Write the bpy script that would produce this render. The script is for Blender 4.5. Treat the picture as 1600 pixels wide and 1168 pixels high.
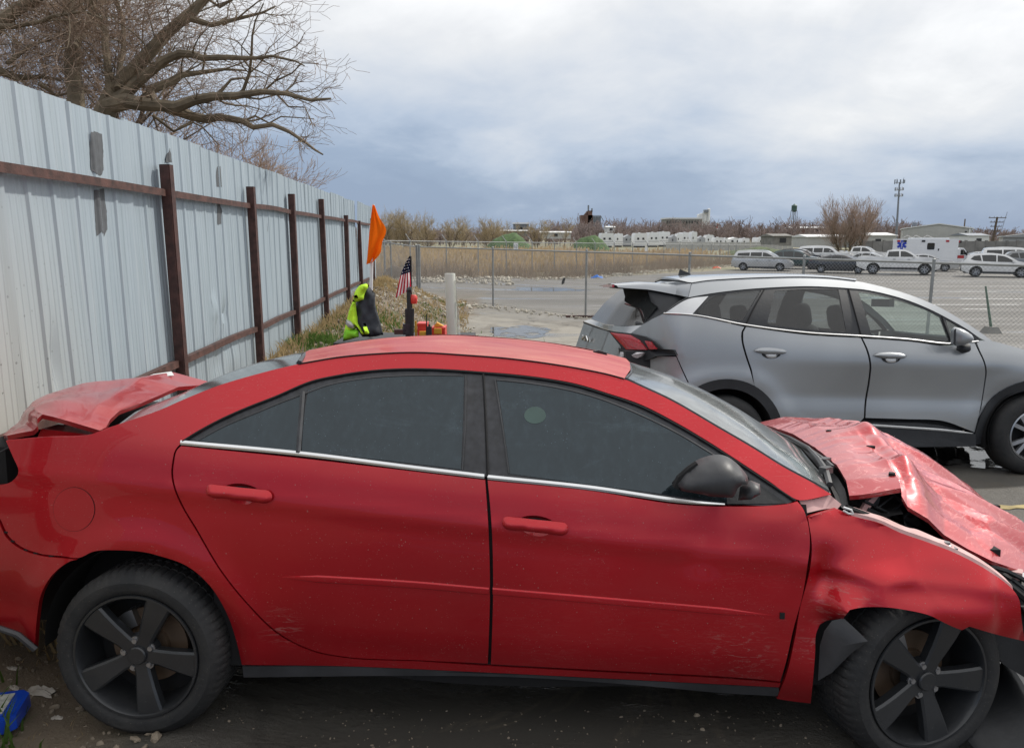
import bpy, bmesh, math, random
import numpy as np
from mathutils import Vector, Matrix, noise
from mathutils.geometry import delaunay_2d_cdt
R = math.radians
scene = bpy.context.scene
COL = scene.collection
for _o in list(bpy.data.objects):
    bpy.data.objects.remove(_o)
random.seed(7)

# ------------------------------------------------------------------ camera, sky, sun, exposure
PITCH = R(10.18); FPX = 1180.0; CAMZ = 1.82
cam_d = bpy.data.cameras.new('camera'); cam = bpy.data.objects.new('camera', cam_d); COL.objects.link(cam)
cam.location = (0, 0, CAMZ); cam.rotation_euler = (math.pi/2 - PITCH, 0, 0)
cam_d.sensor_width = 36; cam_d.lens = 36*FPX/1600; cam_d.clip_start = .05; cam_d.clip_end = 9000
scene.camera = cam
SUN_AZ, SUN_EL = R(58), R(44)          # azimuth from +Y towards +X
world = bpy.data.worlds.new('World'); scene.world = world; world.use_nodes = True
def build_world():
    nt = world.node_tree; nt.nodes.clear(); nn = nt.nodes.new; L = nt.links.new
    def math_(op, a, b=None, clamp=False):
        n = nn('ShaderNodeMath'); n.operation = op; n.use_clamp = clamp
        for i, v in enumerate((a, b)):
            if v is None: continue
            if isinstance(v, (int, float)): n.inputs[i].default_value = v
            else: L(v, n.inputs[i])
        return n.outputs[0]
    out = nn('ShaderNodeOutputWorld')
    sky = nn('ShaderNodeTexSky'); sky.sky_type = 'NISHITA'; sky.sun_disc = False
    sky.sun_elevation = SUN_EL; sky.sun_rotation = SUN_AZ; sky.air_density = 1.2; sky.dust_density = 2
    bsky = nn('ShaderNodeBackground'); bsky.inputs[1].default_value = .1; L(sky.outputs[0], bsky.inputs[0])
    tc = nn('ShaderNodeTexCoord'); sep = nn('ShaderNodeSeparateXYZ'); L(tc.outputs['Generated'], sep.inputs[0])
    X, Y, Z = sep.outputs
    zc = math_('MAXIMUM', Z, 0.0)
    den = math_('ADD', zc, .30)
    comb = nn('ShaderNodeCombineXYZ'); L(math_('DIVIDE', X, den), comb.inputs[0]); L(math_('DIVIDE', Y, den), comb.inputs[1])
    def cloud(scale, detail, rough, off, dist=.0):
        mp = nn('ShaderNodeMapping'); mp.inputs['Location'].default_value = off; L(comb.outputs[0], mp.inputs[0])
        n = nn('ShaderNodeTexNoise'); n.inputs['Scale'].default_value = scale; n.inputs['Detail'].default_value = detail
        n.inputs['Roughness'].default_value = rough; n.inputs['Distortion'].default_value = dist
        L(mp.outputs[0], n.inputs['Vector']); return n.outputs[0]
    n1 = cloud(1.15, 6, .55, (3.1, .4, 0), .35); n2 = cloud(3.4, 7, .58, (1.7, 5.2, 2), .3)
    # brighter toward the sun, darker slate blue band low over the horizon
    sx, sy, sz = math.sin(SUN_AZ)*math.cos(SUN_EL), math.cos(SUN_AZ)*math.cos(SUN_EL), math.sin(SUN_EL)
    dot = math_('ADD', math_('ADD', math_('MULTIPLY', X, sx), math_('MULTIPLY', Y, sy)), math_('MULTIPLY', Z, sz))
    base = math_('ADD', math_('MULTIPLY', math_('POWER', zc, .85), 2.5), .03)
    v = math_('ADD', base, math_('MULTIPLY', math_('SUBTRACT', n1, .5), 1.05))
    v = math_('ADD', v, math_('MULTIPLY', math_('SUBTRACT', n2, .5), .42))
    v = math_('ADD', v, math_('MULTIPLY', math_('SUBTRACT', dot, .60), .70), True)
    cr = nn('ShaderNodeValToRGB'); e = cr.color_ramp.elements
    e[0].position = 0; e[0].color = (.315, .408, .565, 1); e[1].position = 1; e[1].color = (1.15, 1.15, 1.15, 1)
    for p, c in ((.16, (.365, .463, .62)), (.32, (.51, .60, .74)), (.52, (.68, .735, .82)), (.74, (.86, .88, .91))):
        k = e.new(p); k.color = c + (1,)
    L(v, cr.inputs[0])
    bcl = nn('ShaderNodeBackground'); L(cr.outputs[0], bcl.inputs[0]); bcl.inputs[1].default_value = 1.0
    mx = nn('ShaderNodeMixShader'); mx.inputs[0].default_value = .93
    L(bsky.outputs[0], mx.inputs[1]); L(bcl.outputs[0], mx.inputs[2]); L(mx.outputs[0], out.inputs[0])
build_world()
sun_d = bpy.data.lights.new('sun', 'SUN'); sun_d.energy = 3.2; sun_d.angle = R(3); sun_d.color = (1, .95, .87)
sun = bpy.data.objects.new('sun', sun_d); COL.objects.link(sun)
_sd = Vector((math.sin(SUN_AZ)*math.cos(SUN_EL), math.cos(SUN_AZ)*math.cos(SUN_EL), math.sin(SUN_EL)))
sun.rotation_euler = (-_sd).to_track_quat('-Z', 'Y').to_euler()
vs = scene.view_settings; vs.view_transform = 'Standard'; vs.look = 'None'; vs.exposure = 0.0; vs.gamma = 1.0
vs.use_curve_mapping = False
scene.render.engine = 'CYCLES'
scene.cycles.max_bounces = 6; scene.cycles.transparent_max_bounces = 24
scene.cycles.use_denoising = True

# ------------------------------------------------------------------ materials
def new_mat(name):
    m = bpy.data.materials.new(name); m.use_nodes = True
    nt = m.node_tree
    return m, nt, nt.nodes['Principled BSDF']
def setp(b, **k):
    for kk, v in k.items(): b.inputs[kk.replace('_', ' ')].default_value = v
class NB:
    """short node helpers"""
    def __init__(s, nt): s.nt = nt
    def n(s, t, **k):
        o = s.nt.nodes.new(t)
        for kk, v in k.items(): setattr(o, kk, v)
        return o
    def l(s, a, b): s.nt.links.new(a, b)
    def coord(s, kind='Object', scale=(1, 1, 1), loc=(0, 0, 0)):
        if kind == 'Position': o = s.n('ShaderNodeNewGeometry').outputs['Position']
        else: o = s.n('ShaderNodeTexCoord').outputs[kind]
        mp = s.n('ShaderNodeMapping'); mp.inputs['Scale'].default_value = scale; mp.inputs['Location'].default_value = loc
        s.l(o, mp.inputs[0]); return mp.outputs[0]
    def noise(s, vec, scale, detail=4, rough=.55, dist=0):
        t = s.n('ShaderNodeTexNoise'); t.inputs['Scale'].default_value = scale; t.inputs['Detail'].default_value = detail
        t.inputs['Roughness'].default_value = rough; t.inputs['Distortion'].default_value = dist
        s.l(vec, t.inputs['Vector']); return t.outputs[0]
    def voro(s, vec, scale):
        t = s.n('ShaderNodeTexVoronoi'); t.inputs['Scale'].default_value = scale
        s.l(vec, t.inputs['Vector']); return t.outputs['Distance']
    def ramp(s, fac, *stops):
        r = s.n('ShaderNodeValToRGB'); e = r.color_ramp.elements
        while len(e) < len(stops): e.new(.5)
        for k, (p, c) in zip(e, stops):
            k.position = p; k.color = (c, c, c, 1) if isinstance(c, (int, float)) else tuple(c) + (1,)
        s.l(fac, r.inputs[0]); return r.outputs[0]
    def mix(s, fac, a, b):
        m = s.n('ShaderNodeMix', data_type='RGBA')
        for i, v in ((0, fac), (6, a), (7, b)):
            if isinstance(v, (int, float)): m.inputs[i].default_value = v
            elif isinstance(v, tuple): m.inputs[i].default_value = v + (1,)
            else: s.l(v, m.inputs[i])
        return m.outputs[2]
    def math(s, op, a, b=0.0, clamp=False):
        m = s.n('ShaderNodeMath', operation=op); m.use_clamp = clamp
        for i, v in enumerate((a, b)):
            if isinstance(v, (int, float)): m.inputs[i].default_value = v
            else: s.l(v, m.inputs[i])
        return m.outputs[0]
    def bump(s, h, strength=.3, dist=.01):
        b = s.n('ShaderNodeBump'); b.inputs['Strength'].default_value = strength; b.inputs['Distance'].default_value = dist
        s.l(h, b.inputs['Height']); return b.outputs[0]

def basic(name, col, rough=.5, metal=0.0, var=.18, scale=8, bump=0, coat=0, spec=.5):
    m, nt, b = new_mat(name); q = NB(nt)
    v = q.coord('Object')
    n = q.noise(v, scale, 5)
    c2 = tuple(min(1, c*(1+var)) for c in col); c1 = tuple(c*(1-var) for c in col)
    q.l(q.ramp(n, (.3, c1), (.7, c2)), b.inputs['Base Color'])
    setp(b, Roughness=rough, Metallic=metal)
    b.inputs['Coat Weight'].default_value = coat; b.inputs['Specular IOR Level'].default_value = spec
    if bump: q.l(q.bump(q.noise(v, scale*6, 4), bump, .02), b.inputs['Normal'])
    return m

def car_paint(name, col, dust=.25, coat=1.0, metal=0.0, rough=.35, coat_rough=.06, dust_col=(.42, .36, .32), specks=True, scrapes=(), fade_sheen=0.0, fade_sheen_col=(.62, .42, .38), ripple=.05):
    m, nt, b = new_mat(name); q = NB(nt)
    v = q.coord('Object')
    blotch = q.noise(v, 3.0, 6, .6, .4)
    fine = q.noise(v, 55, 3, .7)
    lowz = q.n('ShaderNodeSeparateXYZ'); q.l(v, lowz.inputs[0])
    low = q.math('MULTIPLY', q.math('SUBTRACT', .62, lowz.outputs[2]), 1.1, True)     # road dirt thrown up on the lower body
    d = q.math('MULTIPLY', q.ramp(blotch, (.35, 0.0), (.75, 1.0)), dust)
    d = q.math('ADD', d, q.math('MULTIPLY', low, dust*1.3))
    d = q.math('MULTIPLY', d, q.ramp(fine, (.25, .55), (.75, 1.0)), True)
    if fade_sheen:  # pale streaks: faded paint, with sky sheen put into the colour
        st = q.noise(q.coord('Object', (1.2, 3.5, 1.2), (4, 1, 2)), 1.6, 8, .65, .8)
        d = q.math('ADD', d, q.math('MULTIPLY', q.ramp(st, (.38, 0.0), (.66, 1.0)), fade_sheen), True)
    if specks:
        sp = q.voro(v, 38)
        big = q.noise(v, 26, 2)
        s_ = q.math('MULTIPLY', q.math('LESS_THAN', sp, .085), q.math('GREATER_THAN', big, .52))
        sp2 = q.math('LESS_THAN', q.voro(q.coord('Object', (1, 1, 1), (7, 3, 5)), 110), .13)
        sp2 = q.math('MULTIPLY', sp2, q.math('GREATER_THAN', q.noise(v, 5, 3), .47))
        sp2 = q.math('MULTIPLY', sp2, q.math('GREATER_THAN', q.noise(v, 40, 1), .50))
        d = q.math('ADD', d, q.math('MULTIPLY', q.math('ADD', s_, sp2, True), .55), True)
        sc = q.noise(q.coord('Object', (2.5, 2.5, 26), (1, 2, 3)), 2.2, 2, .5, 2.5)      # faint scratches
        line = q.ramp(sc, (.494, 0.0), (.5, 1.0), (.506, 0.0))
        line = q.math('MULTIPLY', line, q.math('GREATER_THAN', q.noise(v, 2.1, 2), .56))
        d = q.math('ADD', d, q.math('MULTIPLY', line, .28), True)
    for (cs, cz, r_, amt) in scrapes:
        dv = q.n('ShaderNodeVectorMath', operation='DISTANCE'); flat = q.n('ShaderNodeCombineXYZ'); sx_ = q.n('ShaderNodeSeparateXYZ'); q.l(v, sx_.inputs[0])
        q.l(sx_.outputs[0], flat.inputs[0]); q.l(sx_.outputs[2], flat.inputs[2]); q.l(flat.outputs[0], dv.inputs[0]); dv.inputs[1].default_value = (cs, 0, cz)
        near_ = q.ramp(q.math('DIVIDE', dv.outputs['Value'], r_), (.2, 1.0), (1.0, 0.0))
        rough_ = q.ramp(q.noise(q.coord('Object', (9, 9, 40), (cs, 0, cz)), 1.6, 6, .7, 1.4), (.54, 0.0), (.60, 1.0))
        d = q.math('ADD', d, q.math('MULTIPLY', q.math('MULTIPLY', near_, rough_), amt), True)
    base = q.mix(q.ramp(q.noise(v, 1.1, 2), (.3, 0.0), (.7, 1.0)), tuple(c*.85 for c in col), tuple(min(1, c*1.1) for c in col))
    q.l(q.mix(d, base, dust_col if not fade_sheen else fade_sheen_col), b.inputs['Base Color'])
    rr = q.math('ADD', q.math('MULTIPLY', d, .45), rough); q.l(rr, b.inputs['Roughness'])
    b.inputs['Metallic'].default_value = metal
    cw = q.math('MULTIPLY', q.math('SUBTRACT', 1.0, d, True), coat); q.l(cw, b.inputs['Coat Weight'])
    q.l(q.math('ADD', q.math('MULTIPLY', d, .3), coat_rough), b.inputs['Coat Roughness'])
    if ripple:
        bn = q.bump(q.noise(v, 2.6, 2, .4), ripple, .12)
        q.l(bn, b.inputs['Normal']); q.l(bn, b.inputs['Coat Normal'])
    return m

def leafy(name, col, var=.3, scale=1.0, trans=.5):
    """thin stalks and blades: light comes through as well as off them"""
    m, nt, b = new_mat(name); q = NB(nt); nt.nodes.remove(b); out = nt.nodes['Material Output']
    c = q.ramp(q.noise(q.coord('Object'), scale, 4), (.3, tuple(x*(1-var) for x in col)), (.7, tuple(min(1, x*(1+var)) for x in col)))
    d = q.n('ShaderNodeBsdfDiffuse'); t = q.n('ShaderNodeBsdfTranslucent'); mx = q.n('ShaderNodeMixShader'); mx.inputs[0].default_value = trans
    q.l(c, d.inputs[0]); q.l(c, t.inputs[0]); q.l(d.outputs[0], mx.inputs[1]); q.l(t.outputs[0], mx.inputs[2]); q.l(mx.outputs[0], out.inputs[0])
    return m
def tint_glass(name, tint, rough=.03, dirt=.12, dirt_col=(.32, .34, .33), see=1.0, gtint=(1, 1, 1), streaky=0.0):
    """thin tinted pane: see-through by `see`, mirror reflection, dusty film"""
    m, nt, b = new_mat(name); q = NB(nt); nt.nodes.remove(b)
    out = nt.nodes['Material Output']
    tr = q.n('ShaderNodeBsdfTransparent'); tr.inputs[0].default_value = tint + (1,)
    df = q.n('ShaderNodeBsdfDiffuse'); v = q.coord('Object')
    n = q.noise(q.coord('Object', (6, 6, 1.6)), 2.4, 7, .65, .5)
    sp = q.math('LESS_THAN', q.voro(v, 60), .1)
    f = q.math('MULTIPLY', q.ramp(n, (.3, .35), (.7, 1.0)), dirt)
    if streaky:
        f = q.math('ADD', f, q.math('MULTIPLY', q.ramp(q.noise(q.coord('Object', (30, 30, 2.2), (2, 5, 1)), 1.5, 5, .7), (.5, 0.0), (.72, 1.0)), streaky), True)
        f = q.math('ADD', f, q.math('MULTIPLY', q.ramp(q.noise(q.coord('Object', (1.4, 1.4, 4.5), (6, 1, 9)), 1.9, 8, .75, .6), (.54, 0.0), (.66, 1.0)), streaky*1.6), True)
    f = q.math('ADD', f, q.math('MULTIPLY', q.math('MULTIPLY', sp, q.math('GREATER_THAN', q.noise(v, 7, 2), .5)), .3), True)
    df.inputs[0].default_value = dirt_col + (1,)
    body = q.n('ShaderNodeMixShader'); 
    dk = q.n('ShaderNodeBsdfDiffuse'); dk.inputs[0].default_value = tuple(c*.10 for c in tint) + (1,)
    b0 = q.n('ShaderNodeMixShader'); b0.inputs[0].default_value = see; q.l(dk.outputs[0], b0.inputs[1]); q.l(tr.outputs[0], b0.inputs[2])
    q.l(f, body.inputs[0]); q.l(b0.outputs[0], body.inputs[1]); q.l(df.outputs[0], body.inputs[2])
    gl = q.n('ShaderNodeBsdfGlossy'); gl.inputs['Roughness'].default_value = rough; gl.inputs[0].default_value = gtint + (1,)
    lw = q.n('ShaderNodeLayerWeight'); lw.inputs[0].default_value = .5
    fr = q.math('ADD', q.math('MULTIPLY', q.math('POWER', lw.outputs['Facing'], 4.5), .93), .055, True)
    mx = q.n('ShaderNodeMixShader'); q.l(fr, mx.inputs[0]); q.l(body.outputs[0], mx.inputs[1]); q.l(gl.outputs[0], mx.inputs[2])
    q.l(mx.outputs[0], out.inputs[0])
    return m

# ------------------------------------------------------------------ object helpers
def link(name, me, parent=None, mat=None, label=None, kind=None, loc=None):
    o = bpy.data.objects.new(name, me); COL.objects.link(o)
    if parent is not None: o.parent = parent
    if mat is not None and me is not None and not me.materials: me.materials.append(mat)
    if label: o['label'] = label
    if kind: o['kind'] = kind
    if loc is not None: o.location = loc
    return o
def tag(o, label, cat, group=None, kind=None):
    o['label'] = label; o['category'] = cat
    if group: o['group'] = group
    if kind: o['kind'] = kind
    return o
def empty(name, mat4=None, loc=None, rz=0):
    o = bpy.data.objects.new(name, None); COL.objects.link(o); o.empty_display_size = .2
    if mat4 is not None: o.matrix_world = mat4
    if loc is not None: o.location = loc; o.rotation_euler = (0, 0, rz)
    return o
def mk(name, verts, faces, mats=None, fm=None, smooth=True, angle=40):
    me = bpy.data.meshes.new(name)
    me.from_pydata([tuple(v) for v in verts], [], faces)
    for m in (mats or []): me.materials.append(m)
    if fm is not None: me.polygons.foreach_set('material_index', fm)
    if smooth:
        me.polygons.foreach_set('use_smooth', [True]*len(me.polygons))
        me.set_sharp_from_angle(angle=R(angle))
    me.update()
    return me
def copy_tree(o, parent=None):
    c = o.copy(); COL.objects.link(c)
    if parent is not None: c.parent = parent
    for ch in list(o.children): copy_tree(ch, c)
    return c
class MB:
    """collects shapes for one mesh"""
    def __init__(s): s.v = []; s.f = []; s.m = []
    def add(s, vs, fs, mi=0):
        b = len(s.v); s.v += [tuple(v) for v in vs]; s.f += [[i+b for i in f] for f in fs]; s.m += [mi]*len(fs); return s
    def box(s, c, d, rz=0, mi=0, M=None):
        x, y, z = d[0]/2, d[1]/2, d[2]/2
        vs = [Vector((sx*x, sy*y, sz*z)) for sx in (-1, 1) for sy in (-1, 1) for sz in (-1, 1)]
        mm = Matrix.Rotation(rz, 3, 'Z') if M is None else M
        vs = [mm @ v + Vector(c) for v in vs]
        return s.add(vs, [[0, 1, 3, 2], [4, 6, 7, 5], [0, 4, 5, 1], [2, 3, 7, 6], [0, 2, 6, 4], [1, 5, 7, 3]], mi)
    def tube(s, pts, rad, n=6, mi=0, cap=True):
        pts = [Vector(p) for p in pts]; k = len(pts)
        if isinstance(rad, (int, float)): rad = [rad]*k
        vs, fs = [], []
        up = None
        for i, p in enumerate(pts):
            d = (pts[min(i+1, k-1)] - pts[max(i-1, 0)])
            d = d.normalized() if d.length > 1e-9 else Vector((0, 0, 1))
            if up is None: up = d.orthogonal().normalized()
            else:
                up = up - d*up.dot(d)
                up = up.normalized() if up.length > 1e-6 else d.orthogonal().normalized()
            w = d.cross(up)
            for j in range(n):
                a = 2*math.pi*j/n
                vs.append(p + (up*math.cos(a) + w*math.sin(a))*rad[i])
        for i in range(k-1):
            for j in range(n):
                fs.append([i*n+j, i*n+(j+1) % n, (i+1)*n+(j+1) % n, (i+1)*n+j])
        if cap: fs.append(list(range(n))[::-1]); fs.append([(k-1)*n+j for j in range(n)])
        return s.add(vs, fs, mi)
    def lathe(s, prof, n=32, axis='z', c=(0, 0, 0), mi=0, a0=0, a1=2*math.pi):
        """prof = [(radius, height)]"""
        full = abs(a1-a0-2*math.pi) < 1e-6; m = n if full else n+1
        vs, fs = [], []
        for r_, h in prof:
            for j in range(m):
                a = a0 + (a1-a0)*j/n; x, y = r_*math.cos(a), r_*math.sin(a)
                vs.append({'z': (x, y, h), 'y': (x, h, y), 'x': (h, x, y)}[axis])
        vs = [Vector(v)+Vector(c) for v in vs]
        for i in range(len(prof)-1):
            for j in range(n):
                j2 = (j+1) % m
                q = [i*m+j, i*m+j2, (i+1)*m+j2, (i+1)*m+j]
                fs.append(q if axis != 'y' else q[::-1])
        return s.add(vs, fs, mi)
    def prism(s, poly, h0, h1, axis='z', mi=0, M=None):
        """convex-ish polygon extruded"""
        n = len(poly)
        def P(p, h): return {'z': (p[0], p[1], h), 'y': (p[0], h, p[1]), 'x': (h, p[0], p[1])}[axis]
        vs = [Vector(P(p, h0)) for p in poly] + [Vector(P(p, h1)) for p in poly]
        if M is not None: vs = [M @ v for v in vs]
        fs = [list(range(n))[::-1], [n+i for i in range(n)]] + [[i, (i+1) % n, n+(i+1) % n, n+i] for i in range(n)]
        return s.add(vs, fs, mi)
    def quad(s, a, b, c, d, mi=0): return s.add([a, b, c, d], [[0, 1, 2, 3]], mi)
    def mesh(s, name, mats, smooth=True, angle=40): return mk(name, s.v, s.f, mats if isinstance(mats, (list, tuple)) else [mats], s.m, smooth, angle)
    def build(s, name, mats, parent=None, smooth=True, angle=40, **k): return link(name, s.mesh(name, mats, smooth, angle), parent, **k)
def fix_normals(me):
    bm = bmesh.new(); bm.from_mesh(me); bmesh.ops.recalc_face_normals(bm, faces=bm.faces); bm.to_mesh(me); bm.free()

# ------------------------------------------------------------------ from the photograph's rays to points in the place
def ray(x, y):
    u = (x-800)/FPX; w = (584-y)/FPX
    return Vector((u, math.cos(PITCH)+w*math.sin(PITCH), w*math.cos(PITCH)-math.sin(PITCH)))
def W(x, y, Y):
    d = ray(x, y); return Vector((0, 0, CAMZ)) + d*(Y/d.y)
class Frame:
    """a car's own axes: s forward, t inward from its near side, z up"""
    def __init__(s, o, yaw, slope):
        s.o = Vector(o); e = Vector((math.cos(yaw), math.sin(yaw), 0)); n = Vector((-math.sin(yaw), math.cos(yaw), -slope)).normalized()
        e = (e - n*e.dot(n)).normalized(); u = e.cross(n)
        s.R = Matrix((e, n, u)); s.c = s.R @ (Vector((0, 0, CAMZ)) - s.o)
    def m4(s):
        m = s.R.transposed().to_4x4(); m.translation = s.o; return m
    def t(s, x, y, t):
        d = s.R @ ray(x, y); return s.c + d*((t - s.c.y)/d.y)
    def S(s, x, y, fn):
        d = s.R @ ray(x, y); k = (-.35 - s.c.y)/d.y; dk = .012/d.y
        f = lambda k: (s.c.y + d.y*k) - fn(s.c.x + d.x*k, s.c.z + d.z*k)
        for _ in range(160):
            if f(k+dk) > 0: break
            k += dk
        a, b = k, k+dk
        for _ in range(24):
            m = (a+b)/2
            if f(m) > 0: b = m
            else: a = m
        return s.c + d*((a+b)/2)
def crom(pts, step=6.0, closed=False, corner=38):
    """dense curve through the points; sharp turns stay corners"""
    P = [np.array(p, float) for p in pts]; n = len(P); out = []
    def ang(i):
        a, b, c = P[(i-1) % n], P[i], P[(i+1) % n]
        u, v = (b-a)[:2], (c-b)[:2]
        return math.degrees(math.acos(max(-1, min(1, u.dot(v)/(np.linalg.norm(u)*np.linalg.norm(v)+1e-9)))))
    cor = [(not closed and i in (0, n-1)) or ang(i) > corner for i in range(n)]
    for i in range(n if closed else n-1):
        p1, p2 = P[i], P[(i+1) % n]
        L_ = np.linalg.norm((p2-p1)[:2])
        p0 = P[(i-1) % n] if not cor[i] else p1 - (p2-p1)
        p3 = P[(i+2) % n] if not cor[(i+1) % n] else p2 + (p2-p1)
        l0 = np.linalg.norm((p1-p0)[:2])+1e-9; l3 = np.linalg.norm((p3-p2)[:2])+1e-9
        m1 = ((p1-p0)/l0 + (p2-p1)/(L_+1e-9))*.5*L_; m2 = ((p3-p2)/l3 + (p2-p1)/(L_+1e-9))*.5*L_
        k = max(1, int(round(L_/step)))
        for j in range(k):
            u = j/k
            out.append((2*u**3-3*u**2+1)*p1 + (u**3-2*u**2+u)*m1 + (-2*u**3+3*u**2)*p2 + (u**3-u**2)*m2)
    if not closed: out.append(P[-1])
    return out
def inside(loop, pts):
    L_ = np.asarray(loop); p = np.asarray(pts); x, y = p[:, 0], p[:, 1]; r = np.zeros(len(p), bool)
    x1, y1 = L_[:, 0], L_[:, 1]; x2, y2 = np.roll(x1, -1), np.roll(y1, -1)
    for a, b, c, d in zip(x1, y1, x2, y2):
        if b == d: continue
        k = ((b > y) != (d > y)) & (x < (c-a)*(y-b)/(d-b)+a); r ^= k
    return r
def seg_dist(loop, pts):
    L_ = np.asarray(loop); p = np.asarray(pts)[:, None, :]; a = L_[None]; b = np.roll(L_, -1, 0)[None]
    ab = b-a; t = np.clip(((p-a)*ab).sum(2)/((ab**2).sum(2)+1e-12), 0, 1)
    return np.sqrt((((a+ab*t[..., None])-p)**2).sum(2).min(1))
def tri_poly(loop, h, holes=()):
    loop = [tuple(map(float, p[:2])) for p in loop]
    allp = list(loop); edges = [(i, (i+1) % len(loop)) for i in range(len(loop))]
    for hl in holes:
        b = len(allp); allp += [tuple(map(float, p[:2])) for p in hl]; edges += [(b+i, b+(i+1) % len(hl)) for i in range(len(hl))]
    A = np.array(loop); mn, mx = A.min(0), A.max(0)
    g = []
    ny = int((mx[1]-mn[1])/(h*.87))+1
    for j in range(ny+1):
        for i in range(int((mx[0]-mn[0])/h)+2): g.append((mn[0]+(i+(j % 2)*.5)*h, mn[1]+j*h*.87))
    g = np.array(g); keep = inside(loop, g) & (seg_dist(loop, g) > h*.55)
    for hl in holes: keep &= ~inside(hl, g) & (seg_dist(hl, g) > h*.55)
    allp += [tuple(p) for p in g[keep]]
    vo, eo, fo, *_ = delaunay_2d_cdt([Vector(p) for p in allp], edges, [], 0, 1e-5)
    V = np.array([tuple(v) for v in vo]); F = [list(f) for f in fo]
    cen = np.array([V[f].mean(0) for f in F]); ok = inside(loop, cen)
    for hl in holes: ok &= ~inside(hl, cen)
    return V, [f for f, k in zip(F, ok) if k]
def sheet(name, loop, fn, h, mat, parent, thick=.014, holes=(), mirror=None, angle=50, **k):
    """a pressed panel: flat outline (s,z) laid on the surface t=fn(s,z), with a turned-in edge"""
    V, F = tri_poly(loop, h, holes)
    vs = [(s, fn(s, z), z) for s, z in V]; fs = []
    for f in F:
        a, b, c = (V[i] for i in f[:3])
        cr_ = (b[0]-a[0])*(c[1]-a[1])-(b[1]-a[1])*(c[0]-a[0])
        fs.append(f if cr_ > 0 else f[::-1])         # normals towards -t
    if thick:
        cnt = {}
        for f in fs:
            for i in range(len(f)):
                cnt.setdefault(frozenset((f[i], f[(i+1) % len(f)])), []).append((f[i], f[(i+1) % len(f)]))
        for e in cnt.values():
            if len(e) == 1:
                a, b = e[0]; n0 = len(vs)
                pa, pb = vs[a], vs[b]
                vs += [pa, pb, (pb[0], pb[1]+thick, pb[2]), (pa[0], pa[1]+thick, pa[2])]; fs.append([n0+1, n0, n0+3, n0+2])
    me = mk(name, vs, fs, [mat], None, True, angle)
    o = link(name, me, parent, **k)
    if mirror is not None:
        me2 = mk(name, [(x, 2*mirror-y, z) for x, y, z in vs], [f[::-1] for f in fs], [mat], None, True, angle)
        link(name, me2, parent if mirror_parent is None else mirror_parent)
    return o
mirror_parent = None
def resample(P, n):
    P = [Vector(p) for p in P]; L_ = [0]
    for a, b in zip(P, P[1:]): L_.append(L_[-1]+(b-a).length)
    out = []
    for i in range(n):
        d = L_[-1]*i/(n-1); j = 0
        while j < len(P)-2 and L_[j+1] < d: j += 1
        t = (d-L_[j])/max(1e-9, L_[j+1]-L_[j]); out.append(P[j].lerp(P[j+1], min(1, t)))
    return out
def coons(Nc, Fc, Lc, Rc, nu, nv, disp=None):
    """surface spanned by four border curves: Nc and Fc run along u, Lc and Rc along v"""
    Nn, Ff, Ll, Rr = resample(Nc, nu), resample(Fc, nu), resample(Lc, nv), resample(Rc, nv)
    vs = []
    for j in range(nv):
        v = j/(nv-1)
        for i in range(nu):
            u = i/(nu-1)
            p = Nn[i]*(1-v)+Ff[i]*v + Ll[j]*(1-u)+Rr[j]*u - (Nn[0]*(1-u)*(1-v)+Nn[-1]*u*(1-v)+Ff[0]*(1-u)*v+Ff[-1]*u*v)
            if disp: p = p + Vector(disp(u, v, p))
            vs.append(p)
    fs = [[j*nu+i, j*nu+i+1, (j+1)*nu+i+1, (j+1)*nu+i] for j in range(nv-1) for i in range(nu-1)]
    return vs, fs
def patch(name, N_, F_, L_, R_, nu, nv, mat, parent, disp=None, skirt=0.0, angle=40, **k):
    vs, fs = coons(N_, F_, L_, R_, nu, nv, disp)
    if skirt:
        border = [i for i in range(nu)] + [j*nu+nu-1 for j in range(1, nv)] + [(nv-1)*nu+i for i in range(nu-2, -1, -1)] + [j*nu for j in range(nv-2, 0, -1)]
        b = len(vs); n = len(border); cen = sum((Vector(v) for v in vs), Vector())/len(vs)
        for i in border:
            p = Vector(vs[i]); q = p + (cen-p).normalized()*.006; vs.append(p); vs.append(Vector((q.x, q.y, q.z-skirt)))
        for i in range(n):
            j = (i+1) % n; fs.append([b+2*i, b+2*i+1, b+2*j+1, b+2*j])
    me = mk(name, vs, fs, [mat], None, True, angle)
    return link(name, me, parent, **k)
def pillow(name, loop, t0, depth, h, mat, parent, both=True, power=.5, back=None, fn=None, angle=60, **k):
    """rounded solid with the outline (s,z): swells towards -t by depth"""
    V, F = tri_poly(loop, h)
    d = seg_dist(loop, V); dm = d.max()
    sw = [(1-(1-min(1, x/dm))**2)**power for x in d]
    base = fn or (lambda s, z: t0)
    vs = [(p[0], base(p[0], p[1])-depth*w, p[1]) for p, w in zip(V, sw)]
    fs = []
    for f in F:
        a, b, c = (V[i] for i in f[:3])
        fs.append(f if (b[0]-a[0])*(c[1]-a[1])-(b[1]-a[1])*(c[0]-a[0]) > 0 else f[::-1])
    if both:
        n = len(vs); bk = depth*.5 if back is None else back
        bd = [x < 1e-6 for x in d]
        idx = list(range(n))
        for i, (p, w) in enumerate(zip(V, sw)):
            if bd[i]: idx[i] = i
            else: idx[i] = len(vs); vs.append((p[0], base(p[0], p[1])+bk*w, p[1]))
        fs += [[idx[i] for i in f][::-1] for f in fs[:]]
    return link(name, mk(name, vs, fs, [mat], None, True, angle), parent, **k)
def sstep(a, b, x):
    t = max(0.0, min(1.0, (x-a)/(b-a))); return t*t*(3-2*t)
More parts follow.
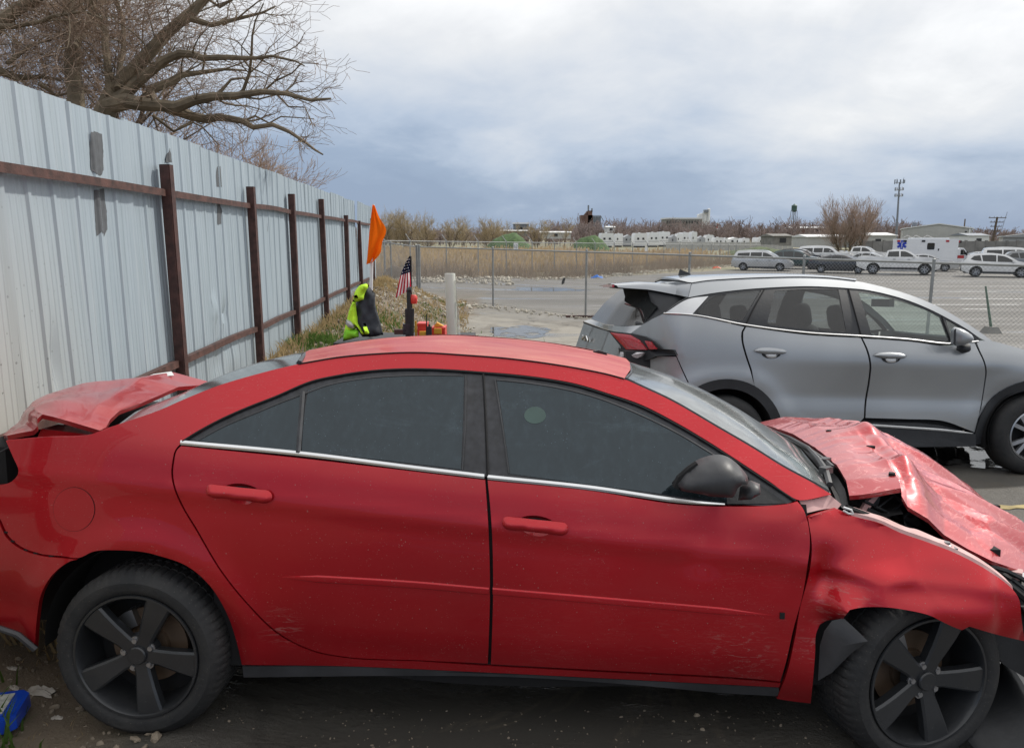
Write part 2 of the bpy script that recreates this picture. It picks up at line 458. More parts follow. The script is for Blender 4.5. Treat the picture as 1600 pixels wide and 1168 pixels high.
def gz(x, y):
    """height of the ground: falls away from the camera, levels out, lower again in the far lot"""
    if y < 7: b = -.065*(y-2.5)
    elif y < 10: u = (y-7)/3; b = -.2925 - .065*3*(u-u*u/2)*.4
    else: b = -.3315 - .003*min(y-10, 15) - .40*sstep(25, 52, y)
    b = max(b, -.82) if y > 0 else .1625 + .01*min(10, -y)
    fx = -2.87-.068*(y-4.46); d = x-fx
    if y > -4 and y < 34:
        A = .30*sstep(-1, 6, y) + .30*sstep(6, 11, y) + .28*sstep(12, 22, y)
        A *= 1-sstep(23, 32, y)
        k = 1-sstep(.2, min(2.5, .75+.14*max(0, y)), d) if d > 0 else 1-sstep(0, 9, -d)*.6
        b += A*k
    b += .42*sstep(30, 40, y)*(1-sstep(44, 52, y))*(1-sstep(-6, 6, x))                      # rubble bank left of the far lot
    return b
# ------------------------------------------------------------------ shared dark materials
M = {}
M['black'] = basic('black_plastic', (.018, .019, .021), .55, bump=.1)
M['rubber'] = basic('tyre_rubber', (.020, .021, .023), .75, var=.45, scale=14, bump=.15)
_m, _nt, _b = new_mat('dusty_tyre_rubber'); _q = NB(_nt); _v = _q.coord('Object')
_c = _q.mix(_q.ramp(_q.noise(_v, 5, 6, .65, .5), (.35, 0.0), (.72, 1.0)), (.010, .011, .013), (.034, .033, .032))
_c = _q.mix(_q.math('MULTIPLY', _q.math('LESS_THAN', _q.voro(_v, 70), .12), .25), _c, (.20, .18, .15))
_nt.links.new(_c, _b.inputs['Base Color']); _b.inputs['Roughness'].default_value = .72; _nt.links.new(_q.bump(_q.noise(_v, 60, 4), .15, .02), _b.inputs['Normal']); M['rubber'] = _m
M['void'] = basic('dark_cavity', (.008, .008, .009), .9)
M['chrome'] = basic('bright_trim', (.72, .73, .74), .22, 1.0, var=.06)
M['steel'] = basic('bare_steel', (.34, .34, .35), .42, .9, var=.25)
M['rust_disc'] = basic('rusty_disc', (.16, .11, .075), .6, .5, var=.3)
M['white'] = basic('white_paint', (.74, .75, .75), .45, var=.05)

# ------------------------------------------------------------------ wrecked red sedan
RED = Frame((-1.366, 2.521, 0), -R(3.4), .065); RTC = .9
RHS, FHS = -.013, 2.811                                   # wheel stations along the car
def red_S(s, z):
    zb = 1.113-.0964*s
    d = z-zb
    if d >= 0:
        t = .062+.47*d+.5*d*d
        t += .10*max(0, s-1.9)*min(1, d*5)
    else:
        x = -d                                         # below the belt
        t = .062-.38*x+.90*x*x if x < .21 else .0219+.005*(x-.21)-.09*(x-.21)+.30*(x-.21)**2
        if x > .21: t = min(t, .05)
        if z < .42: t += .9*(.42-z)**2
        t += .011*math.exp(-((x-.155)/.02)**2)*0
    # shoulder crease at door handle height
    t -= .007*math.exp(-((d+.165)/.028)**2)
    if s > 2.45: t += .10*(s-2.45)**2
    if s < -.15: t += .16*(s+.15)**2
    for c in (RHS, FHS):                                # lips round the wheel openings
        r = math.hypot(s-c, z-.308)
        t -= .020*math.exp(-((r-.425)/.06)**2)*(1 if z < .85 else max(0, 1-(z-.85)*8))*(1 if s < 2.3 else sstep(.5, .62, z))
    # crash and car park damage
    t += .005*noise.noise(Vector((s*2.2, z*2.6, 4.2)))
    k = sstep(1.5, 2.0, s)
    if k and d < -.01:
        t += k*.010*noise.noise(Vector((s*5.5, z*4.5, 9.7)))
        t += k*.012*math.exp(-(((s-2.03)/.05)**2+((z-.80)/.10)**2))
    if s > 2.26:
        f = sstep(2.26, 2.46, s)
        q_ = Vector((s*2.6, z*3.0, 1.3)); q_ += Vector((noise.noise(q_*1.5), 0, noise.noise(q_*1.5+Vector((4, 4, 4)))))*.3; F_ = noise.voronoi(q_)[0]
        t += f*((.030+.035*math.exp(-((s-2.5)/.12)**2))*min(.45, F_[1]-F_[0])-.008+.008*noise.noise(Vector((s*6.1, z*6.7, 1.3))))*sstep(.45, .6, z)
        t -= f*.070*math.exp(-(((s-2.50)/.060)**2+((z-.575)/.05)**2))
        t += f*.045*math.exp(-(((s-2.45)/.05)**2+((z-.64)/.11)**2))
        t -= f*.03*sstep(.5, .25, z)
        t -= .085*math.exp(-((z-.57)/.13)**2)*sstep(2.50, 2.64, s)*(1-sstep(3.08, 3.2, s))
        t += .020*math.exp(-(((s-3.02)/.03)**2+((z-.66)/.2)**2))
    return t
def redp(pts, step=6, closed=True, corner=38, fn=red_S):
    return [(lambda p: (p.x, p.z))(RED.S(x, y, fn)) for x, y in crom(pts, step, closed, corner)]
def red3(pts):
    return [RED.t(*p) for p in pts]

M['red'] = car_paint('red_paint', (.48, .002, .011), dust=.035, dust_col=(.46, .24, .22), rough=.40, metal=.62, coat=.66, coat_rough=.008, ripple=.02, scrapes=((2.16, .37, .16, .55), (2.50, .58, .13, .5), (2.44, .42, .12, .35), (.52, .42, .10, .5), (1.9, .40, .25, .07), (1.5, .38, .35, .05)))
M['red_top'] = car_paint('weathered_red_paint', (.42, .012, .02), dust=.10, rough=.45, metal=.4, coat=.22, coat_rough=.12, fade_sheen=.40, fade_sheen_col=(.60, .36, .29), ripple=.12)
M['red_trunk'] = car_paint('scuffed_red_paint', (.42, .008, .016), dust=.07, dust_col=(.5, .3, .28), rough=.40, metal=.45, coat=.7, coat_rough=.06, fade_sheen=.13, fade_sheen_col=(.56, .30, .27), ripple=.12)
M['red_hood'] = car_paint('buckled_red_paint', (.44, .006, .014), dust=.05, dust_col=(.75, .58, .56), scrapes=((2.75, .93, .22, .5), (3.15, .85, .4, .35), (3.5, .62, .3, .4)), rough=.34, metal=.45, coat=1.0, coat_rough=.025, fade_sheen=.14, fade_sheen_col=(.66, .38, .37), ripple=.05)  # hood streaks: faded clearcoat plus sky sheen painted in
M['redglass'] = tint_glass('dark_tinted_glass', (.05, .065, .07), see=.35, dirt=.06, dirt_col=(.17, .25, .30), rough=.03, gtint=(.84, .97, 1.06), streaky=.055)
M['screen'] = tint_glass('windscreen_glass', (.30, .36, .35), see=.55, dirt=.55, dirt_col=(.40, .43, .43), rough=.08)
M['wheelgrey'] = car_paint('scuffed_dark_wheel_paint', (.020, .023, .028), dust=.14, dust_col=(.09, .088, .085), rough=.34, metal=.3, coat=.35, ripple=0)
M['frameblk'] = basic('dusty_black_trim', (.030, .031, .036), .42, var=.5, scale=30)
M['mirrorgrey'] = basic('scuffed_dark_grey_plastic', (.045, .046, .050), .50, var=.35, scale=6, bump=.05)
M['primer'] = basic('pink_primer', (.50, .30, .29), .6, var=.25, scale=12)

red = empty('wrecked_sedan', RED.m4())
tag(red, 'crashed red sedan with crumpled hood, black wheels and dark tinted windows filling the foreground', 'car')

rail_top = [(465,569),(525,559),(575,554),(650,551),(725,555),(800,561),(875,571),(945,584),(975,592),(1000,603),(1050,626.5),(1125,670),(1175,699),(1225,730),(1275,757),(1299,772)]
dlo_top = [(282,692),(312,675),(350,654),(390,636),(430,620),(462,606),(487,596),(525,587),(575,579),(650,575),(700,576.5),(750,580),(800,584),(850,590),(900,599),(950,614),(1000,631),(1050,656),(1100,685),(1150,717),(1200,750),(1245,780)]
arch_r = [(378,1038),(369.5,1001),(355,959),(327.5,914),(292.5,884),(246,867),(225,862),(183,859),(146,861),(123,871)]
cut_r = [(282,693),(274,702),(269,722),(267.5,740),(271.5,762),(285,793),(303,823),(345,893),(390.5,949),(432.5,989),(485,1016),(537.5,1027),(660,1033),(762,1037.5)]
belt_bot = [(281,694),(455,712),(650,734.5),(757,747.5)]
# quarter panel, C pillar and roof rail: one pressing
quarter = [(9,688),(70,683),(137,679.5),(166,669),(250,640),(290,622.5),(342,602),(410,582)] + rail_top + [(1250,781)] + dlo_top[::-1] \
    + cut_r[:-1] + [(765,1040),(925,1048.5),(1187,1063.5),(1220,1067),(1217,1073),(925,1058),(765,1050),(537,1040)] + arch_r + [(96,868),(66,865),(34,854),(13,836),(0,810),(-40,760),(5,757),(18,752),(28,741),(29,735),(20,713)]
q_loop = redp(quarter)
body = sheet('body_side', q_loop, red_S, .03, M['red'], red, mirror=RTC, thick=.02)
# fuel door: a proud disc in the quarter panel
fd = [(116+32*math.cos(a), 795+34*math.sin(a)) for a in np.linspace(0, 2*math.pi, 36, endpoint=False)]
sheet('fuel_door', redp(fd, closed=True, corner=90), lambda s, z: red_S(s, z)-.0025, .03, M['red'], body, thick=.006)
g_ = MB(); pts = [RED.S(x, y, red_S) for x, y in crom(fd+fd[:1], 6)]
g_.tube([p-Vector((0, .0006, 0)) for p in pts], .0016, 4); g_.build('fuel_door_gap', M['void'], body)
# rear bumper cover, out of the frame on the left
bl = [(121,873),(96,870.5),(66,867),(34,856.5),(12,839),(-2,813),(-60,775),(-150,770),(-205,800),(-212,900),(-190,960),(-80,985),(0,977),(25,985),(45,1003),(56,1012),(56.5,1000),(60,958),(66,927),(84,896),(112,875)]
sheet('rear_bumper', redp(bl), lambda s, z: red_S(s, z)-.006, .035, M['red'], red, mirror=RTC, thick=.02)
for (x, y) in ((9,831),(20,845),(40,859),(56,864),(80,868.5)):
    mb = MB(); p = RED.S(x, y, red_S); mb.box(p+Vector((0, .002, 0)), (.016, .010, .005)); mb.build('bumper_clip', M['void'], red)
lower = MB()
lo = red3([(-150,975,.03),(-70,993,.03),(0,981,.03),(28,991,.03),(56,1014,.04)])
lower.tube(lo, [.012]*5, 6); lower.build('bumper_lip', M['mirrorgrey'], red)

def cup_px(cx, cy):
    return [(cx+2+33*math.cos(a)*(1 if math.sin(a) < 0 else .78), cy+2+.088*33*math.cos(a)+(17 if math.sin(a) < 0 else 15)*math.sin(a)) for a in np.linspace(0, 2*math.pi, 28, endpoint=False)]
def door(name, loop_px, cup):
    return sheet(name, redp(loop_px), red_S, .03, M['red'], red, mirror=RTC, thick=.022, holes=[redp(cup_px(*cup), 5, True, 90)])
rear_door = door('rear_door', [(283,696.5),(455,714),(650,736.5),(758,749.5),(761,791),(763.5,835),(765.5,921),(763.5,1000),(762,1036)] + [(660,1031),(537.5,1025),(486,1014),(434,987),(392,947),(347,891.5),(305.5,822),(287.5,792),(274.5,762),(270.5,740),(272,722),(276.5,703)], (375, 770))
front_door = door('front_door', [(762,750),(925,766.5),(1050,786.5),(1130,791),(1230,787),(1246,783),(1254,793),(1262,815),(1265.5,846),(1261.5,884),(1254,929),(1239,985),(1228,1034),(1219,1064),(1187,1060.5),(925,1045.5),(767,1037),(768.5,1000),(770.5,921),(769,835),(766,791)], (836, 820))
# door gap backing, rocker, dark inner shell
shell = sheet('inner_shell', redp([(268,690),(1262,790),(1268,850),(1262,900),(1236,1010),(1222,1075),(540,1047),(400,990),(300,860),(266,760)], 12), lambda s, z: red_S(s, z)+.016, .12, M['void'], red, mirror=RTC, thick=0)
roc = sheet('rocker_cladding', redp([(378,1041),(537,1041.5),(765,1051.5),(925,1059.5),(1217,1074.5),(1220,1088),(1130,1083),(1000,1071),(800,1058),(611,1056),(499,1057),(380,1058.5)]), lambda s, z: red_S(s, z)+.004, .04, M['mirrorgrey'], red, mirror=RTC, thick=.05)
ch = MB()
ch.box((1.4, .90, .50), (2.3, 1.64, .50)); ch.box((-.55, .9, .55), (.75, 1.2, .5)); ch.box((1.4, .9, .26), (3.2, 1.1, .10)); ch.box((2.9, .9, .45), (.7, .95, .46)); ch.box((1.2, .9, .8), (2.3, 1.5, .28))
ch.build('chassis', M['void'], red, smooth=False)
for c in (RHS, FHS):
    for side in (0, 1):
        l_ = MB(); f = (lambda t: t) if not side else (lambda t: 2*RTC-t)
        prof = [(.40, .075), (.41, .30), (.10, .31)] if c == RHS else [(.42, .09), (.42, .30), (.10, .31)]
        vs = []
        l_.lathe([(r_, f(t)) for r_, t in prof], 28, 'y', (c, 0, .308), a0=-.02, a1=math.pi+.02); l_.build('wheel_arch_liner', M['void'], red)

# black window surround with the panes set in
dlo = dlo_top + [(1232,787),(1140,787),(1050,780),(925,762.5),(760,745),(650,732),(475,710),(284,691)]
sheet('window_surround', redp(dlo), lambda s, z: red_S(s, z)+.006, .05, M['frameblk'], red, mirror=RTC, thick=.02)
gl = lambda s, z: red_S(s, z)+.0025
def pane(name, px, parent, off=.003, mat='redglass', **k):
    return sheet(name, redp(px), lambda s, z: red_S(s, z)+off, .05, M[mat], parent, mirror=RTC, thick=.003, **k)
pane('quarter_window', [(307,688.5),(350,665),(400,643.5),(440,627),(470,616),(467,650),(462.5,704)], rear_door)
pane('rear_window_pane', [(481,609),(512,600.5),(562,591.5),(620,586.5),(680,585),(725,586.5),(723,660),(720,733),(650,724.5),(471,704.5),(475,650)], rear_door)
pane('front_window_pane', [(776,592.5),(825,597.5),(875,605.5),(925,618),(975,636),(1010,648),(1050,671),(1100,699),(1131,719),(1136,785),(1050,773.5),(925,757.5),(797,740),(786,660)], front_door)
seal = MB()
for px in ([(282,690),(312,671.5),(350,651.5),(390,634),(430,618.5),(487,594.5),(525,586),(575,578.5),(650,575),(750,580.5),(800,585),(850,591),(900,600.5),(950,615.5),(1000,633),(1050,658),(1100,687),(1150,719),(1200,752),(1242,780)],
           [(755,583),(758,640),(760.5,700),(762,744)]):
    seal.tube([RED.S(x, y+1.5, red_S)+Vector((0, -.001, 0)) for x, y in crom(px, 9)], .0045, 6)
seal.build('window_seal', M['void'], red)
trim = MB()
trim.tube([RED.S(x, y, red_S)+Vector((0, .004, 0)) for x, y in crom([(307,689),(350,666),(400,645),(440,628.5),(470,617.5),(512,602),(562,592.5),(650,586.5),(724,587.5)], 8)], .004, 6)
trim.tube([RED.S(x, y, red_S)+Vector((0, .003, 0)) for x, y in crom([(776,593.5),(825,598.5),(875,606.5),(925,619),(975,637),(1050,672),(1131,720)], 8)], .004, 6)
trim.build('glass_run', M['mirrorgrey'], red)
bar = MB(); a, b = RED.S(473, 612, red_S), RED.S(466, 707, red_S); bar.tube([a+Vector((0, .0, 0)), b+Vector((0, .0, 0))], .010, 6); bar.build('window_divider', M['frameblk'], rear_door)
lines = MB()
for px in ([(773,592),(784,660),(795,739)], [(728,586),(727,660),(722.5,734)]):
    lines.tube([RED.S(x, y, red_S)+Vector((0, .001, 0)) for x, y in crom(px, 12)], .003, 5)
lines.build('pillar_edge', M['mirrorgrey'], red)
for nm, px, par in (('belt_trim', [(283,690.5),(475,708.5),(650,730.5),(757,743.5)], rear_door), ('belt_trim', [(762,744.5),(925,761.5),(1050,780),(1090,784.5),(1132,787)], front_door)):
    P_ = crom(px, 8); c_ = MB(); vs, fs = [], []
    n = len(P_)
    for i, (x, y) in enumerate(P_):
        w = 3.6 if i < n*.75 or par is rear_door else 3.6*(1-(i/n-.75)*2.6)
        p0, p1 = RED.S(x, y-w, red_S), RED.S(x, y+w, red_S); m_ = (p0+p1)/2
        vs += [p0+Vector((0, .004, 0)), p0+Vector((0, -.004, 0)), m_+Vector((0, -.0075, 0)), p1+Vector((0, -.004, 0)), p1+Vector((0, .004, 0))]
    for i in range(n-1):
        for j in range(4): fs.append([i*5+j, i*5+j+1, (i+1)*5+j+1, (i+1)*5+j])
    c_.add(vs, fs); me = c_.mesh(nm, M['chrome']); fix_normals(me); link(nm, me, par)
def moulding(px0, par, taper0, taper1):
    P_ = crom(px0, 8); n = len(P_); vs, fs = [], []
    for i, (x, y) in enumerate(P_):
        u = i/(n-1); k = 1
        if taper0: k = min(k, .12+u*5)
        if taper1: k = min(k, .12+(1-u)*5)
        k = min(1, k); w = 6.2*k
        for f, o in ((-1, .002), (-.6, -.0045*k), (.1, -.006*k), (.65, -.0055*k), (1, .002)):
            p = RED.S(x, y+f*w, red_S); vs.append(p+Vector((0, o, 0)))
    for i in range(n-1):
        for j in range(4): fs.append([i*5+j, i*5+j+1, (i+1)*5+j+1, (i+1)*5+j])
    me = mk('side_moulding', vs, fs, [M['red']]); fix_normals(me); link('side_moulding', me, par)
moulding([(440,901),(520,905),(650,913),(764,923)], rear_door, 1, 0)
moulding([(770,923),(900,934),(1050,947),(1206,961)], front_door, 0, 1)
def handle(cx, cy, par):
    k = .088
    def P(x, y): return (cx+x, cy+y+x*k)
    lp = redp(cup_px(cx, cy), 5, True, 90)
    V, F = tri_poly(lp, .010); d = seg_dist(lp, V); dm = d.max(); fs = []
    for f in F:
        a, b, c = (V[i] for i in f[:3]); fs.append(f if (b[0]-a[0])*(c[1]-a[1])-(b[1]-a[1])*(c[0]-a[0]) > 0 else f[::-1])
    o = link('handle_cup', mk('handle_cup', [(v[0], red_S(*v)+.024*(1-(1-x/dm)**2.5), v[1]) for v, x in zip(V, d)], fs, [M['red']], None, True, 80), par)
    bar_ = [P(-51,-4),(P(-47,-10)),P(-30,-11),P(0,-10.5),P(35,-10),P(47,-9),P(52,-3),P(51,5),P(45,10),P(20,10),P(-20,9),P(-44,8.5),P(-50,4)]
    hl = redp(bar_, 4, True, 60)
    pillow('door_handle', hl, 0, .016, .011, M['red'], par, fn=lambda s, z: red_S(s, z)-.012, back=.004, power=.55)
    return o
handle(375, 770, rear_door); handle(836, 820, front_door)

# fender, torn at its rear lower corner
fender_px = [(1262.5,808),(1285,801),(1307,795),(1330,805),(1375,817),(1407,832),(1450,847),(1500,867),(1550,895),(1582,920),(1592,935),(1596,966),(1601,1001),
             (1575,995),(1551,989),(1514.6,978),(1503,984),(1490,979),(1475,972),(1453,961),(1425,954),(1382.6,948),(1346,948.5),(1328,952),(1321,961),(1316.6,967),(1293,968.5),(1281,975),(1275,990),(1273.6,1020),(1270,1065),(1266.6,1098),(1240,1095),(1214,1091),(1221,1073),(1228,1056),(1242,997),(1250.5,947),(1260,913),(1267,880),(1268.5,850)]
fender = sheet('front_fender', redp(fender_px, 5), red_S, .014, M['red'], red, mirror=RTC, thick=.02, angle=24, label='crumpled red front fender torn at the wheel arch')
sh = MB()   # pink inner flange along the top of the fender
top = [(1330,803),(1375,815),(1407,829),(1450,844),(1500,864),(1550,892),(1584,919)]
tp = [RED.S(x, y+3, red_S) for x, y in crom(top, 8)]; n = len(tp)
vs = []; fs = []
for i, p in enumerate(tp):
    w = .05+.015*math.sin(i*.9)
    vs += [p+Vector((0, .004, .0)), p+Vector((0, .01, .012)), p+Vector((0, w, .022)), p+Vector((0, w+.012, -.03))]
for i in range(n-1):
    for j in range(3): fs.append([i*4+j, (i+1)*4+j, (i+1)*4+j+1, i*4+j+1])
sh.add(vs, fs); me = sh.mesh('fender_flange', M['primer']); fix_normals(me); link('fender_flange', me, fender)
bolt = MB(); p = RED.t(1479, 854, .07)
bolt.box(p, (.055, .045, .004)); bolt.lathe([(.018, 0), (.016, .008), (.011, .010), (.011, .018), (0, .018)], 10, 'z', p); bolt.build('fender_bolt', M['steel'], fender)
strip = MB(); strip.tube(red3([(1322,793,.10),(1345,801,.11),(1400,822,.12),(1450,840,.13),(1500,862,.13),(1545,888,.13),(1590,925,.15),(1630,960,.2)]), .012, 6); strip.build('hood_seal', M['void'], red)
hk = MB(); hk.tube(red3([(1318,792,.08),(1330,796,.08),(1333,802,.08),(1326,802,.08),(1318,797,.08)]), .004, 6); hk.build('hinge_wire', M['white'], red)

# roof, windscreen, rear window
near = [RED.S(x, y, red_S) for x, y in crom([(466,569),(525,559),(575,554),(650,551),(725,555),(800,561),(875,571),(945,584),(975,592)], 12)]
far = [Vector((p.x, 2*RTC-p.y, p.z-.012)) for p in near]
rr = red3([(466,569,.335),(475,556,.7),(484,551,1.0)]) + [far[0]]
rf = [near[-1]] + red3([(985,581,.6),(984,571,.9),(978,563,1.2)]) + [far[-1]]
def roofd(u, v, p):
    c = 4*v*(1-v); return (0, 0, .040*c*(.35+.65*math.sin(math.pi*min(1, max(0, u)))) + .004*noise.noise(Vector((u*5, v*4, 2)))*c)
roof = patch('roof', near, far, rr, rf, 60, 30, M['red_top'], red, roofd, skirt=.012, label='dusty faded roof panel')
for e_ in (near, far): gap = MB(); gap.tube([p+Vector((0, .0, .001)) for p in e_], .0035, 5); gap.build('roof_gap', M['void'], red)
ws_n = [RED.S(x, y, red_S) for x, y in crom([(977,592.5),(1000,603.5),(1050,627),(1125,670.5),(1175,699.5),(1225,730.5),(1275,757.5),(1298,771)], 12)]
ws_f = [Vector((p.x, 2*RTC-p.y, p.z)) for p in ws_n]
ws_r = [ws_n[-1]] + red3([(1285,742,.4),(1250,700,.85),(1212,675,1.25)]) + [ws_f[-1]]
def wsd(u, v, p): c = 4*v*(1-v); return (.02*c*math.sin(math.pi*u), 0, .028*c*math.sin(math.pi*u))
rf2 = [Vector((p.x+.004, p.y, p.z-.004)) for p in rf]; rf2[0] = ws_n[0]; rf2[-1] = ws_f[0]
ws = patch('windshield', ws_n, ws_f, rf2, ws_r, 40, 30, M['screen'], red, wsd, label='grimy cracked windshield')
wm = MB()
ed = resample(rf2, 16); wm.tube(ed, .006, 5)
wm.tube([p+Vector((0, .012, .003)) for p in ws_n], .006, 5)
wm.build('windshield_moulding', M['frameblk'], ws)
rw_n = [RED.S(x, y, red_S)+Vector((0, .015, -.01)) for x, y in crom([(167,671),(250,642),(290,624),(342,603.5),(410,583),(465,570)], 12)]
rw_f = [Vector((p.x, 2*RTC-p.y, p.z)) for p in rw_n]
rw_l = [rw_n[0]] + red3([(172,655,.3),(187,642,.45),(219,632,.65),(250,620,.9),(279,608,1.15)]) + [rw_f[0]]
rw_l = [rw_n[0], Vector((-.30, .6, 1.12)), Vector((-.33, .9, 1.125)), Vector((-.30, 1.2, 1.11)), rw_f[0]]
rr2 = [rw_n[-1]] + [p+Vector((-.004, 0, -.006)) for p in rr[1:-1]] + [rw_f[-1]]
M['rearglass'] = tint_glass('dusty_rear_glass', (.10, .12, .13), see=.3, dirt=.75, dirt_col=(.20, .215, .225), rough=.1)
def rwd(u, v, p): c = 4*v*(1-v); return (-.01*c, 0, .012*c*(.2+.8*u) + .05*c*math.sin(math.pi*u)*.2)
patch('rear_window', rw_n, rw_f, rw_l, rr2, 30, 24, M['rearglass'], red, rwd)
sl = MB(); sl.tube([p+Vector((.004, 0, .004)) for p in rr], .012, 6); sl.build('rear_window_seal', M['frameblk'], red)
parcel = MB(); parcel.box((.05, .9, .98), (.9, 1.4, .02)); parcel.build('parcel_shelf', M['void'], red)

# trunk lid, buckled upward over the rear window
tn = red3([(11,680,.10),(31,676,.11),(52,672.5,.12),(59,666,.13),(58,654,.14),(66,647,.16),(84,651,.17),(109,658,.17),(156,672,.17)])
tfar = red3([(12,679,.6),(39,654,1.1),(62,636,1.3),(88,622,1.4),(125,608,1.45),(156,597,1.5),(187,592,1.5),(223,589,1.52),(270,581,1.55),(341,600,1.56)])
tl = [tn[0], tn[0].lerp(tfar[0], .5)+Vector((-.02, 0, .0)), tfar[0]]
tr = red3([(156,672,.17),(166,667,.22),(172,655,.32),(187,641,.45),(219,630,.65),(250,617,.9),(279,604,1.15),(305,602,1.35),(341,600,1.56)])
def trd(u, v, p):
    c = math.sin(math.pi*v)**.6*math.sin(math.pi*min(1, u*1.02)); f = noise.noise(Vector((u*3.2+1, v*2.4, 5)))
    g = abs(noise.noise(Vector((u*2.1+v*1.5, v*1.1-u, 8))))
    F_ = noise.voronoi(Vector((u*2.6+v*.8, v*2.2, 4)))[0]; return (0, 0, c*(.022*f-.025*g+.012+.03*min(.5, F_[1]-F_[0])))
trunk = patch('trunk_lid', tn, tfar, tl, tr, 90, 60, M['red_trunk'], red, trd, skirt=.018, label='trunk lid pushed up and buckled')
fl = MB(); A = red3([(223,590,1.5),(240,584,1.5),(268,580,1.5)]); B = red3([(232,595,1.4),(252,588,1.4),(272,586,1.4)])
fl.add(A+B, [[0, 1, 4, 3], [1, 2, 5, 4]]); fl.build('torn_flap', M['white'], trunk)
for x, y, t in ((79,640.5,.75),(108,617.5,1.25),(145,604,1.38),(187,597,1.40)):
    bits = MB(); p = RED.t(x, y, t); bits.box(p+Vector((0, 0, .006)), (.05, .03, .012), rz=.4); bits.build('spoiler_stud', M['void'], trunk)
hole = MB(); vs = red3([(60,668,.16),(68,649,.18),(112,660,.185),(150,673,.185),(120,676,.19),(30,679.5,.13)]); hole.add(vs, [[0, 1, 2, 3, 4, 5]])
tb = MB(); tb.box((-.50, .9, .86), (.62, 1.35, .30)); tb.build('trunk_well', M['void'], red, smooth=False)
br = MB(); br.prism([(-.46, 1.115), (-.22, 1.09), (-.30, 1.05), (-.5, 1.04)], .20, .30, 'y'); br.build('trunk_hinge_panel', M['red'], red)
lampv = MB(); lampv.box((-.66, .34, .90), (.16, .36, .30)); lampv.build('tail_lamp_socket', M['void'], red)
wire = MB(); wire.tube(red3([(0,706,.12),(6,703,.12),(16,697,.13)]), .004, 5); wire.build('lamp_wire', M['black'], red)
tail = MB(); tail.box((-.93, .9, .62), (.14, 1.5, .55)); tail.build('tail_panel', M['red'], red)

# hood: thrown up, folded near the cowl, beaten down to the nose
hn = red3([(1327,774,.22),(1345,772.5,.21),(1370,769,.20),(1396,764,.20),(1408,762,.20),(1409,775,.20),(1418,791,.20),(1450,810,.2),(1475,835,.2),(1512,857,.2),(1550,876,.2),(1600,893,.28),(1650,915,.38)])
hf = red3([(1185,660,1.6),(1225,651,1.55),(1280,653,1.5),(1340,657,1.45),(1360,666,1.43),(1390,682,1.40),(1417,699,1.38),(1450,722,1.35),(1500,755,1.3),(1550,790,1.22),(1600,837,1.12),(1650,890,1.0)])
hl_ = red3([(1327,774,.22),(1322,750,.33),(1307,726,.5),(1275,700,.8),(1237,677,1.15),(1200,665,1.45),(1185,660,1.6)])
hr = [hn[-1], hn[-1].lerp(hf[-1], .5)+Vector((.12, 0, .0)), hf[-1]]
def ridge(x): return 1-abs(noise.noise(x))*2
def hoodd(u, v, p):
    e = min(1, v*5)*min(1, (1-v)*6)
    z = .030*math.sin(math.pi*v)*math.sin(math.pi*min(1, u*1.1))
    z += e*.050*math.exp(-((u-(.30-.10*v))/.045)**2)                        # the fold across, a hand behind the cowl
    z -= e*.030*math.exp(-((u-.14)/.07)**2)*(.4+.6*math.sin(v*7))
    q = Vector((p.x*.75+p.y*.4, p.y*2.9-p.x*.9, 3.3))
    k = sstep(.05, .3, u)
    w_ = q+Vector((noise.noise(q*1.3), noise.noise(q*1.3+Vector((9, 2, 1))), 0))*.35
    F1 = noise.voronoi(w_*1.25)[0]; F2 = noise.voronoi(w_*2.6+Vector((3, 8, 2)))[0]
    z += e*k*(.022*ridge(q*1.1) + .090*min(.45, F1[1]-F1[0]) - .038 - .032*min(.5, F2[1]-F2[0])*sstep(.1, .4, u))
    z += e*(.0025*ridge(q*4.5+Vector((2, 7, 1)))+.001*noise.noise(q*9))
    return (0, 0, z)
hood = patch('hood', hn, hf, hl_, hr, 190, 120, M['red_hood'], red, hoodd, skirt=.016, angle=17, label='buckled hood folded upward and covered in creases')
und = patch('hood_liner', [p+Vector((0, .012, -.02)) for p in hn], [p+Vector((0, -.02, -.03)) for p in hf], [p+Vector((.02, 0, -.02)) for p in hl_], [p+Vector((-.02, 0, -.02)) for p in hr], 30, 16, M['void'], hood,
            lambda u, v, p: (0, 0, -.075-.10*math.sin(math.pi*v)))
for x, y, t in ((1295,683,1.0),(1360,708,.75),(1484,764,.95),(1578,844,.65),(1588,852,.62),(1393,752,.33),(1555,800,.85)):
    chips = MB(); p = RED.t(x, y, t); chips.box(p+Vector((0, 0, .028)), (.028, .022, .012), rz=random.random()*3); chips.build('debris_chip', M['void'], hood)
eb = MB(); eb.box((2.86, .9, .50), (.62, 1.26, .40)); eb.box((3.25, .9, .42), (.30, 1.2, .26)); eb.build('engine_bay', M['void'], red, smooth=False)
eng = MB()
for k in range(9):
    x, y, t = 1345+k*9.5+random.uniform(-6, 6), 785+k*5.4+random.uniform(-14, 6), random.uniform(.26, .42)
    p = RED.t(x, y, t); eng.box(p, (random.uniform(.02, .07), .04, random.uniform(.02, .06)), M=Matrix.Rotation(random.random()*3, 3, 'Y'))
for k in range(3):
    a = RED.t(1350+k*18, 782+k*9, .24); eng.tube([a, a+Vector((.06, .02, -.03)), a+Vector((.13, .05, .01)), a+Vector((.2, .02, -.06))], .006, 5)
eng.build('engine_parts', M['black'], red)
pk = MB(); pk.prism([(p.x, p.z) for p in red3([(1344,801,.25),(1352,786,.25),(1366,775,.25),(1376,772,.25),(1362,790,.25),(1352,803,.25)])], .25, .27, 'y'); pk.build('hinge_bracket', M['primer'], red)
lb = MB()
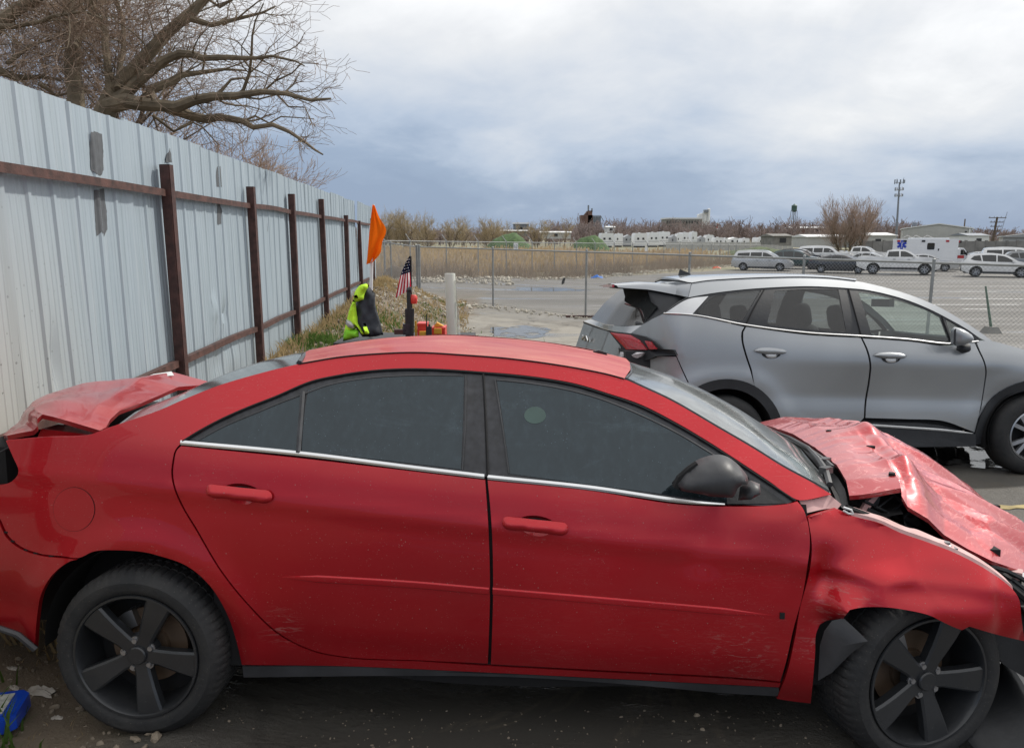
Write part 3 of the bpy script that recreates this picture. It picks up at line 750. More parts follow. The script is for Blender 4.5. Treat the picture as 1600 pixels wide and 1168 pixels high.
for k, (x0, y0, x1, y1) in enumerate(((1548,884,1600,905),(1556,890,1612,930),(1570,893,1615,915),(1560,900,1600,925))):
    lb.tube(red3([(x0, y0, .22+.03*k), ((x0+x1)/2, (y0+y1)/2-3, .2), (x1, y1, .2)]), .009, 5)
lb.build('headlamp_wiring', M['black'], red)
hd = MB(); p = RED.t(1590, 900, .3); hd.box(p, (.12, .12, .05), rz=.4); hd.build('broken_headlight', M['chrome'], red)
pp = MB(); pp.box(RED.t(1585, 896, .26), (.05, .05, .03), rz=1); pp.build('lamp_mount', M['primer'], red)
fb = MB()
bp = [(3.02,.47),(3.16,.52),(3.42,.50),(3.55,.40),(3.5,.26),(3.3,.22),(3.12,.33)]
fb.prism(bp, .12, 1.68, 'y'); me = fb.mesh('front_bumper_core', M['black']); link('front_bumper_core', me, red)
# torn arch liner flap
fp = red3([(1281,1008,.02),(1288,985,.0),(1300,969,-.01),(1318,965,-.02),(1340,985,-.06),(1356,1001,-.09),(1330,1020,-.05),(1300,1050,-.02),(1278,1063,.02)])
ctr = sum((Vector(p) for p in fp), Vector())/len(fp)+Vector((0, -.035, .01)); vs = [Vector(p) for p in fp]+[ctr]
me = mk('torn_liner', vs, [[i, (i+1) % 9, 9] for i in range(9)], [M['mirrorgrey']]); link('torn_liner', me, red)
# cowl and wipers
cw_l = [p+Vector((.012, 0, -.004)) for p in resample(ws_r, 12)]; cw_r = [p+Vector((.0, 0, -.035)) for p in resample(hl_, 12)]
vs = []; fs = []
for a, b in zip(cw_l, cw_r):
    for j in range(6):
        u = j/5; p = a.lerp(b, u); p.z -= .025*math.sin(math.pi*u)+.004*(j % 2); vs.append(p)
for i in range(11):
    for j in range(5): fs.append([i*6+j, i*6+j+1, (i+1)*6+j+1, (i+1)*6+j])
cowl = link('cowl', mk('cowl', vs, fs, [M['black']]), red); fix_normals(cowl.data)
for pts in ([(1296,765,.24),(1290,742,.36),(1278,724,.52),(1262,706,.72),(1232,689,.95),(1200,676,1.2)], [(1300,738,.5),(1288,727,.58),(1262,708,.8),(1228,692,1.05),(1195,672,1.35)]):
    wp = MB(); P_ = [p+Vector((0, 0, .02)) for p in red3(pts)]; wp.tube(P_, [.012, .012, .010, .008, .007, .006][:len(P_)], 6)
    wp.box(P_[1], (.05, .03, .025), rz=.7); wp.build('wiper', M['mirrorgrey'], red)
tri = redp([(1251,783),(1275,782),(1299,774),(1318,790),(1312,797),(1295,797),(1262,804)], 6)
sheet('cowl_corner', tri, lambda s, z: red_S(s, z)+.02, .04, M['primer'], red, thick=.01)
ant = MB(); p = RED.t(937, 551, 1.05)
ant.prism([(p.x-.035, p.z-.02), (p.x-.03, p.z+.008), (p.x-.005, p.z+.013), (p.x+.03, p.z+.003), (p.x+.04, p.z-.02)], 1.03, 1.06, 'y'); ant.build('roof_antenna', M['black'], roof)

# door mirror
mo = [(1055,764),(1068,748),(1084,734),(1105,723),(1131,718),(1146,722),(1161,733),(1172,745),(1180,756),(1178,764),(1160,768),(1156,786),(1130,785),(1086,779),(1064,773)]
ml = [(lambda p: (p.x, p.z))(RED.t(x, y, -.10)) for x, y in crom(mo, 5, True, 50)]
mirror_o = pillow('door_mirror', ml, -.02, .105, .018, M['mirrorgrey'], front_door, power=.5, back=.05, label='dark grey door mirror shell')
bs = [(lambda p: (p.x, p.z))(RED.t(x, y, -.06)) for x, y in [(1163,768),(1180,757),(1195,763),(1196,775),(1180,788),(1160,789)]]
pillow('mirror_foot', bs, .0, .055, .02, M['mirrorgrey'], mirror_o, power=.4, back=.02)
sail = redp([(1134,722),(1230,786),(1136,787)], 8); sheet('mirror_sail', sail, lambda s, z: red_S(s, z)+.001, .05, M['black'], front_door, thick=.004)
lip = MB(); lip.tube([RED.t(x, y, -.07)+Vector((0, .03, 0)) for x, y in ((1060,766),(1066,752),(1082,738),(1094,730))], .018, 6); lip.build('mirror_glass_edge', M['void'], mirror_o)
emb = MB(); p = RED.S(1222, 961, red_S); emb.box(p+Vector((0, -.002, 0)), (.016, .006, .022)); emb.build('moulding_clip', M['void'], front_door)

# wheels
stk = MB(); pts = redp([(836+17*math.cos(a), 649+14*math.sin(a)*(1 if math.sin(a) < 0 else .9)) for a in np.linspace(0, 2*math.pi, 24, endpoint=False)], 5, True, 90)
M['sticker'] = basic('faded_green_sticker', (.05, .088, .078), .6, var=.15)
sheet('round_sticker', pts, lambda s, z: red_S(s, z)+.0015, .02, M['sticker'], front_door, thick=0)
def red_wheel(name, rot, mats, R_=.322, width=.225, rimr=.238):
    """outer face at y=0 looking along -y, centre at the origin"""
    root = bpy.data.objects.new(name, None); COL.objects.link(root)
    ty = MB(); prof = [(rimr-.012, .012), (rimr+.004, -.006), (rimr+.02, -.013), (rimr+.045, -.012), (R_-.024, .0), (R_-.008, .016), (R_-.001, .034)]
    gro = []
    for k in range(4):
        y0 = .045+k*.042
        gro += [(R_, y0), (R_, y0+.034), (R_-.007, y0+.036), (R_-.007, y0+.040)]
    prof += gro + [(R_, width-.02), (R_-.01, width-.005), (rimr, width)]
    n = 240; vs, fs = [], []
    for i, (r_, h) in enumerate(prof):
        for j in range(n):
            rr_ = r_
            if r_ > R_-.0095 and (j % 4 == 0): rr_ = r_-.0055
            a = 2*math.pi*(j+(2 if i > 12 else 0))/n; vs.append((rr_*math.cos(a), h, rr_*math.sin(a)))
    for i in range(len(prof)-1):
        for j in range(n): fs.append([i*n+j, (i+1)*n+j, (i+1)*n+(j+1) % n, i*n+(j+1) % n])
    o = link('tyre', mk('tyre', vs, fs, [mats['tyre']], None, True, 30), root); fix_normals(o.data)
    rim = MB(); rim.lathe([(rimr-.002, -.004), (rimr-.004, -.010), (rimr-.012, -.010), (rimr-.018, .0), (rimr-.022, .02), (rimr-.03, .06), (rimr-.03, width-.02)], 64, 'y')
    for k in range(5):
        a = rot+2*math.pi*k/5
        c, s_ = math.cos(a), math.sin(a)
        def T(r_, w, y): return Vector((r_*c-w*s_, y, r_*s_+w*c))
        st = [(.030, .030, .012), (.075, .030, .010), (.13, .037, .002), (.18, .044, -.003), (rimr-.014, .050, -.004)]
        vs, fs = [], []
        for r_, w, y in st:
            vs += [T(r_, -w, y+.035), T(r_, -w, y+.006), T(r_, -w+.008, y), T(r_, w-.008, y), T(r_, w, y+.006), T(r_, w, y+.035)]
        for i in range(len(st)-1):
            for j in range(5): fs.append([i*6+j, i*6+j+1, (i+1)*6+j+1, (i+1)*6+j])
        rim.add(vs, fs)
    rim.lathe([(.0, .0), (.03, .0), (.034, .004), (.036, .016), (.070, .020), (.074, .05)], 32, 'y')
    ro = rim.build('rim', mats['rim'], root, angle=35); fix_normals(ro.data)
    nut = MB(); nut.lathe([(.0, -.004), (.009, -.004), (.011, .004), (.0165, .004), (.0165, .012)], 10, 'y'); nm_ = nut.mesh('lug_nut', mats['nut']); fix_normals(nm_)
    for k in range(5):
        a = rot+math.pi/5+2*math.pi*k/5; link('lug_nut', nm_, ro, loc=(.054*math.cos(a), .012, .054*math.sin(a)))
    ds = MB(); ds.lathe([(0, .085), (.075, .085), (.078, .10), (.145, .10), (.145, .12), (0, .12)], 40, 'y'); o = ds.build('brake_disc', M['rust_disc'], root); fix_normals(o.data)
    bk = MB(); bk.lathe([(0, .13), (rimr-.03, .13)], 32, 'y'); bk.build('wheel_backing', M['void'], root)
    cal = MB(); cal.prism([(.09*math.cos(a), .09*math.sin(a)) for a in np.linspace(1.9, 2.6, 5)]+[(.155*math.cos(a), .155*math.sin(a)) for a in np.linspace(2.6, 1.9, 5)], .07, .13, 'y'); o = cal.build('brake_caliper', M['steel'], root); fix_normals(o.data)
    return root
WM = {'tyre': M['rubber'], 'rim': M['wheelgrey'], 'nut': M['steel']}
rw = red_wheel('rear_wheel', R(65), WM); rw.parent = red; rw.location = (RHS, .0, .313)
fw = red_wheel('front_wheel', R(68), WM); fw.parent = red; fw.location = (FHS+.012, .035, .297); fw.rotation_euler = (0, 0, R(16))
for c in (RHS, FHS):
    far_ = copy_tree(rw); far_.name = 'far_wheel' if False else 'rear_wheel'; far_.parent = red; far_.location = (c, 2*RTC, .313); far_.rotation_euler = (0, 0, math.pi)
    far_.name = 'front_wheel' if c == FHS else 'rear_wheel'
# ------------------------------------------------------------------ grey crossover parked behind
KIA = Frame((1.863, 6.40, -.2535), R(1.2), .065); KTC = .93
def kia_zb(s): return 1.386-.145*s+.0145*s*s
def kia_S(s, z):
    zb = kia_zb(s); d = z-zb; zc = 1.03-.03*s
    if d >= 0:
        t = .065+.42*d+.55*d*d
        t += .10*max(0, s-2.1)*min(1, d*4)
    elif z >= zc:
        u = (z-zc)/max(.05, zb-zc); t = .012+.053*u*u
    else:
        x = zc-z; k = sstep(.1, 1.2, s)*(1-sstep(2.4, 2.8, s)*.8)
        t = .012 + k*(.075*min(1, x/.30) if x < .30 else .075-.06*min(.2, x-.30))
        t -= .012*math.exp(-((z-.58)/.12)**2)
        if z < .52: t += .5*(.52-z)**2
    if s < -.40: t += 1.8*(-.40-s)**1.6
    if s > 2.9: t += .35*(s-2.9)**2
    for c in (.007, 2.771):
        r = math.hypot(s-c, z-.36); t -= .016*math.exp(-((r-.56)/.09)**2)*(1-sstep(.85, 1.05, z))
    return t
def kiap(pts, step=5, closed=True, corner=38): return [(lambda p: (p.x, p.z))(KIA.S(x, y, kia_S)) for x, y in crom(pts, step, closed, corner)]
def kia3(pts): return [KIA.t(*p) for p in pts]
M['grey'] = car_paint('grey_metallic_paint', (.36, .38, .40), dust=.06, dust_col=(.30, .29, .27), metal=.45, rough=.40, coat=1.0, coat_rough=.01, specks=False, ripple=0)
M['silverpad'] = basic('silver_trim_panel', (.62, .63, .64), .4, .5, var=.08)
M['gl_rear'] = tint_glass('dark_rear_glass', (.20, .22, .23), see=.15, dirt=.03)
M['clad'] = basic('black_cladding', (.024, .026, .030), .6, bump=.08)
M['gl_clear'] = tint_glass('clear_side_glass', (.84, .93, .90), dirt=.04, dirt_col=(.5, .55, .53))
M['gl_dark'] = tint_glass('privacy_glass', (.38, .40, .41), dirt=.04, dirt_col=(.3, .3, .3))
M['lampred'] = basic('red_lamp_lens', (.42, .02, .03), .12, coat=1, var=.35, scale=60)
M['lampwhite'] = basic('clear_lamp_lens', (.55, .52, .55), .12, coat=1, var=.2, scale=40)
M['tailpanel'] = car_paint('dark_gloss_tailgate', (.17, .17, .17), dust=.2, metal=.5, rough=.3, coat=1, coat_rough=.02, specks=False)
M['seat'] = basic('dark_seat_fabric', (.022, .023, .026), .8)
M['alloy'] = basic('machined_alloy', (.40, .41, .43), .35, .8, var=.2)
M['paper'] = basic('white_paper', (.78, .80, .80), .6, var=.03)
kia = empty('grey_crossover', KIA.m4())
tag(kia, 'clean grey crossover with shark fin antenna parked behind the red sedan', 'car')
def ksheet(name, px, mat, off=0, h=.04, par=None, thick=.016, mir=True, step=5, **k):
    return sheet(name, kiap(px, step), (lambda s, z: kia_S(s, z)+off), h, M[mat], par or kia, mirror=KTC if mir else None, thick=thick, **k)
klow = [(1075.5,464.5),(1109,458.5),(1147.5,453.5),(1195,449.5),(1260,447),(1283,447.5),(1325.5,450),(1352,452.5),(1386,459.5),(1420,469.5),(1454,483.5),(1487,500.5),(1510,513.5),(1537,531)]
kditch = [(1081,442.5),(1104,439),(1131,437),(1170,435),(1220,433.5),(1260,433.3),(1300,435)]
ksil = [(1337,439),(1375,447),(1420,460),(1465,478.5),(1510,504.5),(1550,532)]
ksheet('roof_rail_panel', kditch+ksil+[(1545,533)]+klow[::-1], 'grey')
# ring arcs round wheels, from the wheel centre
def arc(c, r, a0, a1, n=20): return [(c+r*math.cos(a), .357+r*math.sin(a)) for a in np.linspace(a0, a1, n)]
def kpt(x, y): p = KIA.S(x, y, kia_S); return (p.x, p.z)
# quarter panel
q = kiap([(1037,490),(1083,493.5),(1163,510.5),(1158.5,519),(1158.5,531.5),(1164,554),(1171.5,576.5),(1177.5,597),(1179,601)], 5, False)
aR = .515
def ang_of(p, c): return math.atan2(p[1]-.357, p[0]-c)
q_arc = arc(.007, aR, ang_of(q[-1], .007), 2.42, 14)
q2 = kiap([(1057.5,556),(1053,547),(1035,545),(1021.5,533.5),(1008,526),(985.5,520.5),(1004,507.5),(1020,498)], 5, False)
sheet('quarter_panel', q+q_arc+kiap([(1079,603),(1066.5,576.5)], 5, False)+q2, kia_S, .04, M['grey'], kia, mirror=KTC)
# bumper corner
bm_ = kiap([(1056.5,557),(1065,577),(1077,603)], 5, False) + arc(.007, aR, 2.48, 3.2, 8) + [(-.55, .30), (-.98, .32), (-1.02, .6)] + kiap([(958,562),(972,562.5),(1001,563),(1014,562),(1030,556.5)], 5, False)
sheet('rear_bumper', bm_, kia_S, .05, M['grey'], kia, mirror=KTC)
# doors
rd = kiap([(1166,510.5),(1260,523),(1345,528),(1353.5,547),(1358.5,569.5),(1356.5,594),(1351,628),(1349.8,652)], 5, False)
rd_b = [(rd[-1][0], .475), (1.05, .475), (.62, .49)]
rdl = rd + [(1.23, .474), (.9, .48), (.60, .50)] + arc(.007, aR, .27, ang_of(kpt(1181, 600), .007), 10) + kiap([(1174.5,576.5),(1167,554),(1161.5,531.5),(1161.5,519)], 5, False)
k_rd = sheet('rear_door', rdl, kia_S, .04, M['grey'], kia, mirror=KTC)
fd_ = kiap([(1348,528.5),(1420,533.5),(1487,540.5),(1522,534),(1528,547),(1536.5,565),(1539.5,578.5),(1537.5,599),(1531,639),(1523,675),(1505,668),(1484,660),(1469.5,656.5),(1420,654.5),(1352.5,652.5),(1354,628),(1359.5,594),(1361.5,569.5),(1356.5,547)])
k_fd = sheet('front_door', fd_, kia_S, .04, M['grey'], kia, mirror=KTC)
ff = kiap([(1525,532),(1537,532),(1551,533),(1566,536.5),(1600,546)], 5, False)
aF = .50
ffl = ff + [(3.0, .995), (3.3, .94), (3.5, .80), (3.50, .45), (3.30, .40)] + arc(2.771, aF, .1, 2.55, 18) + [(2.245, .42)] + kiap([(1533,639),(1539.5,599),(1542,578.5),(1539,565),(1531,547)], 5, False)
sheet('front_fender', ffl, kia_S, .04, M['grey'], kia, mirror=KTC)
# gap backing
sheet('inner_shell', [(-.55, .5), (.0, .9), (.4, .9), (.62, .45), (2.2, .40), (2.35, .8), (2.6, .9), (2.6, 1.08), (1.2, 1.2), (.2, 1.3), (-.5, 1.25)], lambda s, z: kia_S(s, z)+.05, .12, M['void'], kia, mirror=KTC, thick=0)
# cladding: arches and sill
for c, r0, a1_, a2_ in ((.007, aR, -.2, 3.3), (2.771, aF, -.25, 3.35)):
    r1 = r0-.085
    lp = arc(c, r0-.002, a1_, a2_, 30) + arc(c, r1, a2_, a1_, 30)
    sheet('arch_cladding', lp, lambda s, z: kia_S(s, z)-.012, .05, M['clad'], kia, mirror=KTC, thick=.05)
sill = [(.48, .46), (.9, .478), (1.25, .472), (1.75, .462), (1.95, .44), (2.27, .36), (2.28, .25), (.50, .25)]
sheet('sill_cladding', sill, lambda s, z: kia_S(s, max(z, .46))-.004, .06, M['clad'], kia, mirror=KTC, thick=.06)
st = MB(); pts = [KIA.S(x, y, kia_S)+Vector((0, -.012, 0)) for x, y in crom([(1300,660.5),(1358,663.5),(1420,667.5),(1470,671),(1519,676.5)], 10)]
st.tube(pts, [.011]*(len(pts)-2)+[.007, .003], 6); st.build('sill_strip', M['silverpad'], kia)
# side windows
surround = klow[:-1] + [(1535,532),(1487,539),(1346,526.5),(1260,521.5),(1165,508.5),(1082,492.5),(1037,489.5)]
s_loop = kiap(surround)
def hole(px): return kiap(px)
h_q = [(1116,463.5),(1147,458.5),(1190,453.5),(1160,502),(1090,489.5)]
h_r = [(1211,454.5),(1260,452),(1311,452.5),(1323,519),(1260,514),(1199,507)]
h_f = [(1342,456),(1375,461.5),(1420,474),(1454,486.5),(1471,496),(1485,533),(1420,528.5),(1363,523.5)]
h_s = [(1478,497.5),(1500,511),(1526,530),(1489,533)]
sheet('window_surround', s_loop, lambda s, z: kia_S(s, z)+.008, .05, M['clad'], kia, mirror=KTC, thick=.03, holes=[hole(h) for h in (h_q, h_r, h_f, h_s)])
def big(px, k=1.04):
    c = np.mean(px, 0); return [tuple(c+(np.array(p)-c)*k) for p in px]
for nm, h_, mt, par in (('quarter_window', h_q, 'gl_dark', kia), ('rear_door_window', h_r, 'gl_dark', k_rd), ('front_door_window', h_f, 'gl_clear', k_fd), ('sail_window', h_s, 'gl_dark', k_fd)):
    ksheet(nm, big(h_), mt, off=.012, par=par, thick=0)
ksheet('pillar_pad', [(1039,489),(1076,467),(1107,462.5),(1081,491.5)], 'silverpad', off=.0, thick=.01)
bt = MB(); pts = [KIA.S(x, y, kia_S)+Vector((0, -.004, 0)) for x, y in crom([(1037,489.5),(1082,492),(1165,507.5),(1260,519.5),(1346,524.8),(1420,530),(1487,536.8),(1528,533)], 8)]
bt.tube(pts, .0085, 6); bt.build('belt_trim', M['chrome'], kia)
gp = MB()
for px in ([(1195,451),(1180,478),(1165,508)], [(1326,451),(1336,487),(1346,525)], [(1472,494.5),(1487,536)]):
    gp.tube([KIA.S(x, y, kia_S)+Vector((0, .004, 0)) for x, y in crom(px, 8)], .006, 5)
gp.build('window_gap', M['void'], kia)
# roof and glass
kn = [KIA.S(x, y, kia_S) for x, y in crom(kditch+ksil[:1], 8)]
kf = [Vector((p.x, 2*KTC-p.y, p.z)) for p in kn]
def seam(u, v, p): c = 4*v*(1-v); return (0, 0, .035*c)
kl = [kn[0]] + kia3([(1076,439,.5),(1064,436,.75),(1052,434.5,1.0)]) + [kf[0]]
kl = [kn[0], Vector((kn[0].x-.08, .45, kn[0].z+.02)), Vector((kn[0].x-.12, .93, kn[0].z+.03)), Vector((kn[0].x-.08, 1.41, kn[0].z+.02)), kf[0]]
kr_ = [kn[-1], Vector((kn[-1].x+.10, .6, kn[-1].z+.0)), Vector((kn[-1].x+.13, .93, kn[-1].z+.0)), Vector((kn[-1].x+.10, 1.26, kn[-1].z+.0)), kf[-1]]
kroof = patch('roof', kn, kf, kl, kr_, 50, 24, M['grey'], kia, seam, skirt=.02)
for e, n_ in ((kn, 'roof_gap'), (kf, 'roof_gap'), (resample(kl, 20), 'spoiler_gap')): rg = MB(); rg.tube([p+Vector((0, 0, .003)) for p in e], .0045, 5); rg.build(n_, M['void'], kia)
# windscreen: A pillar to A pillar
wn = [KIA.S(x, y, kia_S)+Vector((0, .004, -.004)) for x, y in crom(ksil, 8)]; wf = [Vector((p.x, 2*KTC-p.y, p.z)) for p in wn]
wr = [wn[-1], Vector((wn[-1].x+.14, .5, wn[-1].z-.02)), Vector((wn[-1].x+.20, .93, wn[-1].z-.02)), Vector((wn[-1].x+.14, 1.36, wn[-1].z-.02)), wf[-1]]
patch('windshield', wn, wf, [kr_[0]]+[p+Vector((.005, 0, -.004)) for p in kr_[1:-1]]+[kr_[-1]], wr, 24, 16, M['gl_clear'], kia, lambda u, v, p: (.02*math.sin(math.pi*v)*math.sin(math.pi*u), 0, .015*math.sin(math.pi*v)*math.sin(math.pi*u)))
# hood
h0 = [KIA.S(x, y, kia_S) for x, y in ((1552,533.5),(1567,537.5),(1600,547.5))] + [Vector((3.1, .10, .985)), Vector((3.45, .25, .90))]
h1 = [Vector((p.x, 2*KTC-p.y, p.z)) for p in h0]
patch('hood', h0, h1, wr, [h0[-1], Vector((3.62, .6, .88)), Vector((3.68, .93, .88)), Vector((3.62, 1.26, .88)), h1[-1]], 24, 16, M['grey'], kia, lambda u, v, p: (0, 0, .035*math.sin(math.pi*v)*math.sin(math.pi*min(1, u+.1))), skirt=.02)
nose = MB(); nose.prism([(3.42, .30), (3.40, .9), (3.55, .86), (3.68, .72), (3.68, .35)], .25, 2*KTC-.25, 'y'); nose.build('front_bumper', M['clad'], kia)
# tail: spoiler, rear window, tailgate, lamps
sp_n = [KIA.S(1075, 464, kia_S)] + kia3([(1055,460,.40),(1035,456,.44),(1012,452,.50),(990,450.7,.56),(966,449,.64)])
sp_far = [Vector((p.x, 2*KTC-p.y, p.z)) for p in sp_n]
kl2 = [p+Vector((-.006, 0, -.002)) for p in kl]
tip = sp_n[-1]
sp_r = [tip, Vector((tip.x-.012, tip.y+.02, tip.z+.020)), Vector((tip.x-.05, .80, tip.z+.035)), Vector((tip.x-.06, .93, tip.z+.038)), Vector((tip.x-.05, 1.06, tip.z+.035)), Vector((tip.x-.012, 2*KTC-tip.y-.02, tip.z+.020)), sp_far[-1]]
sp_l = [sp_n[0], sp_n[0].lerp(kl2[0], .5)+Vector((0, -.012, .01))] + kl2 + [sp_far[0].lerp(kl2[-1], .5)+Vector((0, .012, .01)), sp_far[0]]
spo = patch('roof_spoiler', sp_n, sp_far, sp_l, sp_r, 26, 46, M['grey'], kia)
und2 = patch('spoiler_underside', [p+Vector((.004, .004, -.004)) for p in sp_n], [p+Vector((.004, -.004, -.004)) for p in sp_far], [sp_n[0]+Vector((.05, .0, -.004)), sp_far[0]+Vector((.05, 0, -.004))], [tip+Vector((.006, 0, -.004)), Vector((tip.x-.045, .93, tip.z+.0)), sp_far[-1]+Vector((.006, 0, -.004))], 12, 10, M['clad'], spo)
sb = MB(); sb.box(Vector((sp_r[3].x+.010, .93, sp_r[3].z-.022)), (.02, .62, .026)); sb.build('high_brake_lamp', M['lampred'], spo)
side = kia3([(1073,465,.385),(1060,471,.36),(1036,489,.33),(1006,506.5,.335),(990,505.5,.47),(1012,489,.50),(1018,474,.52),(1012,454,.53)])
sv = MB(); sp_ = [Vector(p) for p in side]; sv.add(sp_, [[0, 1, 2, 7], [2, 3, 6, 7], [3, 4, 5, 6]]); me = sv.mesh('spoiler_side', M['clad']); link('spoiler_side', me, kia)
me2 = mk('spoiler_side', [(p.x, 2*KTC-p.y, p.z) for p in sp_], [[0, 7, 2, 1], [2, 7, 6, 3], [3, 6, 5, 4]], [M['clad']]); link('spoiler_side', me2, kia)
g_b = kia3([(1005,507,.34),(974,509.5,.62),(945,506.5,1.05),(923.6,498,1.60)])
g_t = kia3([(1052,458,.47),(1020,450.5,.62),(995,448.5,.95),(972,450,1.36)])
rwk = patch('rear_window', g_b, g_t, [g_b[0], g_b[0].lerp(g_t[0], .5)+Vector((-.01, 0, .02)), g_t[0]], [g_b[-1], g_b[-1].lerp(g_t[-1], .5)+Vector((-.01, 0, .02)), g_t[-1]], 20, 12, M['gl_rear'], kia)
bk_ = patch('cargo_shade', [p+Vector((.05, 0, -.02)) for p in g_b], [p+Vector((.05, 0, -.02)) for p in g_t], [g_b[0]+Vector((.05, 0, 0)), g_t[0]+Vector((.05, 0, 0))], [g_b[-1]+Vector((.05, 0, 0)), g_t[-1]+Vector((.05, 0, 0))], 6, 4, M['seat'], kia)
def strip(name, a, b, mat, par=kia):
    A, B = kia3(a), kia3(b); n = 16; A, B = resample(A, n), resample(B, n)
    return link(name, mk(name, A+B, [[i, i+1, n+i+1, n+i] for i in range(n-1)], [M[mat]]), par)
gate = strip('tailgate', [(988,520.5,.38),(979,520.5,.50),(945,514,1.05),(912,501.5,1.68)], [(1005,507.5,.335),(974,510,.615),(945,507,1.045),(923,498.5,1.60)], 'grey')
strip('tailgate_panel', [(968,570,.45),(960,580,.5),(930,575,1.0),(893,560,1.72)], [(984,522,.40),(952,517.5,.98),(930,511,1.32),(912.5,503.5,1.68)], 'tailpanel', gate)
strip('tailgate_edge', [(986,522.5,.385),(952,518,.965),(930,511.8,1.305),(911.5,504.5,1.69)], [(987,520.8,.38),(979,520.8,.49),(945,514.4,1.04),(911,502,1.69)], 'clad', gate)
def lamp_poly(name, px, mat, off, par):
    # lens pieces wrap the rear corner
    P_ = [KIA.t(x, y, t)+Vector((-off*.6, -off, 0)) for x, y, t in px]; c = sum(P_, Vector())/len(P_)
    n = len(P_); vs = P_+[c+Vector((-off*.5, -off*.5, 0))]+[p+Vector((.02, .02, 0)) for p in P_]
    fs = [[i, (i+1) % n, n] for i in range(n)] + [[i, n+1+i, n+1+(i+1) % n, (i+1) % n] for i in range(n)]
    me = mk(name, vs, fs, [M[mat]], None, True, 30); fix_normals(me); return link(name, me, par)
lamp = lamp_poly('tail_lamp', [(951,517,.52),(986,521,.34),(1008,526,.20),(1021.5,533.5,.10),(1035,545,.04),(1053,546.5,.004),(1057,554.5,.0),(1026,556,.06),(1012,562,.14),(1000,562.5,.22),(972,560.5,.40),(970,541,.42)], 'clad', .004, kia)
lamp_poly('red_lens', [(954,519,.50),(986,523,.34),(1000,531.5,.24),(1011,546,.15),(979,545.5,.36),(975,541,.39)], 'lampred', .012, lamp)
lamp_poly('red_lens', [(1008,532,.185),(1018,533.5,.12),(1027,545,.08),(1015.5,545.5,.13)], 'lampred', .012, lamp)
lamp_poly('white_lens', [(973,549,.39),(1010,549.5,.16),(1005,556,.20),(1000,558.5,.22),(972,557.5,.395)], 'lampwhite', .055, lamp)
# maker's emblem on the tailgate
em = MB()
for seg in ([(919.5,528),(921,520)], [(919.9,525.5),(924.5,521.5)], [(921.5,524.5),(924.2,529)], [(924.2,529),(926.2,522)], [(926.2,522),(929,530)], [(929,530),(931.5,523.5),(932.5,531)]):
    em.tube([KIA.t(x, y+3, 1.60-(x-919)*.022)+Vector((-.07, -.01, 0)) for x, y in seg], .008, 4)
em.build('badge', M['chrome'], gate)
# shark fin
p = KIA.t(1074, 429.5, .93)
fin = MB(); P0 = KIA.t(1059, 433, .93); P1 = KIA.t(1062, 420.5, .93); P2 = KIA.t(1074, 425.5, .93); P3 = KIA.t(1088, 430, .93)
vs = [P0+Vector((0, -.03, -.03)), P1+Vector((0, -.006, 0)), P2+Vector((0, -.02, 0)), P3+Vector((0, -.012, -.03)), P0+Vector((0, .03, -.03)), P1+Vector((0, .006, 0)), P2+Vector((0, .02, 0)), P3+Vector((0, .012, -.03))]
fin.add(vs, [[0, 1, 2, 3], [7, 6, 5, 4], [1, 5, 6, 2], [2, 6, 7, 3], [0, 4, 5, 1]]); me = fin.mesh('shark_fin', M['clad'], angle=30); fix_normals(me); link('shark_fin', me, kroof)
# handles
for cx, cy, par in ((1203, 549, k_rd), (1390, 556, k_fd)):
    cup = [(cx+2+15*math.cos(a), cy+3+8*math.sin(a)) for a in np.linspace(0, 2*math.pi, 20, endpoint=False)]
    ksheet('handle_cup', cup, 'seat', off=-.003, h=.02, par=par, thick=0, mir=False)
    hb = [(cx-26,cy-1),(cx-20,cy-5),(cx-5,cy-6.5),(cx+10,cy-5.5),(cx+22,cy-3),(cx+26,cy),(cx+22,cy+3),(cx+5,cy+3.5),(cx-15,cy+2.5)]
    pillow('door_handle', kiap(hb, 3, True, 70), 0, .022, .012, M['grey'], par, fn=lambda s, z: kia_S(s, z)-.014, back=.006)
    cp = [(cx-9,cy+3),(cx+13,cy+3.5),(cx+9,cy+9),(cx-4,cy+9)]
    pillow('handle_shield', kiap(cp, 3, True, 70), 0, .006, .012, M['silverpad'], par, fn=lambda s, z: kia_S(s, z)-.005, back=.002)
# mirror
mo = [(1492,514),(1495,511),(1508,514),(1518,521),(1522,528),(1519,534),(1512,538.5),(1498,541),(1490,537)]
ml = [(lambda p: (p.x, p.z))(KIA.t(x, y, -.08)) for x, y in crom(mo, 3, True, 50)]
kmir = pillow('door_mirror', ml, -.04, .10, .02, M['grey'], k_fd, power=.45, back=.06)
mg = MB(); a = [KIA.t(x, y, -.09) for x, y in ((1490.5,515.5),(1494,512.5),(1493,540),(1489.5,536.5))]; mg.add([p+Vector((-.012, -.02, 0)) for p in a], [[0, 1, 2, 3]]); mg.build('mirror_glass', M['clad'], kmir)
ft = [(lambda p: (p.x, p.z))(KIA.t(x, y, -.02)) for x, y in ((1500,539),(1518,536),(1519,550),(1508,552.5),(1498,547))]
pillow('mirror_foot', ft, .02, .06, .02, M['clad'], kmir, back=.01)
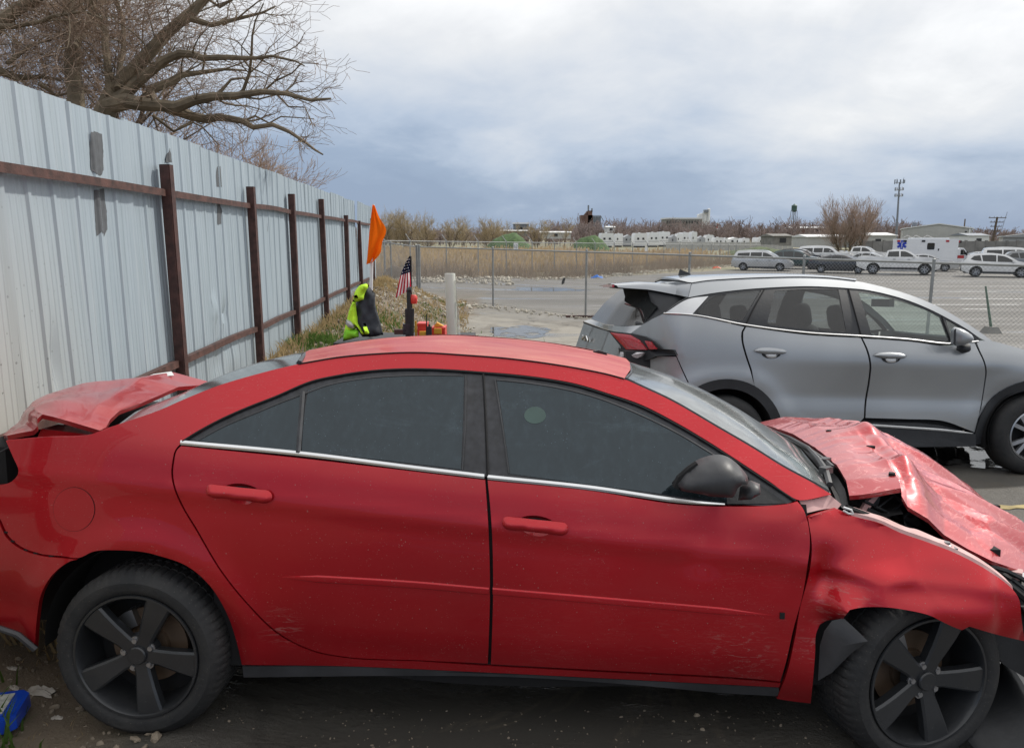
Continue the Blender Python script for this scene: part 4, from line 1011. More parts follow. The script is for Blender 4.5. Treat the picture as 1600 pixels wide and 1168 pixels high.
# cabin
cab = MB()
cab.box((1.2, KTC, .42), (3.3, 1.6, .08)); cab.box((-.6, KTC, .85), (.5, 1.5, .5)); cab.box((2.60, KTC, .75), (.5, 1.55, .55)); cab.box((2.95, KTC, .62), (.8, 1.2, .5)); cab.box((1.2, KTC, .32), (1.3, 1.5, .12))
cab.build('cabin_floor', M['seat'], kia, smooth=False)
dash = MB(); dash.prism([(2.0, .98), (2.06, 1.10), (2.3, 1.13), (2.75, 1.06), (2.75, .8), (2.1, .8)], .20, 2*KTC-.20, 'y'); dash.build('dashboard', M['seat'], kia)
def seat(s0, t0, w):
    b = MB(); M_ = Matrix.Rotation(-.2, 3, 'Y')
    def pil(c, d, n=10):
        vs, fs = [], []
        for i in range(n+1):
            ph = math.pi*i/n
            for j in range(16):
                a = 2*math.pi*j/16; f = lambda x: math.copysign(abs(x)**.55, x)
                vs.append(Matrix.Rotation(-.18, 3, 'Y') @ Vector((d[0]/2*f(math.sin(ph))*f(math.cos(a)), d[1]/2*f(math.sin(ph))*f(math.sin(a)), d[2]/2*f(math.cos(ph)))) + Vector(c))
        for i in range(n):
            for j in range(16): fs.append([i*16+j, (i+1)*16+j, (i+1)*16+(j+1) % 16, i*16+(j+1) % 16])
        b.add(vs, fs)
    pil((s0, t0, .95), (.2, w, .68)); pil((s0+.30, t0, .66), (.55, w, .2)); pil((s0-.09, t0, 1.38), (.13, .26, .24)); b.build('seat', M['seat'], kia, angle=60)
for s0, t0 in ((1.28, .52), (1.28, 2*KTC-.52)): seat(s0, t0, .5)
for s0, t0 in ((.35, .50), (.35, 1.36)): seat(s0, t0, .55)
rm = MB(); p = KIA.t(1379, 473, .93); rm.box((p.x, .93, p.z), (.06, .24, .075), rz=.25); rm.build('rear_view_mirror', M['seat'], kia)
pa = MB(); pa.add([Vector((2.12, .55, 1.14)), Vector((2.52, .50, 1.125)), Vector((2.50, .95, 1.13)), Vector((2.16, .98, 1.145))], [[0, 1, 2, 3]]); pa.build('paper_sheet', M['paper'], kia)
sw = MB(); sw.lathe([(.18+.014*math.cos(a), .014*math.sin(a)) for a in np.linspace(0, 2*math.pi, 9)], 24, 'x', (1.92, 1.35, 1.0)); sw.build('steering_wheel', M['seat'], kia)
# wheels
def kia_wheel(name):
    root = bpy.data.objects.new(name, None); COL.objects.link(root); R_, rimr, wd = .362, .235, .23
    ty = MB(); ty.lathe([(rimr-.01, .015), (rimr+.006, -.008), (rimr+.03, -.016), (R_-.04, -.010), (R_-.012, .012), (R_, .04), (R_, .09), (R_-.008, .092), (R_-.008, .1), (R_, .102), (R_, wd-.04), (R_-.02, wd), (rimr, wd)], 72, 'y')
    o = ty.build('tyre', M['rubber'], root); fix_normals(o.data)
    rm = MB(); rm.lathe([(rimr, -.006), (rimr-.012, -.010), (rimr-.018, .004), (rimr-.03, .05), (rimr-.03, wd)], 56, 'y')
    for k in range(5):
        for off, r1 in ((-.17, rimr-.01), (.17, rimr-.01)):
            a = R(100)+2*math.pi*k/5; c0 = Vector((.05*math.cos(a+off*.3), .008, .05*math.sin(a+off*.3))); c1 = Vector((r1*math.cos(a+off*1.3), -.002, r1*math.sin(a+off*1.3)))
            d = (c1-c0).normalized(); w = Vector((-d.z, 0, d.x))
            vs = []
            for p, ww in ((c0, .016), (c1, .017)): vs += [p-w*ww+Vector((0, .03, 0)), p-w*ww, p+w*ww, p+w*ww+Vector((0, .03, 0))]
            rm.add(vs, [[0, 1, 5, 4], [1, 2, 6, 5], [2, 3, 7, 6]])
    rm.lathe([(0, -.002), (.03, -.002), (.034, .006), (.065, .01), (.07, .05)], 24, 'y')
    o = rm.build('rim', M['alloy'], root, angle=30); fix_normals(o.data)
    bk = MB(); bk.lathe([(0, .09), (rimr-.03, .09)], 32, 'y'); bk.build('brake_disc', M['void'], root)
    return root
kw = kia_wheel('wheel')
for i, (c, t, rz) in enumerate(((.007, 0.0, 0), (2.771, 0.0, 0), (.007, 2*KTC, math.pi), (2.771, 2*KTC, math.pi))):
    w_ = kw if i == 0 else copy_tree(kw); w_.parent = kia; w_.location = (c, t, .357); w_.rotation_euler = (0, R(31*i), rz)
for c in (.007, 2.771):
    for side in (0, 1):
        f = (lambda t: t) if not side else (lambda t: 2*KTC-t); l_ = MB()
        l_.lathe([(.43, f(.03)), (.44, f(.32)), (.1, f(.33))], 24, 'y', (c, 0, .357), a0=-.3, a1=math.pi+.3); l_.build('wheel_arch_liner', M['void'], kia)
# ------------------------------------------------------------------ ground
def axis(parts):
    out = []
    for a, b, n in parts: out += list(np.linspace(a, b, n, endpoint=False))
    return out + [parts[-1][1]]
gx = axis([(-4000, -600, 8), (-600, -60, 24), (-60, -8, 40), (-8, 4, 60), (4, 20, 40), (20, 120, 50), (120, 600, 24), (600, 4000, 8)])
gy = axis([(-3000, -60, 8), (-60, -6, 20), (-6, 14, 90), (14, 32, 60), (32, 80, 60), (80, 250, 40), (250, 4500, 24)])
def g_fine(x, y):
    z = gz(x, y); fx = -2.87-.068*(y-4.46)
    if -2 < y < 34 and fx-1 < x < -.6: z += .05*noise.noise(Vector((x*1.3, y*1.1, 0)))+.025*noise.noise(Vector((x*4, y*3.5, 3)))
    return z
vs = [(x, y, g_fine(x, y)) for y in gy for x in gx]; nx = len(gx)
fs = [[j*nx+i, j*nx+i+1, (j+1)*nx+i+1, (j+1)*nx+i] for j in range(len(gy)-1) for i in range(nx-1)]
m, nt, b = new_mat('ground_surface'); q = NB(nt)
P = q.coord('Position'); sep = q.n('ShaderNodeSeparateXYZ'); q.l(P, sep.inputs[0]); X, Y = sep.outputs[0], sep.outputs[1]
fine = q.noise(P, 60, 5, .7); mid = q.noise(P, 1.3, 8, .6, .3); patchy = q.noise(q.coord('Position', (.35, 1.0, 1)), .55, 8, .62, .4)
stones = q.voro(P, 45)
lot = q.mix(q.ramp(mid, (.3, 0.0), (.7, 1.0)), (.16, .147, .125), (.275, .255, .218))
lot = q.mix(q.ramp(fine, (.35, 0.0), (.75, .5)), lot, (.33, .31, .27))
lot = q.mix(q.ramp(stones, (.05, .45), (.2, 0.0)), lot, (.075, .07, .062))
crk = q.n('ShaderNodeTexVoronoi', feature='DISTANCE_TO_EDGE'); crk.inputs['Scale'].default_value = .33
wv = q.n('ShaderNodeVectorMath', operation='ADD'); sc_ = q.n('ShaderNodeVectorMath', operation='SCALE'); nz = q.n('ShaderNodeTexNoise'); nz.inputs['Scale'].default_value = 1.2; q.l(P, nz.inputs[0])
q.l(nz.outputs['Color'], sc_.inputs[0]); sc_.inputs['Scale'].default_value = 1.1; q.l(P, wv.inputs[0]); q.l(sc_.outputs[0], wv.inputs[1]); q.l(wv.outputs[0], crk.inputs['Vector'])
cr = q.ramp(crk.outputs['Distance'], (.0, 1.0), (.012, 0.0)); lot = q.mix(q.math('MULTIPLY', cr, .7), lot, (.05, .045, .04))
# near yard: damp and oily, with shade by the sedan put into its colour
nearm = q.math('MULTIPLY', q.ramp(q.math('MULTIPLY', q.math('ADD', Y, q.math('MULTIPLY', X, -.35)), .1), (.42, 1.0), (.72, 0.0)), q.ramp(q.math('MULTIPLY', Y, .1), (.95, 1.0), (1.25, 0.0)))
damp_shade = q.mix(mid, (.020, .020, .020), (.060, .055, .048))
lot = q.mix(q.math('MULTIPLY', nearm, .85), lot, damp_shade)
# the lot past the chain link fence: worn, streaked by water
farm = q.ramp(q.math('MULTIPLY', q.math('ADD', Y, q.math('MULTIPLY', X, 1.25)), .01), (.20, 0.0), (.27, 1.0))
streak = q.noise(q.coord('Position', (.05, .55, 1), (3, 0, 0)), 1.3, 7, .66, .5)
lotf = q.mix(q.ramp(streak, (.35, 0.0), (.65, 1.0)), (.070, .069, .068), (.195, .189, .182))
lot = q.mix(q.math('MULTIPLY', farm, .8), lot, lotf)
wet = q.ramp(q.math('ADD', patchy, q.math('MULTIPLY', nearm, .07)), (.56, 0.0), (.63, 1.0))
wetf = q.math('MULTIPLY', q.ramp(streak, (.53, 0.0), (.60, 1.0)), farm)
wet = q.math('MAXIMUM', q.math('MULTIPLY', wet, q.math('SUBTRACT', 1.0, farm, True)), wetf)
lot = q.mix(q.math('MULTIPLY', wet, .55), lot, (.055, .052, .047))
# earth bank along the sheet metal fence, and the fields beyond the lot
ed = q.noise(P, .8, 6, .6)
bx = q.math('ADD', q.math('ADD', X, q.math('MULTIPLY', ed, 1.6)), q.math('MULTIPLY', Y, -.012))
bank = q.ramp(q.math('ADD', q.math('MULTIPLY', bx, .1), .5), (.415, 1.0), (.45, 0.0))
bank = q.math('MULTIPLY', bank, q.ramp(q.math('MULTIPLY', Y, .01), (.25, 1.0), (.34, 0.0)))
lot = q.mix(q.math('MULTIPLY', q.ramp(q.noise(q.coord('Position', (1, 1, 1), (8, 2, 0)), .8, 9, .75, .8), (.50, 0.0), (.56, 1.0)), q.math('SUBTRACT', .5, q.math('MULTIPLY', farm, .35))), lot, (.115, .098, .078))
dirt = q.mix(q.noise(P, 3.2, 8, .7), (.075, .058, .042), (.24, .19, .135))
dirt = q.mix(q.ramp(q.voro(P, 30), (.06, .8), (.16, 0.0)), dirt, (.34, .31, .27))
dirt = q.mix(q.ramp(q.noise(P, .9, 5), (.55, 0.0), (.66, .7)), dirt, (.07, .10, .03))
far_line = q.math('ADD', q.math('SUBTRACT', Y, q.math('MULTIPLY', X, .95)), q.math('MULTIPLY', ed, 5.0))
field = q.math('MULTIPLY', q.ramp(q.math('MULTIPLY', far_line, .01), (.475, 0.0), (.50, 1.0)), 1.0)
fieldc = q.mix(q.noise(P, .35, 8, .65), (.12, .115, .065), (.30, .26, .18))
fieldc = q.mix(q.ramp(q.noise(P, .12, 4), (.5, 0.0), (.62, .6)), fieldc, (.09, .13, .04))
col = q.mix(field, q.mix(bank, lot, dirt), fieldc)
q.l(col, b.inputs['Base Color'])
dry = q.math('MAXIMUM', bank, field); wet = q.math('MULTIPLY', wet, q.math('SUBTRACT', 1.0, dry, True))
q.l(q.math('SUBTRACT', q.math('SUBTRACT', .80, q.math('MULTIPLY', nearm, .12)), q.math('MULTIPLY', wet, .68), True), b.inputs['Roughness'])
hgt = q.math('ADD', q.math('MULTIPLY', fine, .5), q.math('MULTIPLY', q.noise(P, 14, 6, .65), 1.0))
bn = q.bump(q.math('MULTIPLY', hgt, q.math('SUBTRACT', 1.0, q.math('MULTIPLY', wet, .96))), .55, .03); q.l(bn, b.inputs['Normal'])
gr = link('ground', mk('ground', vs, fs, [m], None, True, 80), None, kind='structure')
# ------------------------------------------------------------------ sheet metal fence on the left
def fx(y): return -2.87-.068*(y-4.46)
_fd = Vector((-.068, 1, 0)).normalized(); _fn = Vector((1, .068, 0)).normalized()
F0 = Vector((fx(0), 0, 0))
FTOP = 2.71
def fence_px(x, y):
    d = ray(x, y); o = Vector((0, 0, CAMZ)); k = (F0-o).dot(_fn)/d.dot(_fn); p = o+d*k
    return (p-F0).dot(_fd), p.z
def rib(u):
    """height of the pressed profile at distance u along the fence"""
    p = (u % .285)
    if p < .014: return .015*p/.014
    if p < .045: return .015
    if p < .059: return .015*(1-(p-.045)/.014)
    for c in (.125, .19, .24):
        if abs(p-c) < .009: return .004*(1-abs(p-c)/.009)
    return 0
def FP(u, z, off=0): return F0+_fd*u+_fn*off+Vector((0, 0, z))
m, nt, b = new_mat('galvanised_sheet'); q = NB(nt)
P = q.coord('Position'); sep = q.n('ShaderNodeSeparateXYZ'); q.l(P, sep.inputs[0])
c = q.mix(q.noise(q.coord('Position', (2, 2, .25)), 3, 6, .6), (.315, .38, .43), (.405, .475, .525))
c = q.mix(q.ramp(q.noise(q.coord('Position', (9, 9, .5)), 2, 4), (.45, 0.0), (.7, .5)), c, (.27, .33, .36))
c = q.mix(q.ramp(q.noise(q.coord('Position', (22, 22, .35), (3, 1, 0)), 1.5, 5, .7), (.56, 0.0), (.70, .35)), c, (.60, .64, .65))
dl = q.math('MULTIPLY', q.math('SUBTRACT', 5.4, sep.outputs[1]), .65, True)       # mud splashed on the nearest sheets
dl = q.math('MULTIPLY', dl, q.ramp(q.math('MULTIPLY', sep.outputs[2], .4), (.25, 1.0), (.85, .15)))
c = q.mix(q.math('MULTIPLY', dl, .9), c, (.50, .47, .41))
sp = q.math('MULTIPLY', q.math('LESS_THAN', q.voro(P, 17), .13), q.math('GREATER_THAN', q.noise(P, 4, 3), .48))
c = q.mix(q.math('MULTIPLY', q.math('MULTIPLY', sp, dl), .9), c, (.06, .055, .045))
base_d = q.math('MULTIPLY', q.math('SUBTRACT', .9, sep.outputs[2]), .5, True)
c = q.mix(q.math('MULTIPLY', base_d, q.noise(P, 5, 5)), c, (.27, .24, .20))
q.l(c, b.inputs['Base Color']); setp(b, Roughness=.50, Metallic=.25)
q.l(q.bump(q.noise(q.coord('Position', (1, 1, .3)), 3, 3), .12, .05), b.inputs['Normal'])
M['galv'] = m
M['rust'] = basic('dark_red_oxide_steel', (.062, .026, .022), .62, .1, var=.45, scale=14, bump=.15)
M['rail'] = basic('rusty_angle_iron', (.075, .034, .027), .65, .1, var=.5, scale=12, bump=.2)
M['patch'] = basic('dark_grey_cover_paint', (.085, .092, .10), .6, var=.2, scale=16)
fence = empty('metal_fence', loc=(F0.x, 0, 0)); 
tag(fence, 'tall corrugated sheet metal fence with dark red steel posts along the earth bank', 'fence')
def FL(u, z, off=0): return FP(u, z, off)-Vector((F0.x, 0, 0))
PW = .855; u = .9; du0, dz0 = fence_px(340, 492); k = 0
while u < 22.3:
    us = []
    for r_ in range(3):
        b0 = u+r_*.285
        us += [b0+x for x in (0, .014, .045, .059, .116, .125, .134, .181, .19, .199, .231, .24, .249)]
    us.append(u+PW+.03)
    rnd = random.Random(k*13+5); tilt = rnd.uniform(-.006, .006); top = FTOP+rnd.uniform(-.018, .018); lean = rnd.uniform(-.01, .01)
    if 18.5 < u < 19.6: lean = .05; tilt = .03
    vs, fs = [], []; near = u < 12; nz_ = 26 if near else 6
    zb = min(gz(fx(u)+.05, u), gz(fx(u+PW)+.05, u+PW))-.12
    for j in range(nz_+1):
        z = zb+(top-zb)*j/nz_
        for x in us:
            off = rib(x-u+1e-6)+.0015*(k % 2)+lean*(z-1.2)+.004*noise.noise(Vector((x*1.3, z*.9, k)))
            for (cx, cz, ra, am) in ((du0-.12, dz0+.05, .09, .05), (du0+.25, dz0-.02, .08, -.045), (du0+.2, dz0-.25, .10, -.04), (du0-.1, .55, .16, -.03), (du0+.45, .45, .2, .03)):
                d2 = ((x-cx)**2+(z-cz)**2)/ra**2
                if d2 < 6: off += am*math.exp(-d2)
            if u < 5.5: 
                d2 = ((x-4.72)/.05)**2+((z-1.05)/.18)**2; off -= .035*math.exp(-d2)
            vs.append(FL(x+tilt*(z-1.2), z, off))
    n = len(us)
    for j in range(nz_):
        for i in range(n-1): fs.append([j*n+i, j*n+i+1, (j+1)*n+i+1, (j+1)*n+i])
    o = link('panel', mk('panel', vs, fs, [M['galv']], None, True, 20), fence); u += PW; k += 1
post_y = [(1.75, 2.47, 0), (3.75, 2.47, 0), (6.62, 2.43, .0), (9.25, 2.42, 0), (11.45, 2.46, .004), (14.0, 2.51, -.012), (16.8, 2.31, .01), (19.1, 2.24, -.02), (21.8, 2.37, .01)]
pu = [(y, zt, ln) for y, zt, ln in post_y]
for y, zt, ln in pu:
    b = MB(); g = gz(fx(y)+.1, y)-.3; c0 = FL(y, 0, .085)
    b.prism([(-.044, -.044), (.044, -.044), (.044, .044), (-.044, .044)], g, zt, 'z', M=Matrix.Translation(c0) @ Matrix.Shear('XY', 4, (ln, 0)).to_4x4() if False else Matrix.Translation(c0))
    b.add([c0+Vector((x, y_, zt+.002)) for x, y_ in ((-.046, -.046), (.046, -.046), (.046, .046), (-.046, .046))], [[0, 1, 2, 3]])
    me = b.mesh('post', M['rust'], smooth=False)
    if ln:
        for v in me.vertices: v.co.y += ln*8*(v.co.z-.5)*.3
    bm = bmesh.new(); bm.from_mesh(me); bmesh.ops.bevel(bm, geom=[e for e in bm.edges if abs((e.verts[0].co-e.verts[1].co).z) > 1], offset=.008, segments=2, affect='EDGES'); bm.to_mesh(me); bm.free()
    link('post', me, fence)
ys = [y for y, _, _ in pu]
for a_, b_ in zip(ys, ys[1:]):
    for z0 in (2.225, .755):
        sag = random.uniform(-.02, .02); b = MB()
        for dz, w, h in ((0, .052, .006), (-.028, .006, .056)):
            n = 6; vs, fs = [], []
            for i in range(n+1):
                uu = a_+.05+(b_-a_-.10)*i/n; z = z0+sag*math.sin(math.pi*i/n)+dz*.9
                if z0 < 1: z += .02*noise.noise(Vector((uu, 1, 1)))
                o_ = .034+(w/2 if dz == 0 else .055)
                if dz == 0: sec = [(.032, z-h/2), (.032, z+h/2), (.032+w, z+h/2), (.032+w, z-h/2)]
                else: sec = [(.032+.046, z-.03), (.032+.046, z+.028), (.032+.0525, z+.028), (.032+.0525, z-.03)]
                vs += [FL(uu, zz, oo) for oo, zz in sec]
            for i in range(n):
                for j in range(4): fs.append([i*4+j, i*4+(j+1) % 4, (i+1)*4+(j+1) % 4, (i+1)*4+j])
            b.add(vs, fs)
        me = b.mesh('rail', M['rail'], smooth=False); fix_normals(me); link('rail', me, fence)
def cover(pts):
    lp = [fence_px(*p) for p in pts]; us = [p[0] for p in lp]; zs = [p[1] for p in lp]
    lp = [(a+.006*noise.noise(Vector((a*60, z*60, 1))), z+.012*noise.noise(Vector((a*90, z*20, 2)))) for a, z in crom(lp, .02, True, 12)]; V, F = tri_poly(lp, .009)
    def prof(uu):
        kk = int((uu-.9)//PW); return rib(uu-(.9+kk*PW)+1e-6)
    vs = [FL(a, z+.004*noise.noise(Vector((a*40, z*30, 0))), prof(a)+.004) for a, z in V]
    me = mk('paint_patch', vs, F, [M['patch']]); fix_normals(me); link('paint_patch', me, fence)
cover([(139,207),(147,205),(158,209),(160,240),(161,266),(158,273),(149,274),(141,264),(140,235)])
cover([(146,297),(162,295),(163,310),(166,330),(167,358),(160,372),(155,362),(150,371),(148,340)])
cover([(338,262),(342,259),(344,270),(344,292),(338,292),(337,275)])
cover([(339,317),(343,315),(345,330),(345,350),(339,351)])
cover([(260,240),(263,231),(267,240),(268,254),(258,254)])
cover([(415,282),(417.5,275),(418.5,295),(419,310),(416.5,308)])
cover([(416.5,327),(418.5,326),(420,345),(419,363),(417.5,362)])

# ------------------------------------------------------------------ chain link fences
M['zinc'] = basic('galvanised_pipe', (.30, .31, .31), .5, .6, var=.15)
M['wire'] = basic('galvanised_wire', (.30, .31, .31), .5, .4, var=.1)
def chain_fence(name, label, A, B, zA, zB, H, posts, pitch, rad, pr, wr, barb=False, extra=None):
    A, B = Vector(A), Vector(B); d = B-A; Ln = d.length; e = d/Ln
    root = empty(name, loc=(A.x, A.y, 0)); tag(root, label, 'fence'); o0 = Vector((A.x, A.y, 0))
    def PT(s, h): p = A+e*s; return Vector((p.x, p.y, zA+(zB-zA)*s/Ln-H+h))-o0
    for i, s in enumerate(posts):
        b = MB(); r_ = pr*(1.5 if i in (0, len(posts)-1) else 1)
        b.tube([PT(s, -.5), PT(s, H+.03)], r_, 8); b.tube([PT(s, H+.03), PT(s, H+.05), PT(s, H+.065)], [r_*1.2, r_*1.1, .004], 8)
        if barb:
            n_ = Vector((-e.y, e.x, 0)); b.tube([PT(s, H), PT(s, H+.36)+n_*.30], .022, 5)
        b.build('post', M['zinc'], root)
    b = MB(); b.tube([PT(i*Ln/12, H-.02) for i in range(13)], pr*.75, 8); b.build('top_rail', M['zinc'], root)
    b = MB(); b.tube([PT(0, .06), PT(Ln, .06)], .004, 4); b.build('tension_wire', M['wire'], root)
    w = MB(); hh = H-.06; n = int(Ln/pitch)
    for i in range(-int(hh/pitch), n):
        for sg in (1, -1):
            s0 = i*pitch if sg > 0 else i*pitch+hh
            s1 = s0+hh*sg; z0, z1 = .04, hh+.02
            # clip to the run
            pts = [(s0, z0), (s1, z1)]
            def clip(s): return max(0, min(Ln, s))
            a, c = clip(s0), clip(s1)
            if abs(a-c) < .02: continue
            za = z0+(a-s0)/(s1-s0)*(z1-z0); zc = z0+(c-s0)/(s1-s0)*(z1-z0)
            w.tube([PT(a, za)+Vector((0, 0, 0)), PT(c, zc)], wr, 3, cap=False)
    w.build('wire_mesh', M['wire'], root, smooth=False, kind='stuff')
    return root, PT
def s_at(A, B, x):
    # distance along A-B where the pixel column x meets the run
    A, B = Vector(A), Vector(B); d = (B-A).normalized(); t_ = (x-800)/FPX
    # X = t*depth ; depth = Y*cos - (z-cam)*sin ~ Y*cos
    cp = math.cos(PITCH); return (t_*cp*A.y-A.x)/(d.x-t_*cp*d.y)
A1, B1 = (-3.4, 28, 0), (10.6, 10.5, 0)
ps = [0] + [s_at(A1, B1, x) for x in (770, 917, 1079, 1259, 1463)]; L1_ = (Vector(B1)-Vector(A1)).length
cf1, PT1 = chain_fence('chain_link_fence', 'galvanised chain link fence crossing the yard just behind the grey crossover', A1, B1, 1.53, 1.36, 1.84, ps+[L1_], .075, 0, .030, .0019)
bt_ = MB()
for s in (ps[2],): bt_.box(PT1(s, .06)+Vector((0, 0, -.03)), (1.1, .12, .07), rz=math.atan2(B1[1]-A1[1], B1[0]-A1[0])*0)
bt_.build('base_plate', M['rust'], cf1)
A2 = (-3.5, 28.1, 0); B2 = (-9.5, 42, 0)
chain_fence('chain_link_fence', 'galvanised chain link fence running back from the corner post beside the sheet metal fence', A2, B2, 1.53, 1.98, 1.84, [.0, 3.8, 7.6, 11.4, 15.1], .09, 0, .03, .0024)
A3, B3 = (-9, 35.5, 0), (32, 92, 0); L3 = (Vector(B3)-Vector(A3)).length
p3 = [s_at(A3, B3, x) for x in (600, 640.5, 697, 747, 791, 831.6, 866.6, 901, 930, 960, 989, 1012, 1038, 1062.5, 1082, 1098, 1112, 1126, 1139, 1151)]
cf3, PT3 = chain_fence('barbed_chain_link_fence', 'distant chain link fence with angled barbed wire arms in front of the reeds', A3, B3, 1.76, .98, 1.84, p3, .16, 0, .032, .0036, barb=True)
sg = empty('fence_sign', loc=tuple(W(806, 385, 47.0))); tag(sg, 'small white numbered sign hung on the distant barbed fence', 'sign')
b = MB(); b.box((0, -.05, 0), (.27, .02, .42)); b.build('plate', M['white'], sg)
b = MB()
for seg in ([(-.07, -.1), (-.07, .1)], [(.0, .09), (.08, .09), (.08, .0), (.0, .0), (.0, -.1), (.09, -.1)]):
    b.tube([(x, -.066, z) for x, z in seg], .012, 4)
b.build('numeral', M['black'], sg)
sg2 = empty('fence_sign', loc=tuple(W(1009.5, 389, 62.0))); tag(sg2, 'small blank white notice on the distant barbed fence near the trailers', 'sign')
b = MB(); b.box((0, -.05, 0), (.2, .02, .36)); b.build('plate', M['white'], sg2)
sc = MB(); p = W(880, 439.5, 22.6); sc.prism([(-.05, -.10), (.03, -.06), (.07, .12), (.0, .10), (-.04, .0)], -.01, .02, 'y', M=Matrix.Translation(p)); o = sc.build('plastic_scrap', M['black']); tag(o, 'black plastic scrap caught on the chain link fence', 'scrap')
# ------------------------------------------------------------------ bare trees
M['bark'] = basic('dark_bark', (.075, .060, .046), .85, var=.5, scale=7, bump=.4)
M['bark2'] = basic('olive_bark', (.15, .118, .078), .85, var=.4, scale=6, bump=.3)
M['twig'] = leafy('grey_twigs', (.37, .285, .225), .3, 3, .35)
M['twig2'] = leafy('tan_twigs', (.42, .31, .23), .25, 2, .4)
M['twig3'] = leafy('olive_twigs', (.50, .42, .29), .25, 1, .4)
M['twig4'] = leafy('mauve_twigs', (.36, .30, .285), .3, .15, .4)
M['twig5'] = leafy('pale_tan_twigs', (.50, .405, .34), .2, 1, .45)
class Tree:
    def __init__(s, seed): s.r = random.Random(seed); s.wood = MB(); s.fine = MB()
    def vec(s): return Vector((s.r.gauss(0, 1), s.r.gauss(0, 1), s.r.gauss(0, 1)))
    def limb(s, p, d, ln, rad, lev, P):
        """grow one limb and its children"""
        n = 5 if lev < P['levels']-1 else 3
        pts = [Vector(p)]; d = Vector(d).normalized(); rr = [rad]
        for i in range(n):
            d = (d+s.vec()*P['wig']*.5+Vector((0, 0, P['up']))*(.5+.5*i/n)).normalized()
            pts.append(pts[-1]+d*ln/n); rr.append(max(P['rmin'], rad*(1-(.75 if lev else .55)*(i+1)/n)))
        last = lev >= P['levels']
        (s.fine if lev >= P.get('finelev', 2) else s.wood).tube(pts, rr, 3 if lev >= 2 else 6, cap=False)
        if last: return
        k = P['kids'][min(lev, len(P['kids'])-1)]
        for i in range(k):
            u = s.r.uniform(P.get('start', .25), 1) if lev else s.r.uniform(P.get('start0', .35), 1)
            j = min(n-1, int(u*n)); q = pts[j].lerp(pts[j+1], u*n-j)
            dd = (pts[j+1]-pts[j]).normalized(); side = dd.cross(s.vec()).normalized()
            ang = s.r.uniform(*P['ang']); nd = dd*math.cos(ang)+side*math.sin(ang)
            s.limb(q, nd, ln*s.r.uniform(*P['len']), rr[j]*s.r.uniform(.45, .65), lev+1, P)
def tree_meshes(seed, H, P, trunk_n=1, rad=.14, spread=.35, bark='bark', twig='twig'):
    T = Tree(seed)
    for i in range(trunk_n):
        a = 2*math.pi*i/max(1, trunk_n)+T.r.random(); l = spread*T.r.uniform(.6, 1.2) if trunk_n > 1 else .06
        T.limb((.15*math.cos(a)*(trunk_n > 1), .15*math.sin(a)*(trunk_n > 1), -.3), (l*math.cos(a), l*math.sin(a), 1), H*T.r.uniform(.62, .8), rad, 0, P)
    zmax = max(v[2] for v in T.wood.v+T.fine.v); k = H/zmax
    for mb in (T.wood, T.fine): mb.v = [(x*k, y*k, z*k) for x, y, z in mb.v]
    return T.wood.mesh('trunk', M[bark]), T.fine.mesh('crown', M[twig], smooth=False)
def plant_tree(name, meshes, loc, rz, sc, label, cat='tree', group=None):
    r = empty(name, loc=loc, rz=rz); r.scale = (sc, sc, sc) if not isinstance(sc, tuple) else sc
    tag(r, label, cat, group); link('trunk', meshes[0], r); link('crown', meshes[1], r); return r

# the big tree leaning over the fence: main limbs as they stand, twigs grown on them
YB = 11.5; base = W(120, 300, YB); base.z = .2
big = empty('bare_tree', loc=tuple(base)); tag(big, 'large leafless tree with thick mossy limbs reaching over the sheet metal fence', 'tree')
rb = random.Random(3); T = Tree(11)
PB = dict(levels=3, kids=[0, 4, 3, 0], wig=.42, up=.05, rmin=.0028, ang=(.35, 1.0), len=(.45, .75), finelev=2)
def bl(pts, r0, r1, dy=0, dense=1.0, tw=1.0, upb=.05):
    P_ = [W(x, y, YB+dy*i/(len(pts)-1))-base for i, (x, y) in enumerate(pts)]
    dn = crom([tuple(p) for p in P_], .25, corner=80); dn = [Vector(p)+Vector((rb.gauss(0, .012), rb.gauss(0, .012), rb.gauss(0, .012))) for p in dn]; n = len(dn)
    rr = [r0+(r1-r0)*(i/(n-1))**.8 for i in range(n)]
    T.wood.tube(dn, rr, 8)
    Ln = sum((b-a).length for a, b in zip(dn, dn[1:])); k = int(Ln*4.6*dense)
    for _ in range(k):
        u = rb.uniform(.08, 1); j = min(n-2, int(u*(n-1))); q = dn[j]; dd = (dn[j+1]-dn[j]).normalized()
        side = dd.cross(T.vec()).normalized(); a = rb.uniform(.4, 1.15); nd = dd*math.cos(a)+side*math.sin(a)+Vector((0, 0, .15))
        PB['up'] = upb
        T.limb(q, nd, rb.uniform(.5, 1.15)*tw, min(rr[j]*.5, rb.uniform(.008, .017)), 1, PB)
bl([(120,330),(128,280),(150,215),(170,165),(200,158),(240,164),(277,165),(302,158),(334,148),(371,148),(409,145),(446,147),(484,156),(518,153)], .17, .014, -1.0, .8, .75)
bl([(262,168),(302,180),(324,185),(362,185),(379,191),(396,199),(427,194),(452,206),(474,221),(493,234),(503,240)], .085, .010, -1.2, .55, .55)
bl([(230,160),(240,142),(264,129),(287,116),(315,113),(350,108),(385,112)], .09, .012, .8)
bl([(160,180),(175,140),(210,108),(245,70),(262,51),(300,18),(345,-25),(380,-60)], .125, .05, .8, 1.1)
bl([(180,160),(198,145),(236,108),(280,84),(319,89),(356,88),(399,92),(427,89),(461,96),(474,104)], .10, .008, -.6, .9)
bl([(171,150),(171,119),(165,70),(163,49),(154,30),(142,14),(130,-20)], .07, .025, .6, 1.4)
bl([(185,140),(189,108),(192,70),(191,31),(184,0),(180,-40)], .05, .02, 1.2, 1.4)
